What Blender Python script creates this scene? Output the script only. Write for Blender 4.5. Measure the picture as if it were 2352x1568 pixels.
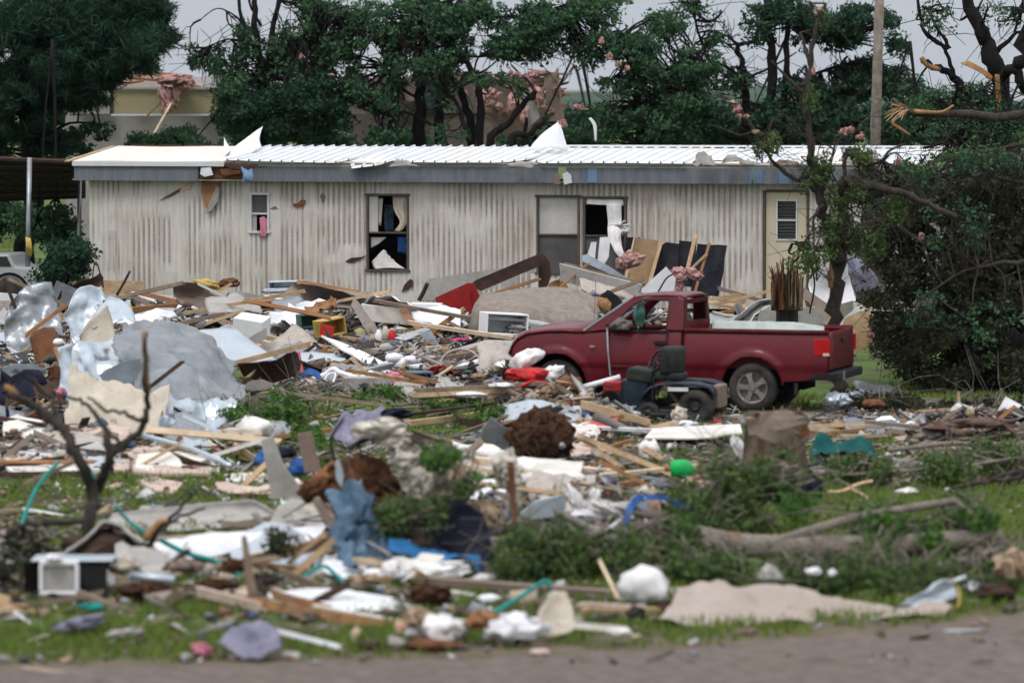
import bpy, bmesh, math, random
import numpy as np
from mathutils import Vector, Matrix, noise
R = math.radians
random.seed(7); RNG = np.random.default_rng(7)
for o in list(bpy.data.objects): bpy.data.objects.remove(o)
SC = bpy.context.scene
COL = SC.collection

# ---------------------------------------------------------------- camera, sky, light
FPX, CXP, CYP, HZ, CH = 9800.0, 1176.0, 784.0, 250.0, 4.1     # focal length in picture units of a 2352-wide frame
PITCH = math.atan((CYP-HZ)/FPX)
cam = bpy.data.cameras.new('camera'); camo = bpy.data.objects.new('camera', cam); COL.objects.link(camo)
camo.location = (0, 0, CH); camo.rotation_euler = (math.pi/2-PITCH, 0, 0)
cam.sensor_width = 36; cam.lens = 36*FPX/2352; cam.clip_end = 20000; cam.clip_start = 1
cam.dof.use_dof = True; cam.dof.focus_distance = 75; cam.dof.aperture_fstop = 1.8; cam.dof.aperture_blades = 0
SC.camera = camo

SUN_EL, SUN_AZ = R(62), R(-150)
w = bpy.data.worlds.new('World'); SC.world = w; w.use_nodes = True
nt = w.node_tree; nt.nodes.clear(); N = nt.nodes.new; L = nt.links.new
sky = N('ShaderNodeTexSky'); sky.sky_type = 'NISHITA'; sky.sun_disc = False
sky.sun_elevation = SUN_EL; sky.sun_rotation = SUN_AZ; sky.air_density = 1.5; sky.dust_density = 4
bg1 = N('ShaderNodeBackground'); bg1.inputs[1].default_value = 0.06
tc = N('ShaderNodeTexCoord'); sep = N('ShaderNodeSeparateXYZ'); ramp = N('ShaderNodeValToRGB')
ramp.color_ramp.elements[0].position = 0.0; ramp.color_ramp.elements[0].color = (.62, .665, .72, 1)
ramp.color_ramp.elements[1].position = 0.75; ramp.color_ramp.elements[1].color = (1.65, 1.7, 1.78, 1)
nz = N('ShaderNodeTexNoise'); nz.inputs['Scale'].default_value = 2.2; nz.inputs['Detail'].default_value = 5
mp = N('ShaderNodeMapping'); mp.inputs['Scale'].default_value = (1, 1, 5)
mx = N('ShaderNodeMixRGB'); mx.blend_type = 'MULTIPLY'; mx.inputs[0].default_value = 1
cr = N('ShaderNodeValToRGB'); cr.color_ramp.elements[0].position = .3; cr.color_ramp.elements[0].color = (.88, .89, .91, 1)
cr.color_ramp.elements[1].position = .75; cr.color_ramp.elements[1].color = (1.06, 1.05, 1.04, 1)
bg2 = N('ShaderNodeBackground'); bg2.inputs[1].default_value = 1.0
add = N('ShaderNodeAddShader'); out = N('ShaderNodeOutputWorld')
L(sky.outputs[0], bg1.inputs[0]); L(tc.outputs['Generated'], sep.inputs[0]); L(sep.outputs[2], ramp.inputs[0])
L(tc.outputs['Generated'], mp.inputs[0]); L(mp.outputs[0], nz.inputs[0]); L(nz.outputs[0], cr.inputs[0])
L(ramp.outputs[0], mx.inputs[1]); L(cr.outputs[0], mx.inputs[2]); L(mx.outputs[0], bg2.inputs[0])
mxs = N('ShaderNodeMixShader'); mxs.inputs[0].default_value = .9          # nine tenths cloud cover over the clear sky
L(bg1.outputs[0], mxs.inputs[1]); L(bg2.outputs[0], mxs.inputs[2]); L(mxs.outputs[0], out.inputs[0])
sun = bpy.data.lights.new('sun', 'SUN'); sun.energy = 1.4; sun.angle = R(18); sun.color = (1, .96, .92)
suno = bpy.data.objects.new('sun', sun); COL.objects.link(suno)
suno.rotation_euler = (R(30), R(-14), 0)
SC.view_settings.view_transform = 'Standard'; SC.view_settings.look = 'None'; SC.view_settings.exposure = -0.08
SC.cycles.max_bounces = 6; SC.cycles.diffuse_bounces = 2; SC.cycles.glossy_bounces = 2; SC.cycles.transparent_max_bounces = 6
SC.cycles.use_denoising = True

# ---------------------------------------------------------------- picture point -> place
def ray(px, py):
    cx, cy = (px-CXP)/FPX, (CYP-py)/FPX
    return Vector((cx, math.cos(PITCH)+cy*math.sin(PITCH), -math.sin(PITCH)+cy*math.cos(PITCH)))
def D(gy):                                  # depth of the ground row gy (values below 200 are metres already)
    if gy < 200: return gy
    d = ray(CXP, gy); return -CH/d.z*d.y
def P3(px, py, gy):
    d = ray(px, py); return Vector((0, 0, CH)) + d*(D(gy)/d.y)
def G(px, py, z=0.0):
    d = ray(px, py); return Vector((0, 0, CH)) + d*((z-CH)/d.z)
def S(gy): return FPX/D(gy)                 # picture units per metre there
def m(px, gy): return px/S(gy)

# ---------------------------------------------------------------- materials
MATS = {}
def mat(name, c=(.5,.5,.5), c2=None, rough=.75, metal=0, scale=6, bump=.2, stretch=(1,1,1), coat=0, dirt=0, dirtc=(.09,.065,.045), alpha=1, bscale=None, spec=.18, dscale=2.0, trans=0):
    if name in MATS: return MATS[name]
    M = bpy.data.materials.new(name); M.use_nodes = True; t = M.node_tree; n = t.nodes.new; l = t.links.new
    b = t.nodes['Principled BSDF']
    b.inputs['Roughness'].default_value = rough; b.inputs['Metallic'].default_value = metal
    b.inputs['Coat Weight'].default_value = coat; b.inputs['Specular IOR Level'].default_value = spec
    if alpha < 1: b.inputs['Alpha'].default_value = alpha
    if trans: b.inputs['Transmission Weight'].default_value = trans
    if c2 is None: c2 = tuple(x*.72 for x in c)
    tc = n('ShaderNodeTexCoord'); mpn = n('ShaderNodeMapping'); mpn.inputs['Scale'].default_value = stretch
    oi = n('ShaderNodeObjectInfo'); va = n('ShaderNodeVectorMath'); va.operation = 'ADD'
    sc = n('ShaderNodeVectorMath'); sc.operation = 'SCALE'; sc.inputs[3].default_value = 37
    cmb = n('ShaderNodeCombineXYZ')
    for i in range(3): l(oi.outputs['Random'], cmb.inputs[i])
    l(cmb.outputs[0], sc.inputs[0]); l(tc.outputs['Object'], mpn.inputs[0]); l(mpn.outputs[0], va.inputs[0]); l(sc.outputs[0], va.inputs[1])
    no = n('ShaderNodeTexNoise'); no.inputs['Scale'].default_value = scale; no.inputs['Detail'].default_value = 6; no.inputs['Roughness'].default_value = .62
    l(va.outputs[0], no.inputs['Vector'])
    r = n('ShaderNodeValToRGB'); r.color_ramp.elements[0].position = .33; r.color_ramp.elements[1].position = .68
    r.color_ramp.elements[0].color = (*c2, 1); r.color_ramp.elements[1].color = (*c, 1); l(no.outputs[0], r.inputs[0])
    last = r.outputs[0]
    if dirt:
        n2 = n('ShaderNodeTexNoise'); n2.inputs['Scale'].default_value = dscale; n2.inputs['Detail'].default_value = 9; n2.inputs['Roughness'].default_value = .7
        l(va.outputs[0], n2.inputs['Vector'])
        r2 = n('ShaderNodeValToRGB'); r2.color_ramp.elements[0].position = .47; r2.color_ramp.elements[1].position = .72
        r2.color_ramp.elements[0].color = (0,0,0,1); r2.color_ramp.elements[1].color = (dirt,)*3+(1,); l(n2.outputs[0], r2.inputs[0])
        mi = n('ShaderNodeMixRGB'); l(r2.outputs[0], mi.inputs[0]); l(last, mi.inputs[1]); mi.inputs[2].default_value = (*dirtc, 1); last = mi.outputs[0]
    l(last, b.inputs['Base Color'])
    if bump:
        n3 = n('ShaderNodeTexNoise'); n3.inputs['Scale'].default_value = bscale or scale*4; n3.inputs['Detail'].default_value = 4
        l(va.outputs[0], n3.inputs['Vector'])
        bp = n('ShaderNodeBump'); bp.inputs['Strength'].default_value = bump; bp.inputs['Distance'].default_value = .03
        l(n3.outputs[0], bp.inputs['Height']); l(bp.outputs[0], b.inputs['Normal'])
    MATS[name] = M; return M
W = mat
W('pine', (.56,.40,.25), (.38,.25,.145), stretch=(1,1,1), scale=5, dirt=.5)
W('pine_pale', (.74,.6,.44), (.58,.42,.28), scale=5, dirt=.35)
W('pine_old', (.30,.23,.17), (.19,.14,.10), scale=6, dirt=.4)
W('orange_wood', (.40,.20,.09), (.24,.11,.05), scale=4, dirt=.5)
W('dark_wood', (.075,.042,.03), (.035,.022,.018), scale=5, dirt=.3)
W('plywood', (.42,.28,.16), (.3,.19,.11), scale=3, dirt=.4)
W('board_pink', (.60,.47,.40), (.45,.34,.28), scale=3, dirt=.6, dirtc=(.25,.17,.12), bump=.4)
W('drywall', (.78,.75,.70), (.6,.56,.5), scale=3, dirt=.35)
W('white_paint', (.82,.82,.84), (.68,.69,.72), scale=2.5, dirt=.3, rough=.5)
W('white_plastic', (.84,.84,.86), (.74,.74,.77), scale=2, rough=.35, bump=.05, dirt=.2)
W('white_cloth', (.82,.8,.79), (.66,.64,.63), scale=5, rough=.95, dirt=.2)
W('cream_cloth', (.62,.56,.47), (.44,.385,.31), scale=4, rough=.95, dirt=.6, dirtc=(.22,.17,.12), bump=.4)
W('galv', (.31,.33,.35), (.20,.215,.235), scale=1.8, metal=.75, rough=.36, dirt=.55, dirtc=(.15,.125,.10), bump=.35)
W('galv_light', (.58,.635,.69), (.42,.475,.53), scale=2.0, metal=.55, rough=.36, dirt=.45, dirtc=(.24,.21,.17), bump=.3)
W('galv_dark', (.13,.155,.18), (.08,.095,.11), scale=2.2, metal=.4, rough=.5, dirt=.3)
W('siding_grey', (.42,.40,.38), (.3,.28,.26), scale=3, rough=.6, dirt=.4)
W('siding_brown', (.26,.2,.165), (.17,.125,.1), scale=4, rough=.7, dirt=.4)
W('carpet', (.30,.255,.22), (.2,.165,.14), scale=9, rough=1, bump=.4, dirt=.25)
W('carpet_light', (.47,.42,.38), (.36,.31,.27), scale=9, rough=1, bump=.4, dirt=.25)
W('insulation_pink', (.62,.36,.33), (.36,.19,.17), scale=9, rough=1, bump=1, dirt=.2)
W('insulation_white', (.76,.72,.64), (.52,.46,.37), scale=8, rough=1, bump=1, dirt=.4)
W('insulation_tan', (.55,.42,.3), (.34,.23,.15), scale=8, rough=1, bump=1, dirt=.4)
W('red_paint', (.36,.02,.018), (.22,.012,.012), scale=3, rough=.45, dirt=.25)
W('red_plastic', (.62,.03,.03), (.42,.015,.015), scale=3, rough=.35, dirt=.15, bump=.05)
W('blue_cloth', (.05,.15,.42), (.02,.07,.24), scale=6, rough=.9, dirt=.15)
W('blue_tarp', (.02,.14,.34), (.01,.08,.2), scale=6, rough=.6)
W('denim', (.16,.25,.34), (.04,.08,.13), scale=7, rough=.95, bump=.3)
W('navy', (.018,.021,.036), (.008,.009,.018), scale=6, rough=.9)
W('black_plastic', (.018,.018,.02), (.01,.01,.012), scale=4, rough=.5, dirt=.4, dirtc=(.06,.05,.045))
W('tar_paper', (.028,.03,.042), (.016,.017,.024), scale=4, rough=.85, dirt=.3, dirtc=(.1,.09,.08))
W('teal', (.01,.28,.24), (.005,.16,.15), scale=6, rough=.6)
W('teal_dark', (.01,.10,.095), (.005,.05,.05), scale=6, rough=.8)
W('green_plastic', (.02,.50,.12), (.01,.36,.08), scale=3, rough=.35)
W('green_basket', (.06,.15,.12), (.04,.09,.08), scale=3, rough=.6)
W('yellow', (.58,.42,.12), (.42,.28,.07), scale=4, rough=.6, dirt=.3)
W('pink', (.66,.25,.32), (.5,.17,.24), scale=6, rough=.9, dirt=.2)
W('magenta', (.75,.08,.30), (.6,.05,.22), scale=4)
W('lilac', (.27,.26,.34), (.13,.125,.18), scale=6, rough=.95, dirt=.2)
W('light_blue', (.20,.42,.62), (.12,.3,.48), scale=5)
W('rust', (.20,.085,.04), (.11,.045,.022), scale=5, rough=.9, dirt=.3)
W('soil', (.10,.045,.024), (.035,.018,.011), scale=5, rough=1, bump=1)
W('soil_red', (.17,.07,.032), (.055,.028,.017), scale=5, rough=1, bump=1)
W('bark', (.075,.06,.05), (.03,.025,.022), scale=9, stretch=(1,1,.35), rough=1, bump=.8)
W('bark_dark', (.022,.018,.018), (.009,.008,.009), scale=9, stretch=(1,1,.35), rough=1, bump=.8)
W('bark_grey', (.27,.235,.20), (.14,.115,.095), scale=7, rough=1, bump=.8)
W('split_wood', (.42,.235,.11), (.22,.11,.05), scale=9, stretch=(1,1,.3), rough=.9, bump=.5)
W('split_pale', (.72,.52,.36), (.5,.3,.18), scale=9, rough=.9, bump=.4)
W('tyre', (.045,.04,.038), (.024,.022,.022), scale=8, rough=.9, dirt=.5, dirtc=(.14,.12,.1))
W('alloy', (.33,.31,.29), (.20,.185,.17), scale=6, metal=.5, rough=.5, dirt=.4)
W('chrome', (.6,.6,.62), (.45,.45,.47), scale=4, metal=.8, rough=.3)
W('dark_gap', (.006,.006,.006), scale=4, rough=1, bump=0)
W('glass_dark', (.03,.035,.04), (.02,.022,.025), rough=.08, bump=0, spec=.6)
W('clear_glass', (.75,.85,.85), (.7,.8,.8), rough=.05, bump=0, alpha=.22)
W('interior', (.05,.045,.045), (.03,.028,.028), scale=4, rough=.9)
W('seat_cloth', (.22,.2,.19), (.15,.14,.13), scale=20, rough=1)
W('brick', (.17,.10,.08), (.1,.06,.05), scale=5, rough=.95, dirt=.3)
W('gravel', (.34,.31,.28), (.2,.18,.165), scale=22, rough=1, bump=.8)

# ---------------------------------------------------------------- objects
INV = {}
def tag(o, label=None, cat=None, group=None, kind=None):
    if label: o['label'] = label
    if cat: o['category'] = cat
    if group: o['group'] = group
    if kind: o['kind'] = kind
    return o
def thing(name, label, cat, loc=(0,0,0), rz=0, group=None):
    o = bpy.data.objects.new(name, None); COL.objects.link(o); o.empty_display_size = .1
    o.location = loc; o.rotation_euler = (0,0,rz)
    INV[o.name] = (Matrix.Translation(Vector(loc)) @ Matrix.Rotation(rz, 4, 'Z')).inverted()
    return tag(o, label, cat, group, 'thing')
def ob(name, vs, fs, mt, parent=None, world=True, smooth=False, solid=0, bevel=0, label=None, cat=None, group=None, kind=None, off=-1, mats=None, midx=None, seg=2):
    """one mesh object; vertices in world coordinates unless world=False (then in the parent's frame)"""
    vs = [Vector(v) for v in vs]
    loc = Vector((0,0,0))
    if parent is not None:
        if world:
            Mi = INV[parent.name]; vs = [Mi @ v for v in vs]
    else:
        lo = Vector((min(v.x for v in vs), min(v.y for v in vs), min(v.z for v in vs))); hi = Vector((max(v.x for v in vs), max(v.y for v in vs), 0))
        loc = Vector(((lo.x+hi.x)/2, (lo.y+hi.y)/2, lo.z)); vs = [v-loc for v in vs]
    me = bpy.data.meshes.new(name); me.from_pydata([tuple(v) for v in vs], [], [tuple(f) for f in fs]); me.update()
    for x in (mats or [mt]): me.materials.append(MATS[x] if isinstance(x, str) else x)
    if midx is not None: me.polygons.foreach_set('material_index', midx)
    if smooth: me.polygons.foreach_set('use_smooth', [True]*len(me.polygons))
    o = bpy.data.objects.new(name, me); COL.objects.link(o); o.location = loc
    if parent is not None:
        o.parent = parent
        INV[o.name] = INV[parent.name] if o.parent.type == 'EMPTY' or True else None
    else: INV[o.name] = Matrix.Translation(loc).inverted()
    if solid: s = o.modifiers.new('solid', 'SOLIDIFY'); s.thickness = solid; s.offset = off
    if bevel: b = o.modifiers.new('bevel', 'BEVEL'); b.width = bevel; b.segments = seg; b.limit_method = 'ANGLE'; b.angle_limit = R(35)
    return tag(o, label, cat, group, kind or ('thing' if cat else None))
class MB:
    def __init__(s): s.v = []; s.f = []
    def add(s, vs, fs):
        k = len(s.v); s.v += [Vector(v) for v in vs]; s.f += [tuple(i+k for i in f) for f in fs]; return s
    def box(s, c, d, rot=None):
        c = Vector(c); vs = []
        for x in (-.5,.5):
            for y in (-.5,.5):
                for z in (-.5,.5):
                    p = Vector((x*d[0], y*d[1], z*d[2]))
                    if rot is not None: p = rot @ p
                    vs.append(c+p)
        return s.add(vs, [(0,1,3,2),(4,6,7,5),(0,4,5,1),(2,3,7,6),(0,2,6,4),(1,5,7,3)])
    def tube(s, pts, rad, n=6, cap=True):
        pts = [Vector(p) for p in pts]
        if not hasattr(rad, '__len__'): rad = [rad]*len(pts)
        vs = []; fs = []; ref = None
        for i, p in enumerate(pts):
            t = (pts[min(i+1, len(pts)-1)]-pts[max(i-1, 0)]).normalized()
            if t.length < 1e-6: t = Vector((0,0,1))
            if ref is None:
                ref = t.cross(Vector((.3,.9,.2)));  ref = ref.normalized() if ref.length > .05 else t.cross(Vector((1,0,0))).normalized()
            a = (ref - t*ref.dot(t)).normalized(); b = t.cross(a); ref = a
            for k in range(n):
                q = 2*math.pi*k/n; vs.append(p + (a*math.cos(q)+b*math.sin(q))*rad[i])
        for i in range(len(pts)-1):
            for k in range(n):
                k2 = (k+1) % n; fs.append((i*n+k, i*n+k2, (i+1)*n+k2, (i+1)*n+k))
        if cap: fs.append(tuple(range(n-1, -1, -1))); fs.append(tuple((len(pts)-1)*n+k for k in range(n)))
        return s.add(vs, fs)
    def lathe(s, prof, c, axis='y', n=24, rot=None):
        c = Vector(c); vs = []; fs = []
        for r, h in prof:
            for k in range(n):
                q = 2*math.pi*k/n; ca, sa = r*math.cos(q), r*math.sin(q)
                p = Vector((ca, h, sa)) if axis == 'y' else (Vector((ca, sa, h)) if axis == 'z' else Vector((h, ca, sa)))
                if rot is not None: p = rot @ p
                vs.append(c+p)
        for i in range(len(prof)-1):
            for k in range(n):
                k2 = (k+1) % n; fs.append((i*n+k, i*n+k2, (i+1)*n+k2, (i+1)*n+k))
        return s.add(vs, fs)
    def ob(s, name, mt, parent=None, **kw): return ob(name, s.v, s.f, mt, parent, **kw)
def nf(p, sc=1.0, seed=0.0, oc=3): return noise.fractal(Vector(p)*sc+Vector((seed, seed*1.7, -seed)), 1.0, 2.0, oc)
def cat_rom(a, k):
    """upsample rows of control points (array n x ...) k times with a Catmull-Rom curve"""
    n = len(a); out = []
    for i in range(n-1):
        p0, p1, p2, p3 = a[max(i-1, 0)], a[i], a[i+1], a[min(i+2, n-1)]
        for j in range(k):
            t = j/k; out.append(.5*((2*p1)+(-p0+p2)*t+(2*p0-5*p1+4*p2-p3)*t*t+(-p0+3*p1-3*p2+p3)*t**3))
    out.append(a[-1]); return np.array(out)
SEED = [1.0]
def sd(): SEED[0] += 3.77; return SEED[0]
def grid_faces(r, c): return [(i*c+j, i*c+j+1, (i+1)*c+j+1, (i+1)*c+j) for i in range(r-1) for j in range(c-1)]
def net(label, rows, mt, name='metal_sheet', cat='metal sheet', k=5, cr=.03, cs=2.0, th=.006, fold=0, nfold=6, fdir=0, rag=.0, smooth=True, parent=None, group=None, sharp=False, vor=0):
    """sheet through a net of picture points (x, y, row of the ground it stands on)"""
    a = np.array([[tuple(P3(*p)) for p in row] for row in rows], float)
    if sharp:
        def up(b, kk): return np.array([b[i]*(1-j/kk)+b[i+1]*j/kk for i in range(len(b)-1) for j in range(kk)]+[b[-1]])
    else: up = cat_rom
    a = up(a, k); a = np.swapaxes(up(np.swapaxes(a, 0, 1), k), 0, 1)
    r, c, _ = a.shape; s = sd()
    du = np.gradient(a, axis=1); dv = np.gradient(a, axis=0); nn = np.cross(du, dv); nn /= (np.linalg.norm(nn, axis=2, keepdims=True)+1e-9)
    for i in range(r):
        for j in range(c):
            p = a[i, j]; h = cr*2*nf(p, cs, s) if cr else 0
            if cr: h += cr*1.3*(abs(nf(p, cs*2.3, s+9))-.25)
            if vor:
                for vs_, va_ in ((1.0, 1.25), (2.6, .38), (6.5, .06)):
                    dd = noise.voronoi(Vector(p)*vs_+Vector((s, s, s)))[0]; h += vor*va_*(min(.6, dd[1]-dd[0])*2.2-.5)
            if fold: h += fold*math.sin(2*math.pi*nfold*((j/(c-1)) if fdir == 0 else (i/(r-1)))+3*nf(p, 1, s))
            a[i, j] = p + nn[i, j]*h
            if rag and (i in (0, r-1) or j in (0, c-1)):
                a[i, j] += RNG.normal(0, rag, 3)
    return ob(name, a.reshape(-1, 3), grid_faces(r, c), mt, parent, smooth=smooth, solid=th, label=label, cat=cat if parent is None else None, group=group)
def panel(label, pts, g, mt, name='wall_panel', cat='panel', th=.02, cr=.01, parent=None, group=None, bevel=0, smooth=False, cuts=3, rag=0):
    """flat or warped panel with the given picture outline; a third number on a point overrides the ground row g"""
    vs = [P3(p[0], p[1], p[2] if len(p) > 2 else g) for p in pts]
    bm = bmesh.new(); bv = [bm.verts.new(v) for v in vs]
    if rag or cuts:
        pass
    bm.faces.new(bv); bmesh.ops.triangulate(bm, faces=bm.faces[:])
    if cuts: bmesh.ops.subdivide_edges(bm, edges=bm.edges[:], cuts=cuts, use_grid_fill=True)
    n = Vector((0,0,0))
    for f in bm.faces: f.normal_update(); n += f.normal*f.calc_area()
    n = n.normalized() if n.length > 0 else Vector((0,-1,0)); s = sd()
    for v in bm.verts:
        p = v.co.copy()
        if cr: v.co = p + n*cr*2*nf(p, 1.5, s)
        if rag and v.is_boundary: v.co += Vector((nf(p, 9, s+3), 0, nf(p, 9, s+5)))*rag
    bm.verts.index_update(); V = [v.co.copy() for v in bm.verts]; F = [[v.index for v in f.verts] for f in bm.faces]; bm.free()
    return ob(name, V, F, mt, parent, smooth=smooth, solid=th, off=0, bevel=bevel, label=label, cat=cat if parent is None else None, group=group)
def board(label, x1, y1, g1, x2, y2, g2, wpx, mt='pine', th=.04, name='lumber_board', cat='board', group='loose lumber boards in the debris', parent=None, roll=None, bend=.01, jag=.04):
    a, b = P3(x1, y1, g1), P3(x2, y2, g2); ax = b-a; Ln = ax.length; ax.normalize()
    view = ((a+b)/2-Vector((0,0,CH))).normalized(); wd = ax.cross(view).normalized(); 
    ro = roll if roll is not None else random.uniform(-.35,.35)
    wd = Matrix.Rotation(ro, 3, ax) @ wd; td = ax.cross(wd).normalized()
    wm = wpx/S((D(g1)+D(g2))/2); ns = 7; vs = []; fs = []
    for i in range(ns):
        t = i/(ns-1); c = a+(b-a)*t + td*math.sin(t*math.pi)*bend*Ln
        for j, (p, q) in enumerate(((-.5,-.5),(0,-.5),(.5,-.5),(.5,.5),(0,.5),(-.5,.5))):
            e = 0
            if i in (0, ns-1): e = random.uniform(-jag, jag)
            vs.append(c + wd*p*wm + td*q*th + ax*e)
    for i in range(ns-1):
        for j in range(6): fs.append((i*6+j, i*6+(j+1) % 6, (i+1)*6+(j+1) % 6, (i+1)*6+j))
    fs += [tuple(range(5,-1,-1)), tuple((ns-1)*6+k for k in range(6))]
    return ob(name, vs, fs, mt, parent, label=label, cat=cat if parent is None else None, group=group if parent is None else None)
def ico(sub=3):
    bm = bmesh.new(); bmesh.ops.create_icosphere(bm, subdivisions=sub, radius=1); bm.verts.index_update()
    r = ([v.co.copy() for v in bm.verts], [[v.index for v in f.verts] for f in bm.faces]); bm.free(); return r
ICO = {k: ico(k) for k in (1,2,3,4)}
def lump(label, x, y, g, rx, ry, mt, name='rag', cat='cloth', am=.35, fs_=2.0, rd=.8, sub=3, tilt=0, sharp=0, group=None, parent=None, smooth=True):
    """crumpled soft thing, half-axes rx, ry in picture units"""
    c = P3(x, y, g); s0 = S(g); a, b, d = rx/s0, ry/s0, rx/s0*rd; s = sd(); vs = []
    if 'insulation' in mt or 'soil' in mt: sub = max(sub, 4) if rx > 11 else 3
    V, F = ICO[sub]; ct, st = math.cos(tilt), math.sin(tilt)
    for v in V:
        so_ = Vector((s, -s, s*.7)); q = v*(1+am*.7*nf(v, fs_*.7, s))
        q = q + noise.noise_vector(v*fs_+so_)*am*1.0 + noise.noise_vector(v*fs_*2.6+so_)*(am*.42+sharp*.22) + (noise.noise_vector(v*fs_*6+so_)*(am*.16+sharp*.08) if sub > 2 else Vector())
        p = Vector((q.x*a, q.y*d, q.z*b))
        if p.z < -b*.75: p.z = -b*.75
        vs.append(c+Vector((p.x*ct-p.z*st, p.y, p.x*st+p.z*ct)))
    return ob(name, vs, F, mt, parent, smooth=smooth, label=label, cat=cat if parent is None else None, group=group if parent is None else None)
def pipe(label, pts, rpx, mt, name='pipe', cat='pipe', n=8, k=4, group=None, parent=None, taper=None):
    a = np.array([tuple(P3(*p)) for p in pts]); a = cat_rom(a, k) if len(a) > 2 else a
    g = D(pts[0][2]); r0 = rpx*g/FPX; rad = r0 if taper is None else [r0*(1+(taper-1)*i/(len(a)-1)) for i in range(len(a))]
    b = MB().tube(a, rad, n); return b.ob(name, mt, parent, smooth=True, label=label, cat=cat if parent is None else None, group=group if parent is None else None)
def crate(label, x, y, g, w, h, dm, mt, yaw=0, tilt=0, pitch=0, name='box', cat='box', bevel=.012, parent=None, group=None, hollow=False):
    """box whose front face is centred on the picture point, w x h picture units, dm metres deep"""
    s0 = S(g); W_, H_ = w/s0, h/s0; c = P3(x, y, g)
    Rm = Matrix.Rotation(yaw, 3, 'Z') @ Matrix.Rotation(pitch, 3, 'X') @ Matrix.Rotation(tilt, 3, 'Y')
    b = MB()
    if not hollow: b.box(c + Rm @ Vector((0, dm/2, 0)), (W_, dm, H_), Rm)
    else:
        t = .03
        for q, d in (((-W_/2+t/2, dm/2, 0), (t, dm, H_)), ((W_/2-t/2, dm/2, 0), (t, dm, H_)), ((0, dm/2, H_/2-t/2), (W_-2*t, dm, t)), ((0, dm/2, -H_/2+t/2), (W_-2*t, dm, t)), ((0, dm-t/2, 0), (W_-2*t, t, H_-2*t))):
            b.box(c + Rm @ Vector(q), d, Rm)
    return b.ob(name, mt, parent, bevel=bevel, label=label, cat=cat if parent is None else None, group=group if parent is None else None)
class Frame:
    """upright frame turned about z: local x to the right, y away from the camera"""
    def __init__(s, o, ang):
        s.o = Vector(o); s.a = ang; s.ex = Vector((math.cos(ang), math.sin(ang), 0)); s.ey = Vector((-math.sin(ang), math.cos(ang), 0))
    def px(s, px, py, v=0.0):
        d = ray(px, py); q = s.o + s.ey*v; o = Vector((0,0,CH)); t = (q-o).dot(s.ey)/d.dot(s.ey); h = o+d*t-s.o
        return (h.dot(s.ex), h.z)
    def w(s, x, y, z): return s.o + s.ex*x + s.ey*y + Vector((0,0,z))

# ---------------------------------------------------------------- leaves and limbs
def leafmat(name, c, c2, c3=None, p3=.7):
    M = bpy.data.materials.new(name); M.use_nodes = True; t = M.node_tree; n = t.nodes.new; l = t.links.new; b = t.nodes['Principled BSDF']
    b.inputs['Roughness'].default_value = .6; b.inputs['Specular IOR Level'].default_value = .08
    tc = n('ShaderNodeTexCoord'); no = n('ShaderNodeTexNoise'); no.inputs['Scale'].default_value = 3.2; no.inputs['Detail'].default_value = 8; no.inputs['Roughness'].default_value = .8
    r = n('ShaderNodeValToRGB'); r.color_ramp.elements[0].position = .36; r.color_ramp.elements[1].position = .62
    r.color_ramp.elements[0].color = (*c2, 1); r.color_ramp.elements[1].color = (*c, 1)
    if c3: e = r.color_ramp.elements.new(p3); e.color = (*c3, 1)
    l(tc.outputs['Object'], no.inputs['Vector']); l(no.outputs[0], r.inputs[0]); l(r.outputs[0], b.inputs['Base Color'])
    tr = n('ShaderNodeBsdfTranslucent'); mi = n('ShaderNodeMixShader'); mi.inputs[0].default_value = .22
    l(r.outputs[0], tr.inputs[0]); l(b.outputs[0], mi.inputs[1]); l(tr.outputs[0], mi.inputs[2]); l(mi.outputs[0], t.nodes['Material Output'].inputs[0])
    MATS[name] = M
leafmat('leaf_dark', (.045,.10,.055), (.010,.028,.020))
leafmat('leaf_mid', (.082,.165,.075), (.018,.048,.030))
leafmat('leaf_olive', (.115,.175,.050), (.026,.055,.026))
leafmat('leaf_pine', (.034,.082,.048), (.005,.016,.012))
leafmat('leaf_wilt', (.072,.078,.042), (.012,.014,.010), (.17,.10,.075), .68)
leafmat('leaf_fresh', (.10,.20,.040), (.03,.07,.02))
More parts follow.
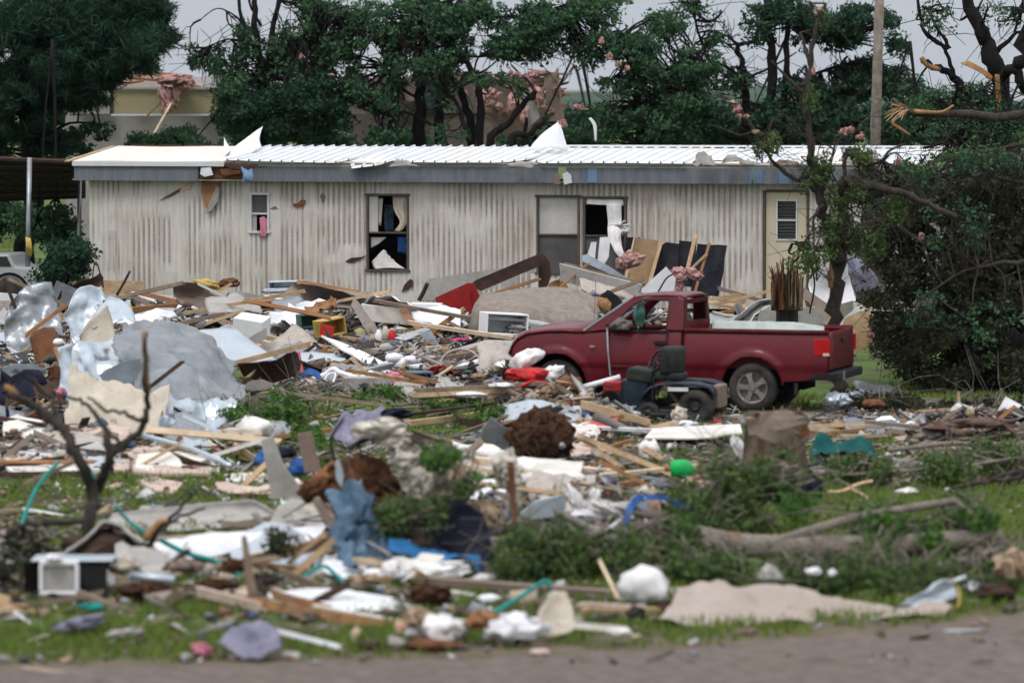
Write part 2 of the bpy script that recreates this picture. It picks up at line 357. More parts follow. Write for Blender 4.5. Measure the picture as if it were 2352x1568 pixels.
def leaf_mesh(name, cen, rad, per, size, mt, parent, asp=.5, squash=.75, droop=0.0, jit=.35):
    """cen: cluster centres n x 3 (world); per leaves in each cluster of radius rad"""
    cen = np.asarray(cen, float); n = len(cen)*per
    if n == 0: return None
    c = np.repeat(cen, per, axis=0); rr = np.repeat(np.broadcast_to(rad, (len(cen),)), per)
    d = RNG.normal(size=(n, 3)); d /= np.linalg.norm(d, axis=1, keepdims=True); d *= (RNG.random((n, 1))**.45)*rr[:, None]; d[:, 2] *= squash
    p = c+d; p[:, 2] -= droop*np.abs(d[:, 0])
    a = RNG.normal(size=(n, 3)); a /= np.linalg.norm(a, axis=1, keepdims=True)
    b = np.cross(a, RNG.normal(size=(n, 3))); b /= np.linalg.norm(b, axis=1, keepdims=True)
    s = size*(1+jit*RNG.normal(size=(n, 1))).clip(.3, 2); A = a*s*.5; B = b*s*.5*asp
    v = np.stack([p-A, p+B-A*.15, p+A, p-B-A*.15], axis=1).reshape(-1, 3)
    v[:, 2] = np.maximum(v[:, 2], .01)
    Mi = INV[parent.name]; Mn = np.array(Mi); v = v @ Mn[:3, :3].T + Mn[:3, 3]
    me = bpy.data.meshes.new(name); me.vertices.add(len(v)); me.vertices.foreach_set('co', v.astype(np.float32).ravel())
    me.loops.add(n*4); me.loops.foreach_set('vertex_index', np.arange(n*4, dtype=np.int32)); me.polygons.add(n)
    me.polygons.foreach_set('loop_start', np.arange(0, n*4, 4, dtype=np.int32)); me.polygons.foreach_set('loop_total', np.full(n, 4, dtype=np.int32))
    me.update(); me.validate(); me.materials.append(MATS[mt]); o = bpy.data.objects.new(name, me); COL.objects.link(o); o.parent = parent; return o
def tree(name, label, base, limbs, blobs, bark='bark_dark', leaf='leaf_mid', size=.12, per=34, crad=.32, twig=.5, group=None, cat='tree', asp=.5, twr=.012, dep=1.2, droop=0, extra=0, trunkname='trunk', crownname='crown', gap=-9, dens=1.0):
    """limbs: lists of picture points (x, y, ground row, radius in picture units); blobs: (x, y, row, rx, ry, clusters)"""
    b0 = base if isinstance(base, Vector) else G(*base)
    root = thing(name, label, cat, tuple(b0), 0, group); mb = MB(); sk = []
    for lb in limbs:
        a = np.array([list(P3(p[0], p[1], p[2]))+[p[3]*D(p[2])/FPX] for p in lb]); a = cat_rom(a, 5)
        for i in range(1, len(a)-1): a[i, :3] += RNG.normal(0, a[i, 3]*.3, 3); a[i, 3] *= RNG.uniform(.85, 1.15)
        mb.tube(a[:, :3], a[:, 3].clip(.004), 8); sk += [tuple(q) for q in a[:, :3]]
    cen = []; rads = []
    for (x, y, g, rx, ry, n) in blobs:
        s0 = S(g); c = P3(x, y, g)
        for _ in range(int(n*dens)):
            for _try in range(40):
                q = RNG.uniform(-1, 1, 3)
                if np.dot(q, q) < 1 and nf((c.x+q[0]*rx/s0, 0, c.z+q[2]*ry/s0), 1.25, x*.01) > gap: break
            q *= (.55+.45*RNG.random())**.5
            cen.append((c.x+q[0]*rx/s0, c.y+q[1]*dep, max(.08, c.z+q[2]*ry/s0))); rads.append(crad*RNG.uniform(.55, 1.3))
    SK = np.array(sk) if sk else np.zeros((1, 3))
    for ci in cen:
        if RNG.random() < twig and sk:
            d2 = ((SK-np.array(ci))**2).sum(1); j = int(np.argmin(d2+RNG.random(len(d2))*.4)); s_ = SK[j]; e = np.array(ci)
            if np.linalg.norm(e-s_) < 1.5:
                mid = (s_+e)/2+RNG.normal(0, .12, 3); mb.tube(cat_rom(np.array([s_, mid, e]), 3), [twr*2]*3+[twr*1.5]*2+[twr]*2, 4, cap=False)
                for _ in range(extra):
                    f = e+RNG.normal(0, .35, 3); mb.tube([tuple(mid), tuple((mid+f)/2+RNG.normal(0, .06, 3)), tuple(f)], [twr, twr*.8, twr*.5], 3, cap=False)
    if mb.v: mb.ob(trunkname, bark, root, smooth=True)
    if cen: leaf_mesh(crownname, cen, np.array(rads), per, size, leaf, root, asp=asp, droop=droop)
    return root
# ---------------------------------------------------------------- setting: ground, road, hills
def gmat():
    M = bpy.data.materials.new('ground_grass'); M.use_nodes = True; t = M.node_tree; n = t.nodes.new; l = t.links.new; b = t.nodes['Principled BSDF']
    b.inputs['Roughness'].default_value = 1; b.inputs['Specular IOR Level'].default_value = .1
    tc = n('ShaderNodeTexCoord'); a = n('ShaderNodeTexNoise'); a.inputs['Scale'].default_value = .55; a.inputs['Detail'].default_value = 8; a.inputs['Roughness'].default_value = .7
    c = n('ShaderNodeTexNoise'); c.inputs['Scale'].default_value = 14; c.inputs['Detail'].default_value = 5
    r = n('ShaderNodeValToRGB'); e = r.color_ramp.elements; e[0].position = .38; e[0].color = (.075,.060,.038,1); e[1].position = .52; e[1].color = (.085,.13,.038,1)
    k = e.new(.7); k.color = (.10,.17,.035,1)
    m_ = n('ShaderNodeMixRGB'); m_.blend_type = 'OVERLAY'; m_.inputs[0].default_value = .6
    l(tc.outputs['Object'], a.inputs[0]); l(tc.outputs['Object'], c.inputs[0]); l(a.outputs[0], r.inputs[0]); l(r.outputs[0], m_.inputs[1]); l(c.outputs[0], m_.inputs[2]); l(m_.outputs[0], b.inputs['Base Color'])
    bp = n('ShaderNodeBump'); bp.inputs['Strength'].default_value = .8; l(c.outputs[0], bp.inputs['Height']); l(bp.outputs[0], b.inputs['Normal']); MATS['ground_grass'] = M
gmat()
mat('road', (.185,.15,.132), (.10,.082,.072), scale=7, rough=.95, bump=.8, bscale=30, dirt=.5, dirtc=(.16,.11,.075), dscale=.7)
mat('hill', (.04,.07,.035), (.025,.045,.025), scale=.02, rough=1, bump=0)
xs = [-2400,-600,-150,-60,-30,-15,0,15,30,60,150,600,2400]; ys = [-50,10,30,45,60,75,90,120,200,600,2000,3100]
ob('ground', [(x, y, 0) for y in ys for x in xs], grid_faces(len(ys), len(xs)), 'ground_grass', kind='structure', label='muddy lawn under the debris')
# road: its far edge runs from lower left to middle right, slightly crowned verge
ea = [(-60,1534),(300,1530),(700,1524),(1100,1512),(1500,1496),(1900,1462),(2200,1432),(2420,1408)]
ev = []
for i, (x, y) in enumerate(ea):
    for j in range(6):
        q = G(x+j*70, y+RNG.normal(0, 2.0)); ev.append(q)
vs = [Vector((q.x, q.y+ .05*nf((q.x*3, q.y, 0)), .006)) for q in [G(-60+x*62, np.interp(-60+x*62, [e[0] for e in ea], [e[1] for e in ea])+RNG.normal(0, 3)) for x in range(41)]]
vs = [Vector((-12, vs[0].y-.5, .006))]+vs+[Vector((12, vs[-1].y+1.6, .006))]
n_ = len(vs); vs2 = vs+[Vector((v.x*1.0, 18, .006)) for v in vs]
rdv = [Vector((v.x, v.y+1.1+.5*nf((v.x*2, 0, 3)), .003)) for v in vs]; ob('dirt_verge', rdv+[Vector((v.x, v.y-.5, .003)) for v in vs], [(i, i+1, n_+i+1, n_+i) for i in range(n_-1)], mat('dirt', (.16,.125,.09), (.085,.075,.045), scale=3, rough=1, bump=1), kind='structure')
ob('road', vs2, [(i, i+1, n_+i+1, n_+i) for i in range(n_-1)], 'road', kind='structure', label='worn grey brown road along the bottom of the view')
# gravel drive behind the stump and in front of the pickup
ob('gravel_path', [G(1640,955,.005), G(1900,938,.005), G(2420,940,.005), G(2420,990,.005), G(1900,985,.005), G(1640,972,.005)], [(0,1,2,3,4,5)], 'gravel', kind='structure')
hv = []; 
for k in range(2):
    pass
for i in range(101):
    x = -1500+i*30; h = 14+9*nf((x*.004, 1, 0))+5*nf((x*.02, 3, 0)); hv += [(x, 2600, -5), (x, 2650, h*.55), (x, 2850, h)]
ob('hills', hv, [(i*3+j, (i+1)*3+j, (i+1)*3+j+1, i*3+j+1) for i in range(100) for j in range(2)], 'hill', kind='structure', smooth=True)

# grass blades
def blades(name, regions, h, mt, label):
    P = []
    for (x0, x1, y0, y1, n) in regions:
        d0, d1 = 1/(D(y1)**2), 1/(D(y0)**2)
        for _ in range(n):
            Y = RNG.uniform(D(y1), D(y0)); X = (RNG.uniform(x0, x1)-CXP)/FPX*Y
            gg = HZ+CH*FPX/Y; xx = CXP+X/Y*FPX
            if gg > np.interp(xx, [e[0] for e in ea], [e[1] for e in ea])-RNG.random()**1.5*34-10*nf((X*3, 0, 0)) or (xx > 1660 and 938 < gg < 984 and RNG.random() < .93): continue
            if nf((X*.8, Y*.5, 0), 1, 5) > (-.22 if gg > 900 or gg < 800 else -.22+(900-gg)*.02): P.append((X, Y))
    P = np.array(P); n = len(P); a = RNG.uniform(0, math.pi*2, n); hh = h*RNG.uniform(.4, 1.3, n); w_ = .010+.006*RNG.random(n)
    v = np.zeros((n, 3, 3)); v[:, 0, 0] = P[:, 0]-np.cos(a)*w_; v[:, 0, 1] = P[:, 1]-np.sin(a)*w_; v[:, 1, 0] = P[:, 0]+np.cos(a)*w_; v[:, 1, 1] = P[:, 1]+np.sin(a)*w_
    v[:, 2, 0] = P[:, 0]+RNG.normal(0, .03, n); v[:, 2, 1] = P[:, 1]+RNG.normal(0, .03, n); v[:, 2, 2] = hh
    me = bpy.data.meshes.new(name); me.vertices.add(n*3); me.vertices.foreach_set('co', v.astype(np.float32).ravel()); me.loops.add(n*3); me.loops.foreach_set('vertex_index', np.arange(n*3, dtype=np.int32))
    me.polygons.add(n); me.polygons.foreach_set('loop_start', np.arange(0, n*3, 3, dtype=np.int32)); me.polygons.foreach_set('loop_total', np.full(n, 3, dtype=np.int32)); me.update(); me.validate()
    me.materials.append(MATS[mt]); o = bpy.data.objects.new(name, me); COL.objects.link(o); return tag(o, label, 'grass', kind='stuff')
leafmat('grass_blade', (.18,.245,.05), (.085,.12,.032), (.25,.20,.10), .68)
blades('grass', [(-50,2400,1200,1535,60000), (-50,2400,1000,1200,52000), (-50,2400,850,1000,50000)], .085, 'grass_blade', 'short green lawn grass between the debris')
blades('grass', [(-60,80,540,640,4000)], .1, 'grass_blade', 'far green lawn seen under the carport')

# ---------------------------------------------------------------- mobile home
TA = R(-17); TF = Frame((-8.59, 86.7, 0), TA)
def Yt(px, off=-.4):                       # depth of the trailer's front wall at a picture column, moved by off metres
    x, z = TF.px(px, 500); return TF.w(x, off, 0).y
def tpx(x, y, v=0): return TF.px(x, y, v)
def siding():
    M = bpy.data.materials.new('trailer_siding'); M.use_nodes = True; t = M.node_tree; n = t.nodes.new; l = t.links.new; b = t.nodes['Principled BSDF']
    b.inputs['Roughness'].default_value = .6; tc = n('ShaderNodeTexCoord')
    mp = n('ShaderNodeMapping'); mp.inputs['Scale'].default_value = (14, 14, .8); a = n('ShaderNodeTexNoise'); a.inputs['Scale'].default_value = 1; a.inputs['Detail'].default_value = 7; a.inputs['Roughness'].default_value = .7
    c = n('ShaderNodeTexNoise'); c.inputs['Scale'].default_value = .7; c.inputs['Detail'].default_value = 5
    f = n('ShaderNodeTexNoise'); f.inputs['Scale'].default_value = 30; f.inputs['Detail'].default_value = 3
    sm = n('ShaderNodeMath'); sm.operation = 'MULTIPLY_ADD'; sm.inputs[1].default_value = .5
    r = n('ShaderNodeValToRGB'); e = r.color_ramp.elements; e[0].position = .68; e[0].color = (.61,.575,.535,1); e[1].position = 1.1; e[1].color = (.33,.255,.205,1); k = e.new(.86); k.color = (.48,.425,.38,1)
    l(tc.outputs['Object'], mp.inputs[0]); l(mp.outputs[0], a.inputs[0]); l(tc.outputs['Object'], c.inputs[0]); l(tc.outputs['Object'], f.inputs[0])
    l(c.outputs[0], sm.inputs[0]); l(a.outputs[0], sm.inputs[2]); l(sm.outputs[0], r.inputs[0])
    # groove grime, coloured darker to stand in for weak shade between the ribs
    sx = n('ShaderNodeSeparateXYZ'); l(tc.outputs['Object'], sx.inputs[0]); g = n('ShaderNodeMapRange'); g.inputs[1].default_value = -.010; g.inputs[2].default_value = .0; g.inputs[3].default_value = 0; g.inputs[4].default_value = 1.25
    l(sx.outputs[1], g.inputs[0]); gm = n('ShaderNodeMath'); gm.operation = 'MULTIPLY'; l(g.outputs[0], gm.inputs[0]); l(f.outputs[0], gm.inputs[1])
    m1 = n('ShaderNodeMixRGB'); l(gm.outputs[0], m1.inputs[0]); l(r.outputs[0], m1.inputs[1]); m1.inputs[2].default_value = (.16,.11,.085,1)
    l(m1.outputs[0], b.inputs['Base Color']); MATS['trailer_siding'] = M
siding()
mat('fascia', (.165,.18,.205), (.11,.125,.148), scale=2, stretch=(4,4,.6), rough=.55, dirt=.5, dirtc=(.2,.18,.17), dscale=1.2)
mat('fascia_blue', (.15,.24,.38), (.12,.19,.31), scale=3, rough=.55, dirt=.3, dirtc=(.2,.18,.17))
mat('roof_metal', (.80,.82,.84), (.70,.72,.75), scale=1.3, rough=.42, bump=.05, dirt=.14, dirtc=(.4,.36,.3), dscale=1.2)
mat('roof_cream', (.76,.71,.65), (.68,.61,.54), scale=1.1, rough=.7, bump=.1, dirt=.2, dirtc=(.5,.35,.2))
mat('trim_white', (.66,.68,.7), (.55,.57,.6), scale=2, rough=.5, dirt=.4, dirtc=(.3,.25,.2))
mat('door_cream', (.62,.55,.40), (.52,.45,.33), scale=2, rough=.6, dirt=.3, dirtc=(.25,.19,.13))
mat('frame_brown', (.12,.095,.08), (.07,.055,.048), scale=4, rough=.7)
mat('frost_pane', (.55,.53,.5), (.34,.32,.31), scale=1.2, rough=.25, bump=0, dirt=.4, dirtc=(.2,.19,.2))
mat('screen', (.12,.115,.11), (.075,.07,.07), scale=2, rough=.9)
MH = thing('mobile_home', 'long beige mobile home with ribbed siding, blue grey band and torn white metal roof', 'mobile home', tuple(TF.o), TA)
TL = 17.0; zb, zt = .22, tpx(205, 414)[1]; ztop = tpx(205, 380)[1]
wins = {}
for k, (x0, y0, x1, y1) in {'small': (577,445,618,533), 'mid': (845,447,938,622), 'twinl': (1236,450,1330,628), 'twinr': (1343,453,1437,630), 'door': (1754,437,1858,705)}.items():
    a = tpx(x0, y0); b = tpx(x1, y1); wins[k] = (a[0], b[0], b[1], a[1])
wins['door'] = (wins['door'][0], wins['door'][1], .3, wins['door'][3])
step = .0275; nc = int(TL/step); vs = []; fs = []
flats = [(tpx(a, 600)[0], tpx(b, 600)[0]) for a, b in ((278,298),(398,418),(421,431),(470,484),(560,576),(622,640),(700,722),(845,852),(1222,1234),(1490,1500))]
offs = [0, -.015, -.015, 0]
def prof(i):
    x = i*step
    if any(a < x < b for a, b in flats): return -.015
    return offs[i % 4]
for i in range(nc):
    x0, x1 = i*step, (i+1)*step; xm = (x0+x1)/2; segs = [(zb, zt)]
    for (a, b, c, d) in wins.values():
        if a < xm < b:
            new = []
            for (p, q) in segs:
                if c > p: new.append((p, min(q, c)))
                if d < q: new.append((max(p, d), q))
            segs = new
    for (p, q) in segs:
        nz_ = max(1, int((q-p)/.2))
        for u_ in range(nz_):
            z0_, z1_ = p+(q-p)*u_/nz_, p+(q-p)*(u_+1)/nz_; k = len(vs); dn = lambda x, z: -.035*max(0, nf((x*.8, z*1.1, 3)))-.02*max(0, nf((x*3, z*3, 8))-.25)
            vs += [(x0, prof(i)+dn(x0, z0_), z0_), (x1, prof(i+1)+dn(x1, z0_), z0_), (x1, prof(i+1)+dn(x1, z1_), z1_), (x0, prof(i)+dn(x0, z1_), z1_)]; fs.append((k, k+1, k+2, k+3))
ob('wall', vs, fs, 'trailer_siding', MH, world=False, label='ribbed beige front siding with rust stains')
mbw = MB(); mbw.box((.02, 2.1, (zb+zt)/2), (.04, 4.1, zt-zb)); mbw.box((TL-.02, 2.1, (zb+zt)/2), (.04, 4.1, zt-zb)); mbw.box((TL/2, 4.2, (zb+zt)/2), (TL, .05, zt-zb)); mbw.box((TL/2, 2.1, zb+.03), (TL-.1, 4.1, .06))
mbw.ob('end_walls', 'siding_grey', MH, world=False)
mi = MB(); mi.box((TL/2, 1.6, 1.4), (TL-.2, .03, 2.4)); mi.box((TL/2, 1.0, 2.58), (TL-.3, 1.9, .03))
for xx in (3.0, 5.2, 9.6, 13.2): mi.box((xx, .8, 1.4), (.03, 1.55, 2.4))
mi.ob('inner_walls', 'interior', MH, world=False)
sk = MB(); sk.box((TL/2, .12, zb/2+.02), (TL, .03, zb)); sk.ob('skirting', 'dark_gap', MH, world=False)
# blue grey band with fine ribs, in lengths; one length torn away
def band(x0, x1, mt, lab=None):
    vs = []; fs = []; n = int((x1-x0)/.035); 
    for i in range(n+1):
        x = x0+(x1-x0)*i/n; y = -.30-(.006 if i % 2 else 0); vs += [(x, y+.03, zt-.005), (x, y, zt), (x, y+.01, ztop)]
    for i in range(n): fs += [(i*3, i*3+3, i*3+4, i*3+1), (i*3+1, i*3+4, i*3+5, i*3+2)]
    o = ob('fascia_band', vs, fs, mt, MH, world=False, solid=.008)
    if lab: o['label'] = lab
fx = lambda p: TF.px(p, 400, -.3)[0]
band(fx(170), fx(455), 'fascia', 'lighter blue grey band at the left end')
band(fx(558), fx(1068), 'fascia'); band(fx(1068), fx(1282), 'fascia'); band(fx(1300), fx(1728), 'fascia'); band(fx(1730), TL+.25, 'fascia')
for a, b in ((1730,1752),(1790,1812),(1722,1727),(1350,1372),(560,575)):
    ob('fascia_patch', [(fx(a), -.312, zt+.01), (fx(b), -.312, zt+.01), (fx(b), -.312, ztop-.02), (fx(a), -.312, ztop-.02)], [(0,1,2,3)], 'fascia_blue', MH, world=False)
so = MB(); so.box((TL/2-.05, -.14, zt+.02), (TL+.4, .28, .02)); so.ob('soffit', 'siding_grey', MH, world=False)
# torn gap of the band: brown timber behind
tg = MB(); tg.box(((fx(455)+fx(558))/2, -.2, (zt+ztop)/2+.02), (fx(558)-fx(455)+.1, .06, ztop-zt-.05)); tg.ob('roof_beam', 'rust', MH, world=False)
# roof deck and metal
zr = TF.px(700, 339, 2.1)[1]; ze = TF.px(300, 372, -.32)[1]
def slope(y): return ze+(zr-ze)*(y+.32)/2.42 if y < 2.1 else zr-(zr-ze)*(y-2.1)/2.42
rv = []; rf = []
for i in range(35):
    x = fx(168)+(TL+.3-fx(168))*i/34
    for y in (-.32, .5, 1.3, 2.1, 3.3, 4.5): rv.append((x, y, slope(y)-.012+ .008*math.sin(i*1.3+y)))
rf = grid_faces(35, 6)
ob('roof_deck', rv, rf, 'roof_cream', MH, world=False, solid=.03, off=-1, label='bare cream roof deck at the left end')
et = MB(); et.box(((fx(168)+fx(520))/2, -.335, (ze+ztop)/2), (fx(520)-fx(168), .03, ze-ztop+.01)); et.ob('roof_edge', 'trim_white', MH, world=False)
et = MB(); et.box(((fx(520)+TL+.3)/2, -.27, (ze+ztop)/2), (TL+.3-fx(520), .03, ze-ztop-.01)); et.ob('roof_edge', 'siding_grey', MH, world=False)
et = MB()
for xx in np.arange(0, 3.6, .6): et.box((xx+.3, 2.16, zr+.035), (.5, .05, .05))
et.box((1.9, 2.12, zr+.02), (3.6, .04, .03)); et.ob('ridge_strip', 'dark_wood', MH, world=False)
et = MB(); et.box((-.36+.0, .95, (ze+zr)/2+.012), (.10, 2.55, .02), Matrix.Rotation(math.atan((zr-ze)/2.42), 3, 'X')); et.ob('verge_board', 'pine', MH, world=False)
def metal(x0, x1, jag, seed, miss=()):
    """white ribbed sheets; the lower edge is bent and torn by the amounts in jag [(x, lift, cut)]"""
    vs = []; fs = []; xs_ = []; x = x0
    while x < x1:
        xs_ += [(x, 0), (x+.075, 0), (x+.083, .04), (x+.10, .04), (x+.108, 0)]; x += .23
    js = np.array(jag); 
    for (x, r) in xs_:
        lift = np.interp(x, js[:, 0], js[:, 1]); cut = np.interp(x, js[:, 0], js[:, 2])
        for j in range(9):
            y = -.40+cut+(2.13+.40-cut)*j/8; t = max(0, 1-(y+.4)/.9); z = slope(min(y, 2.1))+.02+r+lift*t**1.5+.012*nf((x*.8, y, seed)); vs.append((x, y, z))
    ob('roof_sheet', vs, grid_faces(len(xs_), 9), 'roof_metal', MH, world=False, solid=.004)
q = lambda p: TF.px(p, 378, -.4)[0]
metal(q(512), q(790), [(q(512),.03,0),(q(700),0,0),(q(780),-.01,.0),(q(790),.03,.1)], 1)
metal(q(800), q(905), [(q(800),-.03,.12),(q(812),-.09,-.12),(q(822),-.08,-.12),(q(870),-.05,-.06),(q(903),.03,.0),(q(905),.03,0)], 2)
metal(q(912), q(1212), [(q(912),.06,.1),(q(930),.0,.0),(q(1130),0,0),(q(1160),.01,.05),(q(1205),.05,.1)], 3)
metal(q(1220), q(1585), [(q(1220),.04,.1),(q(1240),.0,0),(q(1585),0,0)], 4)
metal(q(1590), q(1850), [(q(1590),.05,.3),(q(1610),.02,.1),(q(1640),.06,.35),(q(1668),.03,.25),(q(1700),.05,.45),(q(1740),.0,.1),(q(1800),.05,.25),(q(1830),0,0)], 5)
metal(q(1854), TL+.3, [(q(1854),.04,.2),(q(1900),.03,.4),(q(1980),.05,.3),(q(2060),0,0)], 6)
# ridge cap and flaps peeled off the roof
rc = MB(); xa = TF.px(1300, 340, 2.1)[0]; rc.box(((xa+TL+.3)/2, 2.1, zr+.05), (TL+.3-xa, .25, .035)); rc.ob('ridge_cap', 'roof_metal', MH, world=False)
rc = MB()
for i in range(28): rc.tube([(3.6+i*.29, 2.12, zr+.01), (3.6+i*.29, 2.12, zr+.055)], .03, 6)
rc.ob('roof_screws', 'galv_dark', MH, world=False)
yr = lambda p: TF.w(TF.px(p, 345, 1.2)[0], 1.2, 0).y
def flap(rows, g, nm='roof_flap', **kw): return net(None, [[(x, y, g+d) for (x, y, d) in r] for r in rows], 'roof_metal', name=nm, parent=MH, th=.006, cr=.01, k=4, **kw)
flap([[(521,350,-.4),(548,330,-.2),(575,310,.1),(604,290,.3)],[(524,372,-.8),(545,352,-.5),(575,336,-.2),(596,318,.1)],[(515,378,-.9),(540,376,-.7),(565,360,-.5),(600,338,-.1)]], yr(560))
flap([[(515,316,-.2),(519,326,-.3)],[(514,345,-.5),(529,342,-.5)],[(512,365,-.9),(524,350,-.8)]], yr(520))
flap([[(1213,345,0),(1240,312,0),(1282,281,0)],[(1230,344,-.1),(1256,318,-.1),(1292,300,-.1)],[(1260,338,-.2),(1290,336,-.2),(1296,320,-.2)]], yr(1250))
flap([[(1268,322,-.3),(1284,300,-.3),(1287,284,-.3)],[(1262,338,-.4),(1290,345,-.4),(1306,348,-.5)]], yr(1270))
flap([[(797,346,0),(806,338,0)],[(795,362,-.2),(806,360,-.1)],[(800,372,-.5),(812,366,-.5)]], yr(800))
flap([[(902,366,-.7),(912,372,-.7)],[(896,378,-1.1),(915,382,-1.1)]], yr(905))
flap([[(1590,352,-.6),(1606,350,-.6)],[(1586,370,-.9),(1612,372,-.9)]], yr(1600))
def flap2(rows, g, mt): return net(None, [[(x, y, Yt(x, -.50+.12*d_)) for (x, y, d_) in r] for r in rows], mt, name='roof_flap', parent=MH, th=.006, cr=.02, k=4, rag=.02)
flap2([[(1598,356,-.9),(1608,346,-.8),(1622,352,-.8)],[(1592,372,-1.2),(1612,368,-1.1),(1640,374,-1.0)],[(1590,380,-1.3),(1615,381,-1.3),(1645,380,-1.2)]], yr(1610), 'siding_grey')
flap2([[(1664,362,-.8),(1690,358,-.8),(1712,366,-.8),(1738,370,-.8)],[(1656,378,-1.2),(1690,374,-1.1),(1715,378,-1.1),(1745,380,-1.1)]], yr(1700), 'siding_grey')
flap2([[(1770,374,-1.0),(1800,366,-.9),(1832,370,-.9)],[(1760,382,-1.2),(1800,380,-1.2),(1840,381,-1.2)]], yr(1800), 'siding_brown')
flap2([[(1935,352,-.6),(1960,350,-.6),(2010,348,-.6)],[(1930,372,-1.0),(1965,376,-1.0),(2020,372,-1.0)]], yr(1960), 'siding_grey')
flap2([[(905,372,-1.0),(935,366,-.9)],[(890,384,-1.3),(960,383,-1.3)]], yr(915), 'siding_grey')
flap2([[(1160,378,-1.2),(1200,368,-1.0),(1222,374,-1.0)],[(1165,384,-1.3),(1205,385,-1.3),(1226,384,-1.3)]], yr(1190), 'siding_grey')
flap2([[(515,372,-1.0),(560,374,-1.0),(600,380,-1.0)],[(512,384,-1.2),(560,392,-1.3),(604,386,-1.2)]], yr(550), 'dark_wood')
flap([[(1648,362,-.8),(1680,366,-.8)],[(1655,376,-1.1),(1690,378,-1.1)]], yr(1660))
# scraps of brown sheathing hanging from the torn band, dents and tears in the siding
def wp(nm, pts, mt, v=-.03, th=.01, cr=.006):
    vv = [(*[TF.px(x, y, v)[0]], v, TF.px(x, y, v)[1]) for (x, y) in pts]
    return ob(nm, vv, [tuple(range(len(vv)))], mt, MH, world=False, solid=th)
wp('torn_sheathing', [(462,405),(507,400),(503,425),(492,455),(478,490),(470,470),(462,440)], 'orange_wood', -.08)
wp('siding_tear', [(365,462),(383,450),(400,440),(430,424),(446,418),(436,434),(412,441),(395,450)], 'rust', -.04)
wp('siding_tear', [(446,418),(436,434),(412,441),(418,430)], 'pine_pale', -.048, .004)
wp('siding_scrap', [(497,428),(505,434),(500,462),(488,482),(470,492),(484,460)], 'siding_grey', -.10)
wp('siding_tear', [(672,468),(685,466),(692,458),(703,460),(700,468),(688,476),(674,474)], 'rust', -.05, .004)
wp('siding_tear', [(792,601),(806,592),(830,590),(848,584),(826,597),(808,604)], 'dark_wood', -.05, .004)
wp('siding_tear', [(928,655),(942,640),(950,646),(945,660),(922,672)], 'dark_wood', -.05, .004)
wp('siding_tear', [(618,480),(632,473),(640,480),(630,482)], 'siding_brown', -.03, .004)
wp('siding_tear', [(735,450),(742,443),(748,452),(740,466)], 'siding_brown', -.025, .004)
wp('siding_scrap', [(462,386),(484,384),(490,402),(470,406),(460,400)], 'white_paint', -.33)
wp('siding_scrap', [(505,388),(556,386),(552,398),(520,404),(508,400)], 'rust', -.31)
wp('siding_scrap', [(1272,398),(1284,398),(1288,422),(1274,424)], 'siding_brown', -.325)
wp('siding_scrap', [(1292,400),(1302,394),(1312,402),(1314,420),(1296,424)], 'trim_white', -.325, .004)
net(None, [[(553,382,84.6),(570,390,84.5),(578,386,84.6)],[(556,400,84.5),(564,404,84.4),(582,404,84.5)],[(557,422,84.5),(568,412,84.4),(580,420,84.5)]], 'fascia_blue', name='crumpled_band', parent=MH, cr=.02)
wp('siding_patch', [(985,640),(1230,604),(1228,690),(960,690)], 'siding_grey', -.022, .002)
# windows
def window(k, mull, panes):
    x0, x1, z0, z1 = wins[k]; f = MB(); t = .045
    f.box(((x0+x1)/2, -.02, z1), (x1-x0+.1, .07, t)); f.box(((x0+x1)/2, -.02, z0), (x1-x0+.1, .08, t)); f.box((x0, -.02, (z0+z1)/2), (t, .068, z1-z0-t)); f.box((x1, -.02, (z0+z1)/2), (t, .068, z1-z0-t))
    if mull is not None: zm = z0+(z1-z0)*mull; f.box(((x0+x1)/2, -.015, zm), (x1-x0-t, .05, .035))
    w_ = f.ob('window', 'frame_brown' if k != 'small' else 'trim_white', MH, world=False, bevel=.004)
    for (a, b, c, d, mt) in panes:
        xa, xb, za, zc = x0+(x1-x0)*a, x0+(x1-x0)*b, z0+(z1-z0)*c, z0+(z1-z0)*d
        o = ob('pane', [(xa, .005, za), (xb, .005, za), (xb, .005, zc), (xa, .005, zc)], [(0,1,2,3)], mt, MH, world=False); o.parent = w_
    return w_
window('small', .48, [(0,1,.5,1,'screen'), (.0,.3,0,.48,'frost_pane')])
window('mid', .5, [(.0,.25,.5,1,'frost_pane')])
window('twinl', .5, [(0,1,.5,1,'frost_pane'), (0,1,0,.5,'screen')])
window('twinr', .5, [(0,.98,0,.5,'screen')])
def wn(nm, rows, mt, **kw): return net(None, [[(x, y, Yt(x, d)) for (x, y, d) in r] for r in rows], mt, name=nm, parent=MH, **kw)
wn('curtain', [[(903,450,.06),(918,450,.05),(936,450,.06)],[(905,480,.08),(920,480,.04),(934,480,.08)],[(920,510,.06),(926,510,.03),(934,510,.06)],[(906,530,.04),(914,532,.03),(922,530,.04)]], 'cream_cloth', fold=.02, nfold=3, th=.004, cr=.01)
wn('curtain', [[(853,600,.1),(880,574,.08),(884,578,.08)],[(856,610,.08),(895,596,.06),(905,600,.06)],[(862,618,.06),(900,616,.04),(932,618,.05)]], 'white_cloth', fold=.015, nfold=5, fdir=1, th=.004, cr=.01)
wn('broken_glass', [[(852,455,.05),(880,455,.05)],[(852,500,.05),(875,520,.05)]], 'frost_pane', cr=.0, th=.004)
wn('broken_glass', [[(852,545,.05),(888,545,.05)],[(852,570,.05),(870,560,.05)]], 'frost_pane', cr=.0, th=.004)
wn('hanging_clothes', [[(884,470,.5),(905,470,.5)],[(884,532,.5),(905,532,.5)]], 'denim', fold=.03, nfold=4, cr=.02)
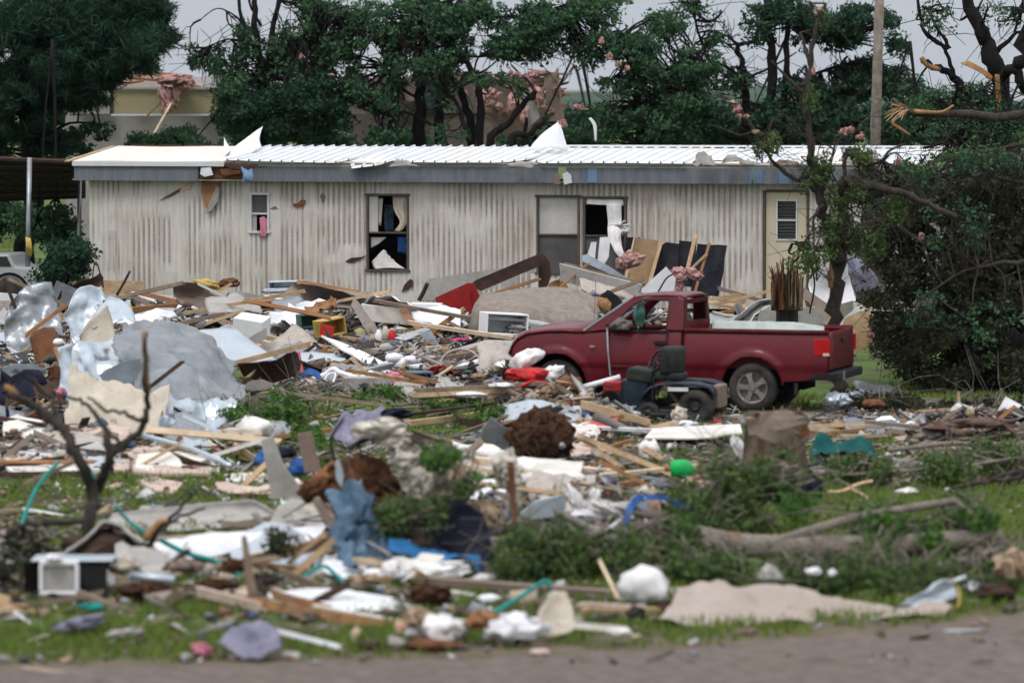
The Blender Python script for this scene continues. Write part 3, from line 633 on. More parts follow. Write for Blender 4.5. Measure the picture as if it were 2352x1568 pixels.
wn('hanging_clothes', [[(912,545,.5),(936,545,.5)],[(912,580,.5),(936,585,.5)]], 'blue_cloth', fold=.03, nfold=3, cr=.02)
wn('curtain', [[(1346,456,.0),(1390,457,.0),(1432,458,.0)],[(1346,469,-.02),(1390,471,-.02),(1432,472,-.02)]], 'white_cloth', fold=.01, nfold=8, th=.004, cr=.005)
wn('curtain', [[(1391,468,-.05),(1410,466,-.08),(1427,468,-.05)],[(1396,510,-.1),(1412,512,-.14),(1428,510,-.1)],[(1398,545,-.3),(1412,548,-.34),(1426,548,-.3)],[(1412,575,-.5),(1422,575,-.55),(1430,572,-.5)],[(1424,592,-.6),(1431,596,-.62),(1437,590,-.6)]], 'white_cloth', fold=.02, nfold=4, th=.004, cr=.02)
for i in range(14):
    a = R(-70+i*17+random.uniform(-8,8)); r = random.uniform(16,34); x, y = 1428+20*math.cos(a)*.4, 522
    pipe(None, [(1425,524,Yt(1425,-.35)), (1425+r*.6*math.cos(a), 520-r*.5*math.sin(a)+3, Yt(1440,-.5)), (1425+r*math.cos(a), 520-r*.6*math.sin(a)+8, Yt(1440,-.45))], 1.6, 'white_cloth', name='curtain_ribbon', parent=MH, n=4, k=3)
dx0, dx1, dz0, dz1 = wins['door']; dw0 = tpx(1786, 460); dw1 = tpx(1829, 551)
fr = MB(); fr.box((dx0+.02, -.02, (dz0+dz1)/2), (.05, .06, dz1-dz0)); fr.box((dx1-.02, -.02, (dz0+dz1)/2), (.05, .06, dz1-dz0)); fr.box(((dx0+dx1)/2, -.02, dz1-.01), (dx1-dx0-.09, .055, .045)); fr.ob('door_frame', 'frame_brown', MH, world=False)
dm = MB(); dm.box(((dx0+dx1)/2, .015, (dz0+dw1[1])/2), (dx1-dx0-.1, .03, dw1[1]-dz0)); dm.box(((dx0+dx1)/2, .015, (dz1-.03+dw0[1])/2), (dx1-dx0-.1, .03, dz1-.03-dw0[1]))
dm.box(((dx0+.05+dw0[0])/2, .015, (dw0[1]+dw1[1])/2), (dw0[0]-dx0-.05, .03, dw0[1]-dw1[1])); dm.box(((dx1-.05+dw1[0])/2, .015, (dw0[1]+dw1[1])/2), (dx1-.05-dw1[0], .03, dw0[1]-dw1[1]))
door = dm.ob('door', 'door_cream', MH, world=False)
dwm = MB(); zc = (dw0[1]+dw1[1])/2
for z_ in (dw0[1], zc, dw1[1]): dwm.box(((dw0[0]+dw1[0])/2, -.01, z_), (dw1[0]-dw0[0]+.06, .03, .03))
for x_ in (dw0[0]-.01, dw1[0]+.01): dwm.box((x_, -.011, zc), (.03, .028, dw0[1]-dw1[1]))
o = dwm.ob('window_frame', 'trim_white', MH, world=False); o.parent = door
lv = MB()
for i in range(12): lv.box(((dw0[0]+dw1[0])/2, .02, dw1[1]+.03+i*(dw0[1]-dw1[1]-.04)/11.5), (dw1[0]-dw0[0]-.02, .02, .045), Matrix.Rotation(.5, 3, 'X'))
o = lv.ob('louvre_pane', 'screen', MH, world=False); o.parent = door
net('pink rag hanging out of the small trailer window', [[(596,500,Yt(600,-.05)),(606,497,Yt(600,-.07)),(614,503,Yt(600,-.05))],[(598,520,Yt(600,-.07)),(606,522,Yt(600,-.1)),(620,520,Yt(600,-.07))],[(596,542,Yt(600,-.05)),(605,546,Yt(600,-.08)),(614,541,Yt(600,-.05))]], 'pink', name='rag', cat='cloth', fold=.02, nfold=3, th=.004, cr=.02)

# ---------------------------------------------------------------- red pickup
mat('lamp_red', (.45,.012,.012), (.33,.008,.008), scale=3, rough=.25, bump=0, dirt=.1); mat('lamp_white', (.6,.45,.42), (.5,.38,.36), scale=3, rough=.3, bump=0)
mat('car_paint', (.135,.006,.013), (.08,.004,.009), scale=2, rough=.42, coat=.25, bump=.08, dirt=.35, dirtc=(.10,.03,.03), dscale=2.6)
mat('mud_paint', (.11,.03,.03), (.10,.06,.05), scale=7, rough=.8, dirt=.8, dirtc=(.12,.09,.07), dscale=5)
mat('car_trim', (.10,.012,.018), (.07,.010,.014), scale=3, rough=.6, bump=.05, dirt=.4, dirtc=(.13,.09,.08))
TRo = G(1726, 947); RF = Frame(tuple(TRo), TA)
PT = thing('pickup_truck', 'dusty maroon pickup truck with broken windows and an open load bed', 'pickup truck', tuple(TRo), TA)
rp = lambda x, y, v=0: RF.px(x, y, v)
WB = rp(1278, 890)[0]; WR = .335; BW = 1.62
fxc, fzc = WB, .335
AR = .42
def fdisp(x, z):
    """how far the side skin stands out (towards the camera is negative y)"""
    y = 0
    if z > .62: y += .055*((z-.62)/.36)**2.2
    if z < .60: y += .026+.10*((.60-z)/.35)**1.5*.5
    for cx in (0, WB):
        r = math.hypot(x-cx, z-.335)
        if r < AR+.115: y -= .028*min(1, max(0, (AR+.10-r)/.045))
    if x < WB+.2: y += .10*max(0, (WB-x-.15)/.75)**2
    return y
def plate(nm, pts, mt='car_paint', side=0, parent=PT, extra=None):
    bm = bmesh.new(); vv = [bm.verts.new((x, 0, z)) for x, z in pts]; bm.faces.new(vv); 
    xs_ = [p[0] for p in pts]; zs_ = [p[1] for p in pts]
    for ax, lo, hi, st in ((0, min(xs_), max(xs_), .045), (2, min(zs_), max(zs_), .035)):
        q = lo+st
        while q < hi-.01:
            co = [0,0,0]; co[ax] = q; no = [0,0,0]; no[ax] = 1
            bmesh.ops.bisect_plane(bm, geom=bm.verts[:]+bm.edges[:]+bm.faces[:], plane_co=co, plane_no=no, dist=1e-5); q += st
    for v in bm.verts: d = fdisp(v.co.x, v.co.z); v.co.y = d if side == 0 else BW-d
    bm.verts.index_update(); V = [v.co.copy() for v in bm.verts]; F = [[v.index for v in f.verts] for f in bm.faces]; bm.free()
    o = ob(nm, V, F, mt, parent, world=False, smooth=True, solid=.02, off=0); return o
def arch(cx, a0, a1, r=AR, n=18): return [(cx+r*math.cos(R(a0+(a1-a0)*i/n)), .335+r*math.sin(R(a0+(a1-a0)*i/n))) for i in range(n+1)]
shz = rp(1700, 761)[1]
hood = [rp(1172,814), rp(1176,794), rp(1187,779), rp(1208,768), rp(1255,760), rp(1300,759.5), rp(1340,763)]
xf = hood[0][0]; xdr0 = rp(1397, 800)[0]; xdr1 = rp(1530, 800)[0]; xc1 = rp(1563, 800)[0]; xb0 = rp(1569, 800)[0]; xb1 = rp(1901, 800)[0]
rock = .30
zdo = rp(1402, 760)[1]
print('truck', WB, xf, xdr0, xdr1, xc1, xb1, shz, [round(h[1], 2) for h in hood])
for s_ in (0, 1):
    plate('fender', [(xf+.02, .42)]+[(WB-AR-.0, .335)] [:0]+[(xf+.02, .36), (WB-AR*.995, .36)]+[p for p in arch(WB, 176, 4)]+[(WB+AR*.995, .36), (WB+AR+.05, rock), (xdr0-.006, rock), (xdr0-.006, zdo), (hood[6][0]-.02, hood[6][1]-.005)]+[(h[0], h[1]-.005) for h in reversed(hood[:6])], side=s_)
    plate('door', [(xdr0+.006, rock+.04), (xdr1-.006, rock+.04), (xdr1-.006, zdo), (xdr0+.006, zdo)], side=s_)
    plate('cab_corner', [(xdr0+.0, rock-.02), (xc1, rock-.02), (xc1, shz+.01), (xdr1+.006, zdo+.0), (xdr1+.006, rock+.03), (xdr0, rock+.03)], side=s_)
    plate('bed_side', [(xb0, rock), (-AR-.04, rock), (-AR*.995, .36)]+arch(0, 176, 4)+[(AR*.995, .36), (AR+.03, .42), (xb1, .46), (xb1, shz), (xb0, shz+.012)], side=s_)
    cl = MB(); yy = -.01 if s_ == 0 else BW+.01
    cl.tube([(xb0+.0, yy+.075*(1-2*s_), shz+.005), (xb1, yy+.075*(1-2*s_), shz-.0)], .03, 8); cl.ob('bed_rail', 'car_trim', PT, world=False, smooth=True)
# core, bed floor, inner bed walls
co = MB(); co.box(((xf+xdr0)/2+.03, BW/2, .62), (xdr0-xf-.25, BW-.55, .45)); co.box(((xdr0+xc1)/2, BW/2, .42), (xc1-xdr0, BW-.2, .2)); co.box((xb1/2+xb0/2, BW/2, .52), (xb1-xb0-.06, BW-.5, .16)); co.box(((xf+xb1)/2, BW/2, .36), (3.6, .7, .14))
co.ob('chassis', 'dark_gap', PT, world=False)
rk = MB(); rk.box(((xdr0+xb0)/2, .035, rock+.02), (xb0-xdr0, .05, .09)); rk.ob('rocker_panel', 'mud_paint', PT, world=False, bevel=.01)
be = MB(); be.box(((xb0+xb1)/2, BW/2, .60), (xb1-xb0-.04, BW-.2, .03))
be.box(((xb0+xb1)/2, .12, .8), (xb1-xb0-.06, .02, .4)); be.box(((xb0+xb1)/2, BW-.12, .8), (xb1-xb0-.06, .02, .4)); be.box((xb0+.02, BW/2, .78), (.03, BW-.24, .42))
be.ob('bed_floor', 'car_trim', PT, world=False)
# door trim strip, mirror side bar, handle
st = MB(); st.box(((xdr0+xdr1)/2, -.006, .60), (xdr1-xdr0-.04, .02, .03)); st.ob('side_moulding', 'car_trim', PT, world=False)
st = MB(); hx, hz = rp(1516, 787); st.box((hx, -.01, hz), (.16, .04, .055)); o = st.ob('door_handle', 'black_plastic', PT, world=False, bevel=.01)
a = rp(1396, 752); b = rp(1404, 862); st = MB(); st.tube([(a[0], -.03, a[1]), (a[0]+.02, -.06, (a[1]+b[1])/2), (b[0], -.05, b[1])], .013, 6); st.ob('hanging_trim', 'chrome', PT, world=False)
# hood surface
hv = []; hp = [(xf-.04,.55), (xf-.05,.68)]+[(h[0], h[1]) for h in hood[1:]]; 
for i, (x, z) in enumerate(hp):
    for j in range(13):
        t = j/12; y = .03+(BW-.06)*t; edge = 1-abs(2*t-1)**4; c = .07*edge*(1 if i > 1 else .2); xo = -.10*edge if i < 5 else 0
        dent = .03*nf((x*1.5, y*2, 0), 1, 3) if 3 < i else 0
        hv.append((x+xo*max(0, 1-(i/5)), y, z+c+dent))
ob('hood', hv, grid_faces(len(hp), 13), 'car_paint', PT, world=False, smooth=True, solid=.012)
gr = MB(); gr.box((xf-.07, BW/2, .62), (.03, BW-.3, .14)); gr.ob('grille', 'black_plastic', PT, world=False)
gr = MB(); gr.box((xf-.06, BW/2, .45), (.14, BW+.0, .16)); gr.ob('front_bumper', 'car_trim', PT, world=False, bevel=.03)
for y_ in (.10, BW-.10):
    hl = MB(); hl.box((xf-.03, y_, .64), (.10, .22, .13)); hl.ob('headlight', 'chrome', PT, world=False, bevel=.02)
# greenhouse: near and far side frames, roof, windscreen, rear window
def gy_(z): return .075+(z-shz)*.30
def gframe(side):
    O = [rp(1340,764), rp(1400,720), rp(1438,693), rp(1452,687), rp(1500,684), rp(1546,684), rp(1562,690), rp(1566,722), rp(1566,761)]
    I = [rp(1400,758), rp(1424,726), rp(1448,702), rp(1464,692.5), rp(1495,690.5), rp(1526,690.5), rp(1531,695), rp(1530,722), rp(1527,759)]
    vs = []; 
    for (x, z) in O+I: y = gy_(z); vs.append((x, y if side == 0 else BW-y, z))
    n = len(O); fs = [(i, i+1, n+i+1, n+i) for i in range(n-1)]
    return vs, fs, O, I
O = None
for s_ in (0, 1):
    vs, fs, O, I = gframe(s_); ob('window_pillar', vs, fs, 'car_paint', PT, world=False, solid=.05, off=0, bevel=.01)
    sl = MB(); a, b = I[0], I[-1]; y_ = gy_(a[1])-.008 if s_ == 0 else BW-gy_(a[1])+.008
    sl.box(((a[0]+b[0])/2, y_, a[1]-.012), (b[0]-a[0], .03, .03)); sl.ob('window_sill', 'black_plastic', PT, world=False)
rt = []; prof_r = [rp(1438,693), rp(1450,686.5), rp(1475,683.5), rp(1520,682), rp(1550,683), rp(1565,690)]
for (x, z) in prof_r:
    for j in range(11):
        t = j/10; y0 = gy_(z)-.01; y = y0+(BW-2*y0)*t; rt.append((x, y, z+.022*(1-abs(2*t-1)**3)))
ob('roof', rt, grid_faces(len(prof_r), 11), 'car_paint', PT, world=False, smooth=True, solid=.02)
wsl = [rp(1340,762), rp(1440,691)]
ws = []; 
for (x, z) in [wsl[0], ((wsl[0][0]+wsl[1][0])/2, (wsl[0][1]+wsl[1][1])/2+.01), wsl[1]]:
    for j in range(9): t = j/8; y0 = gy_(z)+.02; ws.append((x-.10*(1-abs(2*t-1)**2), y0+(BW-2*y0)*t, z))
ob('windshield', ws, grid_faces(3, 9), 'clear_glass', PT, world=False, smooth=True, solid=.005)
for s_ in (0, 1):
    wt = MB()
    y0, y1 = gy_(wsl[0][1])-.015, gy_(wsl[1][1])-.015
    if s_: y0, y1 = BW-y0, BW-y1
    wt.tube([(wsl[0][0]-.01, y0, wsl[0][1]+.01), (wsl[1][0]-.01, y1, wsl[1][1]+.01)], .018, 6)
    wt.ob('windshield_trim', 'galv', PT, world=False)
cw = MB(); cw.box((wsl[0][0]-.06, BW/2, wsl[0][1]-.005), (.16, BW-.25, .03)); cw.tube([(wsl[0][0]+.0, .3, shz+.0), (wsl[0][0]+.12, .7, shz+.1)], .008, 4); cw.ob('cowl', 'black_plastic', PT, world=False)
# rear of the cab with glass gone
rx = xc1+.0; zr1 = rp(1564, 690)[1]
def ry(z, t): y0 = gy_(z)+.0; return y0+(BW-2*y0)*t
rw = [(0,0),(1,0),(1,1),(0,1)]; zlo, zhi = shz, zr1; win = (.10, .90, shz+.10, zr1-.055)
vs = [(rx+.0, ry(zlo, 0), .6), (rx, ry(zlo, 1), .6), (rx, ry(zhi, 1), zhi), (rx, ry(zhi, 0), zhi), (rx, ry(win[2], win[0]), win[2]), (rx, ry(win[2], win[1]), win[2]), (rx, ry(win[3], win[1]), win[3]), (rx, ry(win[3], win[0]), win[3])]
ob('cab_back', vs, [(0,1,5,4),(1,2,6,5),(2,3,7,6),(3,0,4,7)], 'car_paint', PT, world=False, solid=.04, off=0, bevel=.012)
vs2 = [(rx+.012, v[1], v[2]) for v in vs[4:]]; c_ = Vector((rx, BW/2, (win[2]+win[3])/2)); inn = [tuple(c_+(Vector(v)-c_)*.93) for v in vs2]
ob('window_seal', vs2+inn, [(0,1,5,4),(1,2,6,5),(2,3,7,6),(3,0,4,7)], 'black_plastic', PT, world=False, solid=.03)
# seats, wheel, dash
for y_ in (.42, 1.18):
    stt = MB(); stt.box((xc1-.28, y_, .78), (.16, .48, .62), Matrix.Rotation(-.15, 3, 'Y')); stt.box((xc1-.55, y_, .56), (.5, .5, .14)); stt.box((xc1-.22, y_, 1.16), (.11, .27, .22), Matrix.Rotation(-.15, 3, 'Y'))
    stt.ob('seat', 'seat_cloth', PT, world=False, bevel=.05, seg=3)
sw = MB(); sx_ = xdr0+.30; rr = Matrix.Rotation(R(-60), 3, 'Y')
sw.tube([Vector((sx_, .42, 1.0))+rr @ Vector((.18*math.cos(q), .18*math.sin(q), 0)) for q in np.linspace(0, 2*math.pi, 20)], .015, 6); sw.tube([(sx_, .42, 1.0), (sx_-.25, .42, .88)], .025, 6); sw.ob('steering_wheel', 'black_plastic', PT, world=False)
ds = MB(); ds.box((xdr0+.0, BW/2, .86), (.3, BW-.3, .22)); ds.ob('dashboard', 'black_plastic', PT, world=False, bevel=.04)
net(None, [[(1462,700,57.9),(1478,690,57.9)],[(1455,725,57.9),(1482,720,57.9)],[(1462,748,57.9),(1478,750,57.9)]], 'green_basket', name='hanging_shirt', parent=PT, cr=.05, fold=.03, nfold=3)
lump(None, 1428, 745, 58.1, 22, 16, 'seat_cloth', name='cab_debris', am=.5, parent=PT)
for s_ in (0, 1):
    sl = MB(); pts = [(x, (gy_(z)-.012) if s_ == 0 else BW-gy_(z)+.012, z) for (x, z) in I]; sl.tube(pts, .014, 6); sl.ob('window_seal', 'black_plastic', PT, world=False, smooth=True)
q_ = rp(1362, 795); MB().box((q_[0], -.03, q_[1]), (.07, .02, .02)).ob('fender_badge', 'chrome', PT, world=False)
q_ = rp(1190, 822); MB().box((q_[0], .03, q_[1]), (.12, .04, .07), Matrix.Rotation(.2, 3, 'Z')).ob('side_marker', 'lamp_white', PT, world=False, bevel=.01)
q_ = rp(1352, 764); MB().tube([(q_[0], .25, q_[1]), (q_[0]+.03, .25, q_[1]+.7)], .004, 4).ob('antenna', 'black_plastic', PT, world=False)
q_ = rp(1398, 745); MB().box((q_[0], -.06, q_[1]), (.05, .10, .04)).ob('mirror_mount', 'black_plastic', PT, world=False, bevel=.01)
# tailgate, lamps, bumper
tgz0 = rp(1902, 852)[1]; tgz1 = rp(1902, 764)[1]
tv = []
for i in range(9):
    z = tgz0+(tgz1-tgz0)*i/8
    for j in range(7): t = j/6; tv.append((xb1+.005+.012*math.sin(math.pi*i/8), .075+(BW-.15)*t, z))
ob('tailgate', tv, grid_faces(9, 7), 'car_paint', PT, world=False, smooth=True, solid=.05, off=-1, bevel=.01)
th_ = MB(); th_.box((xb1+.03, BW*.52, tgz1-.14), (.02, .16, .07)); th_.ob('tailgate_handle', 'black_plastic', PT, world=False, bevel=.01)
for y_ in (.01, BW-.01):
    l0, l1 = rp(1870, 815), rp(1903, 781); tl = MB(); tl.box(((l0[0]+l1[0])/2+.01, y_+(.012 if y_ < .5 else -.012), (l0[1]+l1[1])/2), (l1[0]-l0[0]+.02, .075, l1[1]-l0[1]+.02)); tl.ob('tail_light', 'lamp_red', PT, world=False, bevel=.01)
    tl = MB(); tl.box((l1[0]-.03, y_+(.009 if y_ < .5 else -.009), l0[1]+.005), (.09, .08, .04)); tl.ob('reversing_light', 'lamp_white', PT, world=False, bevel=.006)
bp_ = MB(); bp_.box((xb1+.06, BW/2, .50), (.14, BW+.02, .12)); bp_.box((xb1-.12, .05, .50), (.28, .06, .10)); bp_.box((xb1-.12, BW-.05, .50), (.28, .06, .10)); bp_.ob('rear_bumper', 'black_plastic', PT, world=False, bevel=.025)
bp_ = MB(); bp_.box((xb1+.135, .42, .50), (.012, .10, .12)); bp_.ob('bumper_plate', 'chrome', PT, world=False)
mf = MB(); mf.box((AR+.2, -.012, .33), (.05, .01, .16)); mf.ob('mud_flap', 'black_plastic', PT, world=False)
def wheel(cx, y, s_):
    d = 1 if s_ == 0 else -1
    t = MB(); t.lathe([(.20, .02*d), (.215, 0), (.28, -.01*d), (.325, .01*d), (.335, .05*d), (.335, .15*d), (.32, .19*d), (.2, .2*d)], (cx, y, .335), n=40); wo = t.ob('wheel', 'tyre', PT, world=False, smooth=True)
    r = MB(); r.lathe([(.215, .0), (.205, .012*d), (.19, .02*d), (.185, .09*d), (.06, .10*d), (.0, .10*d)], (cx, y, .335), n=40)
    for k in range(5):
        a = R(90+72*k+15); c, s2 = math.cos(a), math.sin(a)
        pts = []
        for rr_, wd in ((.045,.036),(.12,.028),(.195,.05)):
            for sg in (-1, 1): pts.append((cx+c*rr_-s2*wd*sg, y+.012*d, .335+s2*rr_+c*wd*sg))
        r.add(pts+[(p[0], p[1]+.03*d, p[2]) for p in pts], [(0,1,3,2),(2,3,5,4),(0,2,8,6),(2,4,10,8),(1,7,9,3),(3,9,11,5)])
    r.lathe([(.0, -.004*d), (.045, -.002*d), (.05, .012*d)], (cx, y, .335), n=16)
    o = r.ob('rim', 'alloy', PT, world=False); o.parent = wo
for cx in (0, WB): wheel(cx, .03, 0); wheel(cx, BW-.03, 1)
for cx in (0, WB):
    wl = MB(); V_, F_ = [], []; n = 16
    for i in range(n+1):
        q = math.pi*i/n; V_ += [(cx+(AR+.02)*math.cos(q), .03, .335+(AR+.02)*math.sin(q)), (cx+(AR+.02)*math.cos(q), .45, .335+(AR+.02)*math.sin(q))]
    F_ = [(2*i, 2*i+2, 2*i+3, 2*i+1) for i in range(n)]+[tuple([2*i+1 for i in range(n+1)])]
    ob('wheel_well', V_, F_, 'dark_gap', PT, world=False)
# ---------------------------------------------------------------- carport and car at the left
cp = thing('carport', 'open carport with dark ribbed roof on steel posts at the left edge', 'carport', tuple(G(65, 712)), 0)
Yc = 87.5
def q3(x, y, Y): return P3(x, y, Y)
A_, B_, C_, D_ = q3(-260, 353, Yc), q3(196, 373, Yc+.6), q3(196, 452, Yc+5.2), q3(-260, 474, Yc+4.4)
vs = []; n = 60
for i in range(n+1):
    t = i/n; a = A_.lerp(B_, t); b = D_.lerp(C_, t); h = .03 if i % 4 < 2 else 0
    vs += [a+Vector((0,0,h)), b+Vector((0,0,h))]
ob('roof', vs, [(2*i, 2*i+2, 2*i+3, 2*i+1) for i in range(n)], 'black_plastic', cp, solid=.02)
for k in range(6):
    t = (k+.5)/6; MB().tube([A_.lerp(D_, t)-Vector((0,0,.06)), B_.lerp(C_, t)-Vector((0,0,.06))], .035, 6).ob('purlin', 'dark_wood', cp)
MB().tube([A_+Vector((0,-.03,.0)), B_+Vector((0,-.03,.0))], .05, 6).ob('roof_edge', 'dark_wood', cp)
for (x0, y0, x1, y1, Y, r) in ((68,362,62,712,87.2,.055), (183,415,180,700,89.5,.05)):
    MB().tube([q3(x0, y0, Y), q3(x1, y1, Y)], r, 8).ob('post', 'galv', cp, smooth=True)
bk = MB(); 
net('yellow caution tape wound on the carport post', [[(58,545,87.0),(70,548,87.0)],[(60,565,86.9),(74,572,86.9)],[(64,585,87.0),(72,590,87.0)]], 'yellow', name='caution_tape', cat='tape', cr=.02, th=.004)
CF = Frame(tuple(G(20, 712)), R(-6)); cf = lambda x, y: CF.px(x, y, 0)
ct = thing('parked_car', 'silver car with dark wheel arch parked under the carport', 'car', tuple(CF.o), R(-6))
O = [(-230,700),(-235,650),(-215,628),(-120,612),(-60,585),(20,584),(36,612),(70,614),(96,622),(104,640),(104,700)]
bm_ = [cf(*p) for p in O]
def prism(nm, pts, y0, y1, mt, par, **kw):
    vs = [(x, y0, z) for x, z in pts]+[(x, y1, z) for x, z in pts]; n = len(pts)
    return ob(nm, vs, [tuple(range(n)), tuple(range(2*n-1, n-1, -1))]+[(i, i+n, (i+1) % n+n, (i+1) % n) for i in range(n)], mt, par, world=False, **kw)
mat('silver_paint', (.42,.43,.44), (.32,.33,.34), scale=2, rough=.4, dirt=.3)
prism('body', bm_, 0, 1.6, 'silver_paint', ct, bevel=.05)
prism('side_window', [cf(*p) for p in ((-105,612),(-55,590),(16,589),(26,612))], -.012, .0, 'glass_dark', ct)
for cx in (22, -150):
    c = cf(cx, 685); w_ = MB().lathe([(0,-.03),(.30,-.03),(.33,0),(.33,.02)], (c[0], -.0, .34), n=24).ob('wheel', 'tyre', ct, world=False, smooth=True)
    MB().lathe([(.36,-.035),(.41,-.03),(.41,.0)], (c[0], -.0, .36), n=24).ob('wheel_arch', 'dark_gap', ct, world=False)
# hedge at the trailer corner
def bush(label, blobs, leaf='leaf_dark', size=.09, per=40, crad=.22, group=None, name='bush', limbs=None, cat='bush', bark='bark_dark', **kw):
    kw.setdefault('gap', -.15); kw.setdefault('dens', .8)
    x, y, g, rx, ry, n = blobs[0]
    return tree(name, label, (x, g), limbs or [[(x, g, g, 4), (x+rx*.2, y, g, 2)], [(x, g, g, 3), (x-rx*.5, y-ry*.3, g, 1.5)]], blobs, leaf=leaf, size=size, per=per, crad=crad, group=group, cat=cat, dep=kw.pop('dep', .7), bark=bark, **kw)
bush('dark evergreen bush between the carport posts and the trailer corner', [(145,610,722,62,62,110),(180,580,722,28,50,30),(110,640,724,40,40,40)])
bush('bush growing behind the carport', [(120,520,90.5,70,60,90),(60,500,94,60,50,60)], leaf='leaf_mid')
bush('dark shrubs behind the carport', [(-10,505,95,80,45,70),(30,490,95,60,40,50)])

# ---------------------------------------------------------------- wrecked house behind, left half and right half
H1 = thing('wrecked_house', 'wrecked tan house behind the trailer at the left, its roof torn open', 'house', tuple(P3(330, 650, 104)-Vector((0,0,0))), 0)
for o_ in (H1,): o_.location.z = 0; INV[o_.name] = Matrix.Translation(o_.location).inverted()
mat('tan_wall', (.34,.29,.17), (.28,.235,.14), scale=2, rough=.9, dirt=.3); mat('grey_wall', (.40,.38,.36), (.3,.285,.27), scale=2, rough=.9, dirt=.4)
mat('shingles', (.30,.275,.26), (.2,.18,.17), scale=5, rough=1, dirt=.3)
def hb(nm, par, x0, y0, x1, y1, Y, d, mt, **kw):
    a, b = P3(x0, y0, Y), P3(x1, y1, Y); return MB().box(((a.x+b.x)/2, Y+d/2, (a.z+b.z)/2), (abs(b.x-a.x), d, abs(a.z-b.z))).ob(nm, mt, par, **kw)
hb('upper_wall', H1, 258,203,500,266,103, .12, 'tan_wall'); hb('lower_wall', H1, 150,258,520,660,104, .3, 'grey_wall'); hb('upper_wall', H1, 170,215,252,262,103.6, .12, 'grey_wall')
hb('trim', H1, 255,262,520,266,102.9, .06, 'trim_white'); hb('trim', H1, 160,262,252,266,103.3,.06,'galv_dark'); hb('trim', H1, 254,200,500,204,102.9, .06, 'galv_light'); hb('side_wall', H1, 252,200,260,266,102.95,.1,'dark_wood')
panel(None, [(430,180,105),(560,178,107),(580,212,104),(500,214,103),(440,208,103)], 104, 'shingles', name='roof', parent=H1, th=.08)
panel(None, [(150,214,103),(218,192,105),(224,196,104.5),(172,220,102.9)], 104, 'galv', name='awning', parent=H1)
panel(None, [(256,192,104.5),(300,170,106),(440,172,106),(470,205,104),(300,206,103.4)], 104, 'siding_brown', name='roof_deck', parent=H1, rag=.1)
for (x0, y0, x1, y1, w_) in ((258,190,300,170,5),(300,176,360,168,5),(360,168,440,176,5),(300,180,420,188,5),(340,168,460,200,4),(262,196,330,186,5),(370,176,430,196,4)):
    board(None, x0, y0, 103.6, x1, y1, 103.4, w_, 'orange_wood', parent=H1, name='rafter')
board(None, 336,268,102.6,400,205,102.6,4,'pine_old', parent=H1, name='rafter')
def pinkclump(pts, g, par=None, label=None, group=None):
    for (x, y, rx, ry, tl) in pts: lump(label, x, y, g, rx, ry, 'insulation_pink', name='insulation', cat='insulation', am=.42, fs_=2.2, sharp=.15, tilt=tl, parent=par, group=group)
pinkclump([(400,185,34,14,0),(430,195,18,16,.4),(385,230,16,34,.35),(405,215,10,28,-.1),(380,255,10,12,0)], 102.5, H1)
lump('orange red rag caught on the left house roof', 441,158,102.5,6,5,'red_paint', name='rag')
board('pale branch leaning on the tan house wall', 330,350,101.5,392,240,102.2,4,'pine_pale', group=None, name='split_branch', cat='branch')
H2 = thing('wrecked_house', 'collapsed brown house behind the big trees with pink insulation spilling from its roof', 'house', (0, 105, 0), 0)
mat('dim_wall', (.13,.105,.09), (.07,.058,.05), scale=1.2, dirt=.6, dirtc=(.25,.2,.16)); hb('wall', H2, 800,180,1250,660,106,.2,'dim_wall'); hb('wall', H2, 800,262,880,660,105.6,.2,'dim_wall'); hb('wall', H2, 860,175,960,232,105.5,.15,'siding_brown'); hb('window_frame', H2, 880,196,930,232,105.4,.08,'dark_wood')
hb('wall', H2, 950,165,1130,260,105.9,.1,'dim_wall'); hb('gutter', H2, 850,172,960,177,105.3,.1,'trim_white'); hb('window', H2, 970,180,1010,250,105.7,.08,'glass_dark')
panel(None, [(1248,175,104),(1280,165,104),(1297,276,104),(1262,280,104)], 104, 'siding_brown', name='torn_wall', parent=H2, th=.1)
board(None, 1280,160,103.8,1294,274,103.8,5,'pine_old', parent=H2, name='rafter'); board(None, 1282,160,103.7,1196,268,103.7,6,'pine_old', parent=H2, name='rafter')
for i in range(42):
    x = random.uniform(1110,1280); y = random.uniform(162,262-(x-1110)*.1); a = random.uniform(-1.2,1.2); l_ = random.uniform(12,40)
    board(None, x-l_*math.cos(a), y-l_*math.sin(a)*.6, 104.5, x+l_*math.cos(a), y+l_*math.sin(a)*.6, 104.2, random.uniform(2.5,5), random.choice(['pine_old','split_wood','pine_old','dark_wood','siding_brown']), parent=H2, name='roof_timber')
for i in range(26):
    lump(None, random.uniform(1120,1285), random.uniform(165,255), 104.0, random.uniform(6,15), random.uniform(5,10), 'insulation_pink', name='insulation', am=.45, fs_=3, sharp=.25, sub=2, parent=H2, tilt=random.uniform(-1,1))
pinkclump([(1108,230,14,26,.3),(1180,240,14,30,-.3),(1235,220,12,22,.5),(1205,270,10,26,-.2),(1290,290,12,14,0),(1060,215,12,8,0)], 103.4, H2)
panel(None, [(1195,215),(1225,200),(1240,270),(1205,300)], 103.6, 'grey_wall', name='torn_wall', parent=H2)
panel(None, [(1100,265),(1190,250),(1200,340),(1100,340)], 104.5, 'siding_brown', name='torn_wall', parent=H2)

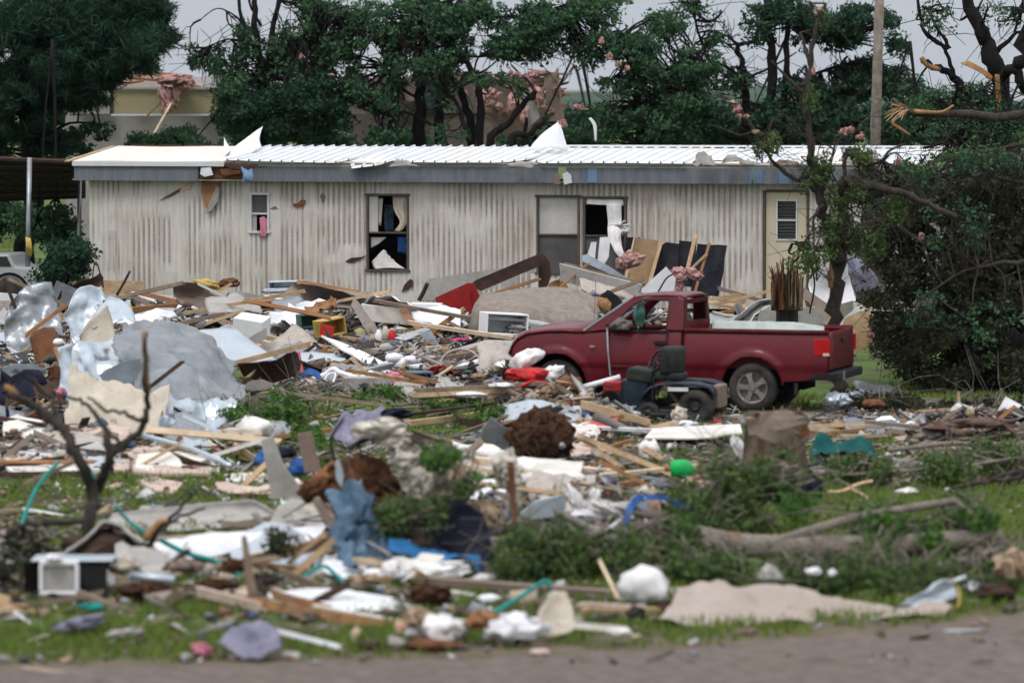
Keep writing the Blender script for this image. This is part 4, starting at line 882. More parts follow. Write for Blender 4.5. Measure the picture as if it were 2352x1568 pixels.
# ---------------------------------------------------------------- trees
Z0 = 98.0
def B(*a): return list(a)
_tree = tree
def tree(*a, **k):
    k.setdefault('gap', -.06); k['dens'] = k.get('dens', .60)*2.3; k['crad'] = k.get('crad', .3)*.72; k['per'] = int(k.get('per', 34)*.52); k['size'] = k.get('size', .12)*.84; k['twig'] = k.get('twig', .5)*.5; a = list(a); a[3] = [[(p[0], p[1], p[2], p[3]*.74) for p in lb] for lb in a[3]] if a[0] in ('oak_tree',) else a[3]; return _tree(*a, **k)
T = tree('pine_tree', 'huge dark evergreen filling the upper left corner', P3(60, 640, 95)*1.0, [[(60,640,96,26),(70,300,96,24),(80,-80,96,18)],[(70,240,96,8),(180,150,95,5),(330,120,94,2)],[(70,160,96,8),(-60,120,95,4)],[(75,60,96,7),(200,-20,95,4),(400,40,94,2)],[(70,300,96,6),(160,250,95,3),(240,255,94,1.5)]],
    [(60,40,95,240,110,380),(250,40,95,150,80,260),(340,80,94,75,55,90),(110,160,95,200,70,260),(0,230,94.5,110,70,150),(290,-20,95,120,60,120),(170,120,94.5,150,55,110)], leaf='leaf_pine', size=.30, per=78, crad=.34, twig=.3, asp=.10, dep=1.8, gap=-.18, dens=.85)
T.location.z = 0
tree('oak_tree', 'dark leafy tree over the left house below the pine boughs', G(60, 650), [[(60,650,97,10),(70,400,97,8),(120,320,97,5)]],
    [(50,300,96.5,90,40,70),(30,340,97,80,30,50),(170,318,96,60,22,26),(225,300,96,26,24,10),(150,340,96.5,100,18,40)], leaf='leaf_dark', size=.14, per=40, crad=.3)
tree('oak_tree', 'twin trunked oak behind the left part of the trailer', P3(608, 640, 97), [[(606,640,97,19),(604,330,97,19),(602,190,97,17),(590,100,97,11),(585,40,97,9),(590,-40,97,8)],[(604,240,97,16),(616,140,97,10),(628,60,97,9),(645,-30,97,8)],[(595,120,97,8),(560,60,97,6),(545,-30,97,5)],
    [(606,150,97,7),(650,110,97,5),(720,80,97,3)],[(590,110,97,5),(530,90,97,3),(470,110,97,2)],[(600,60,97,5),(575,10,97,4),(570,-30,97,4)],[(545,40,96.5,3),(500,20,96.5,2),(455,50,96.5,1.5)]],
    [(600,120,97,100,70,60),(500,145,97,75,34,40),(700,60,97,55,60,50),(660,170,97,100,50,90),(540,195,96.5,44,40,36),(745,140,97,60,60,60),(545,90,97,40,40,24),(700,10,97,90,40,55),(430,120,97,30,36,12)], leaf='leaf_mid', size=.125, per=26, crad=.27, twig=.9, extra=2)
bush('broad dark bush behind the trailer roof below the twin oak', [(700,250,95.5,125,75,260),(610,270,95.5,100,60,150),(760,200,96,70,55,100)], leaf='leaf_dark', size=.12, per=44, crad=.3, dep=1.0)
bush('mid green bushes in front of the left wrecked house', [(540,270,97,60,50,110),(330,326,95.5,70,14,50),(450,318,95,90,24,90),(520,215,96,34,34,30)], leaf='leaf_mid', size=.11, per=40, crad=.28, dep=1.0)
tree('oak_tree', 'big spreading tree with several trunks behind the middle of the trailer', P3(1000, 640, 96), [[(968,640,96,19),(966,340,96,19),(963,200,96,17),(972,90,96,14),(985,-40,96,12)],[(1015,640,96,16),(1010,330,96,15),(1012,230,96,14),(1030,110,96,12),(1035,-40,96,11)],
    [(1108,640,95.5,13),(1106,330,95.5,13),(1100,190,95.5,11),(1080,160,95.5,9),(1020,60,96,8),(1000,-20,96,7)],[(1085,640,96,15),(1082,330,96,14),(1072,250,96,12),(1030,170,96,11),(960,110,95.5,9),(880,100,95.5,7),(800,60,95.5,5),(740,20,95.5,3),(700,-20,95.5,2)],
    [(1125,640,95,14),(1125,336,95,14),(1165,290,95,11),(1205,235,95,10),(1232,210,95,6)],[(1170,640,94.5,12),(1172,336,94.5,12),(1215,310,94.5,10),(1258,268,94.5,7)],[(1080,330,95,8),(1050,240,95,7),(1020,210,95,5)],
    [(1035,70,96,7),(1110,40,96,5),(1220,40,96,4),(1300,10,96,3)],[(968,230,96,6),(920,200,96,4),(880,150,96,3)],[(1010,300,95.5,6),(940,260,95.5,4),(860,250,95.5,3)],[(1208,640,95,8),(1205,340,95,8),(1210,270,95,4)],[(1040,120,96,6),(1100,130,96,4),(1180,110,96,3)]],
    [(960,60,96,180,75,190),(1130,70,96,170,75,200),(840,110,96,110,80,120),(1290,40,96,130,50,120),(1010,150,95.5,150,45,110),(1200,110,96,110,36,80),(1340,120,96.5,60,60,50),(860,200,96,70,60,50),(760,60,96,70,50,60),(880,40,96,110,60,90),(1050,30,96,110,60,90),(1220,50,96,90,60,70),(1380,20,96.5,80,50,50),(1120,180,95.2,50,24,20),(850,310,95,60,30,26),(1030,310,94.8,50,24,10),(900,230,95.3,80,40,30),(1040,230,95.5,60,50,16),(830,200,95.5,60,40,30),(1160,200,95,60,30,10)], leaf='leaf_mid', size=.12, per=34, crad=.28, twig=.8, extra=1)
tree('oak_tree', 'rounded dense tree right of the collapsed house with pink scraps in it', P3(1480, 640, 96), [[(1480,640,96,18),(1475,330,96,16),(1460,200,96,12),(1430,80,96,7)],[(1478,260,96,10),(1540,160,96,6),(1600,120,96,4)]],
    [(1480,150,96,140,85,230),(1400,120,96,70,55,60),(1560,230,96,120,90,200),(1400,290,96,60,60,60),(1500,290,96,120,50,130),(1600,150,96,70,60,80),(1520,70,96.5,70,50,50)], leaf='leaf_mid', size=.12, per=36, crad=.27, twig=.6, extra=1)
tree('dead_tree', 'crooked bare limb rising above the dense tree right of centre', P3(1712, 640, 97), [[(1712,640,97,12),(1712,220,97,10),(1708,170,97,9),(1700,130,97,6),(1694,120,97,6),(1698,105,97,5),(1735,90,97,4),(1742,60,97,4),(1755,25,97,3),(1758,-20,97,2)],[(1714,190,97,5),(1660,150,97,4),(1628,140,97,3),(1600,60,97,3),(1590,10,97,2)],[(1720,180,97,3),(1780,150,97,2),(1830,120,97,1.5)]],
    [(1620,60,97,60,50,34),(1700,200,97,60,40,50),(1580,20,97,50,30,22)], leaf='leaf_mid', size=.11, per=18, crad=.25, twig=1, extra=2)
tree('oak_tree', 'pair of dark trunks under a heavy crown right of the middle', P3(1780, 640, 96.5), [[(1770,640,96.5,15),(1766,330,96.5,15),(1768,160,96.5,14),(1766,40,96.5,12),(1768,-40,96.5,11)],[(1800,640,96.5,10),(1800,320,96.5,10),(1805,150,96.5,10),(1812,40,96.5,9),(1822,-40,96.5,8)],[(1770,250,96.5,7),(1850,180,96.5,5),(1930,150,96.5,3)],[(1812,60,96.5,5),(1870,100,96.5,4),(1920,80,96.5,3)],[(1768,330,96,8),(1850,300,96,5),(1960,290,96,3)]],
    [(1800,60,96.5,100,70,110),(1900,40,96.5,90,60,120),(1980,70,96.5,100,65,150),(1700,270,96,110,70,150),(1840,240,96.5,120,70,150),(1990,190,97,110,60,150),(1960,280,96,140,50,150),(2040,140,97,60,70,70),(1760,10,97,60,30,30)], leaf='leaf_dark', size=.12, per=36, crad=.27, twig=.5, extra=1)
bush('low green thicket right of the utility pole behind the trailer roof', [(2090,290,95,120,50,130),(2060,210,97,80,50,80),(2180,250,94,120,60,110)], leaf='leaf_mid', size=.11, per=38, crad=.27, dep=1.0)
for i, (x, y, n) in enumerate(((200,250,10),(500,262,12),(760,262,12),(1050,262,12),(1320,270,10),(1600,262,12),(1850,262,12),(2080,262,12),(2300,262,12))):
    bush('distant line of dark woods seen through gaps between the trees', [(x,y+10,150,170,34,40)], leaf='leaf_dark', size=.35, per=40, crad=.8, dep=2, group='distant woods behind everything', name='far_tree', cat='tree')
for x0, lb in ((640,'low undergrowth behind the trailer roof left of the middle'),(1330,'low undergrowth behind the trailer roof at the middle'),(1800,'low undergrowth behind the trailer roof right of the middle')):
    bush(lb, [(x0,322,99,200,26,120),(x0+230,318,99,170,28,110)], leaf='leaf_mid', size=.13, per=40, crad=.3, dep=1.0)
pole = thing('utility_pole', 'tall grey wooden utility pole in front of the right hand trees', 'utility pole', tuple(G(2010, 650)), 0)
MB().tube([q3(2005, 640, 93), q3(2012, 260, 93), q3(2022, -60, 93)], [.115,.115,.10], 12).ob('shaft', 'bark_grey', pole, smooth=True)
MB().tube([q3(2000, 300, 92.8), q3(2003, 240, 92.8)], .02, 5).ob('cable_guard', 'galv', pole)
pinkclump([(690,130,5,8,0)], 96, None, 'pink insulation scrap in the twin oak left of centre')
for (x, y, rx, ry, lb) in ((1382,95,5,9,'pink insulation scrap high at the left of the rounded tree'),(1400,130,7,8,'pink insulation tuft in the rounded tree upper left'),(1420,148,7,6,'pink insulation tuft beside the rounded tree middle'),(1330,248,12,7,'pink insulation hanging left of the rounded tree by the blue gap'),(1440,158,6,7,'pale pink scrap in the middle of the rounded tree'),(760,172,7,3,'pale splinter with pink fluff in the spreading tree')):
    lump(lb, x, y, 94.5, rx, ry, 'insulation_pink', name='insulation', cat='insulation', am=.7, sharp=.3, sub=2)
net('white plastic strip dangling in the tree right of the roof flap', [[(1352,272,94.4),(1358,270,94.4)],[(1362,290,94.4),(1370,288,94.4)],[(1366,325,94.4),(1370,325,94.4)]], 'white_plastic', name='plastic_strip', cat='plastic', cr=.01)
# right: torn old tree, its broken limb, and the great heap of wilted crown that covers the end of the trailer
tree('storm_damaged_tree', 'large dark torn tree with split limbs at the right edge', G(2300, 800), [
    [(2330,800,72,30),(2325,560,72,28),(2310,400,72,26),(2298,280,72,24),(2292,180,72,22),(2265,100,72,20),(2235,30,72,15),(2215,-50,72,12)],
    [(2292,220,72,14),(2250,240,72,13),(2215,205,72,12),(2185,175,72,9),(2150,155,72,8),(2118,140,72,6)],
    [(2190,170,72,5),(2170,110,72,5),(2140,90,72,6),(2118,60,72,4),(2110,10,72,4),(2108,-30,72,3)],[(2140,92,72,4),(2180,110,72,5),(2150,60,72,3),(2130,20,72,3)],
    [(2290,190,72,12),(2330,160,71,11),(2352,200,71,12),(2400,240,71,12)],[(2290,120,72,6),(2335,75,72,4),(2380,70,72,3)],[(2330,80,72,3),(2345,20,72,3),(2350,-10,72,2)],
    [(2340,150,70.5,16),(2352,80,70.5,15),(2380,30,70.5,14)],[(2200,200,72,5),(2180,260,72,4),(2165,300,72,3)],[(2290,300,72,10),(2230,290,71,6),(2160,330,70,4),(2120,340,70,3)],[(2320,420,71,12),(2230,430,70,10),(2110,470,69,9),(2000,440,68,8),(1965,420,68,6)]],
    [(2200,330,71,110,70,110),(2300,300,71,80,80,90),(2290,30,72,70,50,14),(2150,40,72,40,40,12),(2250,230,72,70,50,40),(2130,260,72,60,50,36)], leaf='leaf_mid', size=.08, per=22, crad=.22, twig=.7, extra=2, twr=.009, dep=1.0, dens=.9, gap=-.1)
net(None, [[(2285,170,71.3),(2296,172,71.3)],[(2290,260,71.3),(2302,262,71.3)],[(2296,300,71.3),(2302,300,71.3)]], 'split_wood', name='torn_wood', parent=bpy.data.objects['storm_damaged_tree'], cr=.02)
net(None, [[(2205,145,71.3),(2225,140,71.3)],[(2255,170,71.2),(2262,160,71.2)],[(2275,188,71.2),(2280,176,71.2)]], 'split_wood', name='torn_wood', parent=bpy.data.objects['storm_damaged_tree'], cr=.02)
pipe(None, [(2116,132,71.8),(2130,150,71.8),(2160,160,71.8)], 6, 'split_wood', name='torn_wood', parent=bpy.data.objects['storm_damaged_tree'])
bl = thing('broken_limb', 'snapped dark limb with a shredded yellow wood end pointing left above the trailer roof', 'branch', tuple(P3(2150, 260, 69)), 0)
pipe(None, [(2352,262,69),(2290,270,69),(2230,262,69),(2180,262,69),(2130,262,69),(2070,255,69)], 11, 'bark', parent=bl, name='limb', taper=.7)
pipe(None, [(2100,256,68.9),(2130,258,68.9),(2165,257,68.85),(2190,242,68.85)], 6, 'split_wood', parent=bl, name='bare_wood', taper=.4)
for i in range(22):
    a = random.uniform(2.2, 4.0); r = random.uniform(20, 55); pipe(None, [(2085,252,68.9),(2085+r*.5*math.cos(a), 252-r*.5*math.sin(a)*.8, 68.8),(2085+r*math.cos(a), 255-r*math.sin(a)*.7+random.uniform(-4,14), 68.7)], 2.2, random.choice(['split_wood','split_pale']), parent=bl, name='splinter', n=4, k=3, taper=.3)
pipe(None, [(2080,258,68.9),(2050,280,68.8),(2075,300,68.8),(2090,310,68.8)], 5, 'split_wood', parent=bl, name='splinter', taper=.5)
tree('fallen_tree', 'great heap of wilted dark foliage leaning over the right end of the trailer', G(2240, 925), [
    [(2352,900,63,14),(2280,760,63,12),(2180,600,63,10),(2060,520,64,8),(1980,500,65,5)],[(2352,760,63,10),(2200,560,63,8),(2100,430,64,6),(2030,370,65,3)],[(2280,930,62,6),(2230,800,62,5),(2150,720,62,3),(2070,700,62,2)],
    [(2160,940,62,4),(2130,860,62,4),(2090,800,62,3)],[(2352,520,64,8),(2260,440,64,6),(2140,400,65,4)]],
    [(2260,700,63,160,220,640),(2330,560,63.5,150,200,420),(2200,500,64,140,110,260),(2130,430,65,120,70,130),(2150,820,62,110,110,200),(2060,620,64,70,90,70),(2060,520,64.5,80,60,80),(2020,440,65.5,60,50,40),(2300,400,65,120,60,130),(2060,780,62.5,70,90,80),(2010,720,63,50,60,40),(2330,870,62,100,70,150),(1995,560,64.3,50,60,60),(1985,430,65.3,50,40,40),(2040,640,63.5,70,60,60)],
    leaf='leaf_wilt', size=.085, per=40, crad=.2, twig=.22, extra=1, twr=.007, dep=1.3, bark='bark_dark', dens=.8, gap=-.15)
for i, (x, y) in enumerate(((2080,420),(2095,405),(2062,372),(2000,770),(2024,780),(2040,740),(2115,545))):
    lump(('pink insulation tuft low in the wilted heap beside the tailgate','pink insulation tuft in the wilted heap above trailer roof')[0 if y > 700 else 1], x, y, 62.6 if y > 500 else 64.5, 7, 9, 'insulation_pink', name='insulation', cat='insulation', am=.7, sharp=.4, sub=2, group='pink tufts in the wilted heap')
tree('broken_tree', 'slim dark tree behind the pickup bed, its bare top hung with pink fluff', G(1915, 905), [
    [(1917,905,60.5,15),(1918,760,60.5,16),(1919,640,60.5,17),(1921,575,60.5,20),(1912,540,60.5,16),(1892,490,60.5,12),(1880,430,60.5,11),(1870,390,60.5,10),(1862,340,60.5,9),(1855,270,60.5,8),(1852,215,60.5,9),(1862,160,60.5,7),(1870,90,60.5,6),(1880,40,60.5,5),(1897,8,60.5,3)],
    [(1921,575,60.5,16),(1935,520,60.5,14),(1940,440,60.5,13),(1950,420,60.3,11),(2030,430,60,10),(2110,460,60,8),(2200,500,60,6)],[(1855,216,60.5,5),(1830,200,60.5,4),(1800,170,60.5,3),(1772,140,60.5,2)],[(1860,150,60.5,5),(1850,110,60.5,4),(1838,75,60.5,3)],
    [(1878,440,60.5,7),(1850,420,60.4,5),(1800,395,60.4,5),(1760,350,60.3,4),(1740,310,60.3,4),(1720,280,60.3,3),(1690,240,60.3,2),(1650,215,60.3,1.5)],[(1735,300,60.3,2.5),(1700,310,60.3,2),(1660,295,60.3,1.5),(1625,285,60.3,1)],
    [(1940,450,60.4,5),(1940,380,60.4,5),(1945,340,60.4,3)],[(1945,350,60.4,4),(1990,380,60.3,4),(2050,410,60.2,3)],[(2000,410,60.2,3),(2040,350,60.2,3),(2080,330,60.2,2)],[(1890,470,60.2,4),(1870,500,60.1,3),(1870,560,60,2),(1878,620,60,2)],
    [(1930,560,60.2,6),(1990,510,60.1,5),(2060,520,60,4),(2120,560,60,3)],[(1905,400,60.4,3),(1920,330,60.4,2),(1960,300,60.4,1.5)],[(1860,330,60.5,2.5),(1820,280,60.4,2),(1780,250,60.4,1)]],
    [(1890,420,60.4,60,80,34),(1930,520,60.4,60,70,34),(1900,560,60.2,30,50,14),(1860,590,60.1,20,40,10),(1760,330,60.3,40,36,16),(2010,470,60.2,80,70,46),(1860,260,60.5,24,90,12),(1960,360,60.4,50,36,20),(1890,40,60.5,20,40,6),(1990,560,60,50,50,26)], leaf='leaf_olive', size=.065, per=26, crad=.15, twig=.8, extra=1, twr=.006, dep=.6, bark='bark', gap=-.3, dens=1)
for (x, y, rx, ry, lb) in ((1692,250,10,14,'long pink shred'),(1682,235,12,5,'pale fluff'),(1715,268,8,6,'pink wisp'),(1737,304,10,6,'cream tuft'),(1697,268,8,6,'pink ball'),(1868,165,5,14,'pink strip'),(1938,305,13,11,'large pink ball'),(1955,300,8,10,'pink shred'),(1882,22,12,7,'yellow shred'),(1978,315,10,10,'pink ribbon')):
    lump(lb+' of insulation snagged in the slim tree behind the pickup bed', x, y, 60, rx*.8, ry*.8, 'insulation_pink' if 'pink' in lb else 'insulation_tan', name='insulation', cat='insulation', am=.8, sharp=.5, sub=2)
lump('orange raw patch of split wood on the slim tree trunk', 1908,640,60.1,7,28,'split_wood', name='split_bark', cat='bark', am=.4, rd=.3)
# shattered stump by the trailer door
ss = thing('shattered_stump', 'shattered upright stump of brown splinters in front of the trailer door', 'tree stump', tuple(G(1805, 815)), 0)
for i in range(70):
    x = random.uniform(1772, 1846); tp = 592+abs(x-1812)*.7+random.uniform(-10, 26); pipe(None, [(x,712,70+random.uniform(-.2,.2)),(x+random.uniform(-4,4),650,70+random.uniform(-.2,.2)),(x+random.uniform(-9,9),tp,70+random.uniform(-.3,.3))], random.uniform(1.5,4), random.choice(['rust','rust','soil_red','dark_wood','bark','pine_old']), parent=ss, name='splinter', n=5, k=3, taper=.25)
pipe(None, [(1808,820,70.3),(1808,700,70.3),(1810,630,70.3)], 30, 'bark', parent=ss, name='trunk', n=12, taper=.7)
bush('thin vine with few leaves on the shattered stump', [(1840,600,69.5,40,60,26)], leaf='leaf_olive', size=.07, per=14, crad=.15, name='vine', cat='vine', limbs=[[(1860,720,69.5,2),(1870,640,69.5,2),(1840,570,69.5,1.5),(1820,560,69.5,1)],[(1860,640,69.5,2),(1885,600,69.5,1.5)]])

tree = _tree

tree('fallen_tree', 'green leafy sprays hanging over the top of the wilted heap at the right', G(2200, 930), [[(2352,420,62.5,6),(2230,400,62.5,4),(2100,420,62.5,3),(2010,470,62.5,2)],[(2352,600,61.5,6),(2220,620,61.5,4),(2100,700,61.5,2)],[(2352,330,63,5),(2250,350,63,4),(2150,370,63,2)]],
    [(2250,370,62.5,110,40,60),(2110,410,62.6,80,40,36),(2200,520,61.6,100,80,30),(2120,720,61.3,80,80,16),(2280,760,61,90,90,16),(2030,480,63,50,50,24)], leaf='leaf_mid', size=.07, per=16, crad=.16, twig=.4, extra=2, twr=.006, dep=.8, bark='bark', gap=-.1)
# ---------------------------------------------------------------- riding mower
MFR = Frame(tuple(G(1600, 974)), R(-14)); mq = lambda x, y, v=0: MFR.px(x, y, v)
RM = thing('riding_mower', 'dark blue riding lawn mower with its hood gone, standing before the pickup', 'lawn mower', tuple(MFR.o), R(-14))
mat('mower_blue', (.018,.030,.045), (.011,.018,.028), scale=4, rough=.4, dirt=.35, dirtc=(.1,.1,.1))
mat('mower_seat', (.030,.032,.031), (.016,.018,.018), scale=8, rough=.7, dirt=.3, dirtc=(.1,.1,.09))
fp = [mq(*p) for p in ((1477,918),(1482,902),(1496,890),(1520,882),(1560,880),(1600,882),(1628,889),(1637,900),(1636,912))]
for v0, v1 in ((-.06,.24),(.66,.96)):
    vs = [(x, v, z) for (x, z) in fp for v in (v0, v0+.03, v1-.03, v1)]
    vs = [(x, y, z-(.02 if k % 4 in (0,3) else 0)) for k, (x, y, z) in enumerate(vs)]
    ob('fender', vs, grid_faces(len(fp), 4), 'mower_blue', RM, world=False, smooth=True, solid=.02)
a = mq(1560, 893); MB().box((a[0], -.075, a[1]), (.27, .012, .05)).ob('sticker', 'trim_white', RM, world=False)
a = mq(1545, 895); b = mq(1600, 925); MB().box(((a[0]+b[0])/2, .45, (a[1]+b[1])/2), (.55, .5, .22)).ob('body', 'black_plastic', RM, world=False, bevel=.03)
a, b = mq(1420, 872), mq(1482, 946); MB().box(((a[0]+b[0])/2, .42, (a[1]+b[1])/2), (b[0]-a[0], .5, a[1]-b[1])).ob('engine_housing', 'mower_blue', RM, world=False, bevel=.03)
a, b = mq(1432, 848), mq(1492, 880); MB().box(((a[0]+b[0])/2, .42, (a[1]+b[1])/2), (b[0]-a[0], .55, a[1]-b[1]), Matrix.Rotation(.12, 3, 'Y')).ob('dash', 'mower_seat', RM, world=False, bevel=.04)
a, b = mq(1378, 878), mq(1420, 902); MB().box(((a[0]+b[0])/2, .35, (a[1]+b[1])/2), (b[0]-a[0], .35, a[1]-b[1])).ob('engine_cover', 'red_paint', RM, world=False, bevel=.02)
a, b = mq(1370, 900), mq(1422, 928); mm = MB().box(((a[0]+b[0])/2, .38, (a[1]+b[1])/2), (b[0]-a[0], .4, a[1]-b[1])); mm.ob('engine', 'black_plastic', RM, world=False, bevel=.03)
a, b = mq(1400, 940), mq(1560, 952); MB().box(((a[0]+b[0])/2, .42, (a[1]+b[1])/2), (b[0]-a[0], .75, .07)).ob('footboard', 'mower_blue', RM, world=False, bevel=.02)
a = mq(1549, 826, .42); MB().box((a[0], .32, a[1]), (.15, .40, .38), Matrix.Rotation(-.6, 3, 'Z') @ Matrix.Rotation(.1, 3, 'Y')).ob('seat_back', 'mower_seat', RM, world=False, bevel=.07, seg=5, smooth=True)
a = mq(1545, 863, .42); MB().box((a[0]-.02, .42, a[1]), (.38, .42, .10)).ob('seat', 'mower_seat', RM, world=False, bevel=.04, seg=3)
a = mq(1508, 829, .42); rr = Matrix.Rotation(.7, 3, 'Z') @ Matrix.Rotation(R(-62), 3, 'Y'); st = MB()
st.tube([Vector((a[0], .42, a[1]))+rr @ Vector((.155*math.cos(q), .155*math.sin(q), 0)) for q in np.linspace(0, 2*math.pi, 24)], .018, 6)
for q in (0, 2.1, 4.2): st.tube([Vector((a[0], .42, a[1])), Vector((a[0], .42, a[1]))+rr @ Vector((.15*math.cos(q), .15*math.sin(q), 0))], .014, 5)
b = mq(1530, 884, .42); c = mq(1492, 872, .42); st.tube([(a[0], .42, a[1]), (c[0], .42, c[1])], .025, 6); st.ob('steering_wheel', 'black_plastic', RM, world=False)
for (x, y, v, r, w_) in ((1598,930,-.04,.23,.2),(1598,930,.74,.23,.2),(1489,954,-.02,.14,.12),(1489,954,.72,.14,.12)):
    c = mq(x, y); wo = MB().lathe([(r*.45,.01),(r*.5,-.01),(r*.85,-.02),(r,.03),(r,w_-.03),(r*.85,w_),(r*.4,w_)], (c[0], v, r), n=28).ob('wheel', 'tyre', RM, world=False, smooth=True)
    o = MB().lathe([(0,.0),(r*.2,-.01),(r*.3,.03),(r*.5,.0)], (c[0], v, r), n=20).ob('rim', 'alloy' if r < .2 else 'mower_seat', RM, world=False); o.parent = wo
a = mq(1640, 905); MB().box((a[0]-.02, .45, a[1]-.05), (.12, .5, .3)).ob('rear_plate', 'siding_brown', RM, world=False, bevel=.02)

a, b = mq(1415, 948), mq(1545, 966); MB().box(((a[0]+b[0])/2, .45, (a[1]+b[1])/2+.03), (b[0]-a[0], 1.0, .09)).ob('cutting_deck', 'black_plastic', RM, world=False, bevel=.04)
mm = MB(); a = mq(1500, 935); mm.tube([(a[0], -.05, .3), (a[0]+.02, -.05, .62)], .012, 5); mm.ob('lever', 'black_plastic', RM, world=False)
a = mq(1395, 915); mm = MB().lathe([(0,-.02),(.09,-.02),(.1,0),(.1,.12),(0,.12)], (a[0], .12, a[1]), n=18); mm.ob('air_filter', 'dark_gap', RM, world=False)
pipe(None, [(1372,915,985),(1366,895,985),(1380,884,985),(1410,890,985)], 2, 'black_plastic', name='fuel_hose', parent=RM)
for k in range(5): MB().box((mq(1549,826,.42)[0]-.06, .32, mq(1549,826,.42)[1]-.12+k*.06), (.05, .36, .012), Matrix.Rotation(-.6, 3, 'Z')).ob('seat_rib', 'dark_gap', RM, world=False)

# ---------------------------------------------------------------- shorthand for the debris tables
def bd(lb, x1, y1, g1, x2, y2, g2, w, mt='pine', **kw): return board(lb, x1, y1, g1, x2, y2, g2, w, mt, **kw)
def pn(lb, pts, g, mt, nm='wall_panel', ct='panel', **kw): return panel(lb, pts, g, mt, name=nm, cat=ct, **kw)
def lp(lb, x, y, g, rx, ry, mt, nm='rag', ct='cloth', **kw): return lump(lb, x, y, g, rx, ry, mt, name=nm, cat=ct, **kw)
INSUL = dict(am=.4, fs_=2.2, sharp=.15)
CL = dict(am=.42, fs_=2.3, sharp=.38)
# ---- far pile along the trailer (rows 740-800)
pn('white strip panel at the left edge under the parked car', [(-20,670),(30,674),(85,686),(50,692),(-20,694)], 760, 'white_paint')
pn('beige slab at the left edge below the white strip', [(-20,690),(70,690),(95,696),(30,735),(-20,732)], 768, 'carpet_light')
pn('grey blue metal lid left of the bush foot', [(112,688),(130,644),(182,666),(205,690),(150,712)], 770, 'galv', nm='metal_sheet', ct='metal sheet', cr=.01)
net('dark crushed gutter trough rising to the right beside the bush', [[(100,706,772),(160,668,770),(232,626,768)],[(104,716,771),(165,680,769),(236,642,767)],[(110,726,772),(172,692,770),(238,672,768)]], 'dark_wood', name='gutter', cat='gutter', cr=.05)
bd('orange split board under the dark trough', 124,742,800,232,662,800,11,'pine', bend=.03)
pn('tan hardboard rectangle leaning on the trailer wall', [(237,644),(330,646),(330,674),(236,676)], 752, 'pine')
pipe('black stick poking up before the trailer wall', [(268,678,752),(284,650,752),(299,622,752)], 3.5, 'dark_wood', name='stick', cat='stick', taper=.8)
pipe('thin bent branch at the left corner of the trailer', [(212,645,745),(216,610,745),(222,603,745),(232,635,745),(240,660,745)], 1.6, 'dark_wood', name='branch', cat='branch')
bd('white trim frame lying below the tan hardboard', 262,690,765,308,672,765,5,'white_paint'); bd('white trim piece pointing right of the first one', 305,672,765,358,692,768,6,'white_paint')
bd('weathered orange beam left of the brown trough panel', 318,672,775,440,702,782,11,'orange_wood'); bd('second orange beam behind the white jagged sheet', 245,716,785,432,700,782,13,'orange_wood'); bd('short yellow block nailed to the orange beam', 290,690,786,303,716,786,12,'yellow')
net('white jagged corrugated sheet above the big silver crumple', [[(262,722,806),(330,718,802),(418,706,798)],[(270,734,808),(335,730,804),(405,718,800)],[(300,752,810),(345,742,806),(392,728,802)]], 'white_paint', rag=.05, fold=.02, nfold=7)
net('long brown ribbed siding trough sloping down to the right', [[(398,652,782),(455,650,780),(520,690,786),(648,752,800)],[(402,676,780),(450,680,779),(515,714,784),(630,768,798)],[(412,704,784),(452,708,782),(508,740,790),(600,776,802)]], 'siding_brown', name='siding_sheet', cat='siding', cr=.04, fold=.02, nfold=3, fdir=1)
bd('thin pale edge strip along the brown trough', 455,652,782,740,800,808,6,'siding_grey')
lp('yellow foam cushion chunk on the pile below the torn siding', 475,652,765,30,11,'yellow',nm='foam_chunk',ct='foam',am=.3,tilt=-.25)
lp('brown burst cushion right of the yellow foam', 528,650,765,22,12,'rust',**CL); bd('short orange stub beside the burst cushion', 498,672,768,530,652,766,6)
pn('pale grey board lying right of the brown trough', [(505,690),(545,668),(630,684),(640,698),(560,706)], 778, 'siding_grey')
crate('open brown drawer between the trough and the carpet roll', 612,702,790,105,22,.4,'orange_wood',yaw=.2,tilt=-.05,name='drawer',cat='drawer',hollow=True)
lb_ = crate('white blue laundry basket on top of the pile before the siding', 656,655,765,84,20,.35,'galv_light',yaw=-.15,tilt=-.03,name='laundry_basket',cat='basket',hollow=True)
lp('crumpled white plastic under the laundry basket', 640,668,766,42,6,'galv_light',nm='plastic_sheet',ct='plastic')
cr_ = net('tan carpet roll lying behind the torn white sheet', [[(655,690,783),(750,704,786),(865,712,790)],[(650,676,778),(748,684,780),(850,688,784)],[(672,652,776),(755,664,779),(845,672,782)],[(690,650,784),(770,668,786),(850,684,790)]], 'carpet', name='carpet_roll', cat='carpet', cr=.02)
bd('orange board edge along the top of the carpet roll', 684,648,781,822,672,784,10,'orange_wood')
net('torn white sheet of panelling between the trough and the crate', [[(605,742,802),(650,712,798),(700,698,796),(776,690,795)],[(615,748,804),(660,732,800),(715,716,798),(760,704,796)],[(622,752,806),(668,746,803),(690,738,801),(722,722,798)]], 'white_paint', rag=.05, cr=.03)
net('brown torn fringe of the white sheet', [[(680,730,797),(720,706,797),(775,690,797)],[(690,742,799),(728,720,799),(762,706,799)]], 'orange_wood', name='torn_board', cat='board', rag=.05)
crate('dark green wire basket left of the yellow crate', 712,737,806,46,32,.3,'green_basket',yaw=.3,tilt=-.1,name='wire_basket',cat='basket',hollow=True)
yc = crate('yellow wooden crate with a red side lying open in the pile', 768,752,810,62,40,.35,'yellow',yaw=.5,tilt=-.18,name='crate',cat='crate',hollow=True)
pn('red panel on the side of the yellow crate', [(736,742),(768,750),(764,776),(734,768)], 813, 'red_plastic', nm='plastic_sheet', ct='plastic')
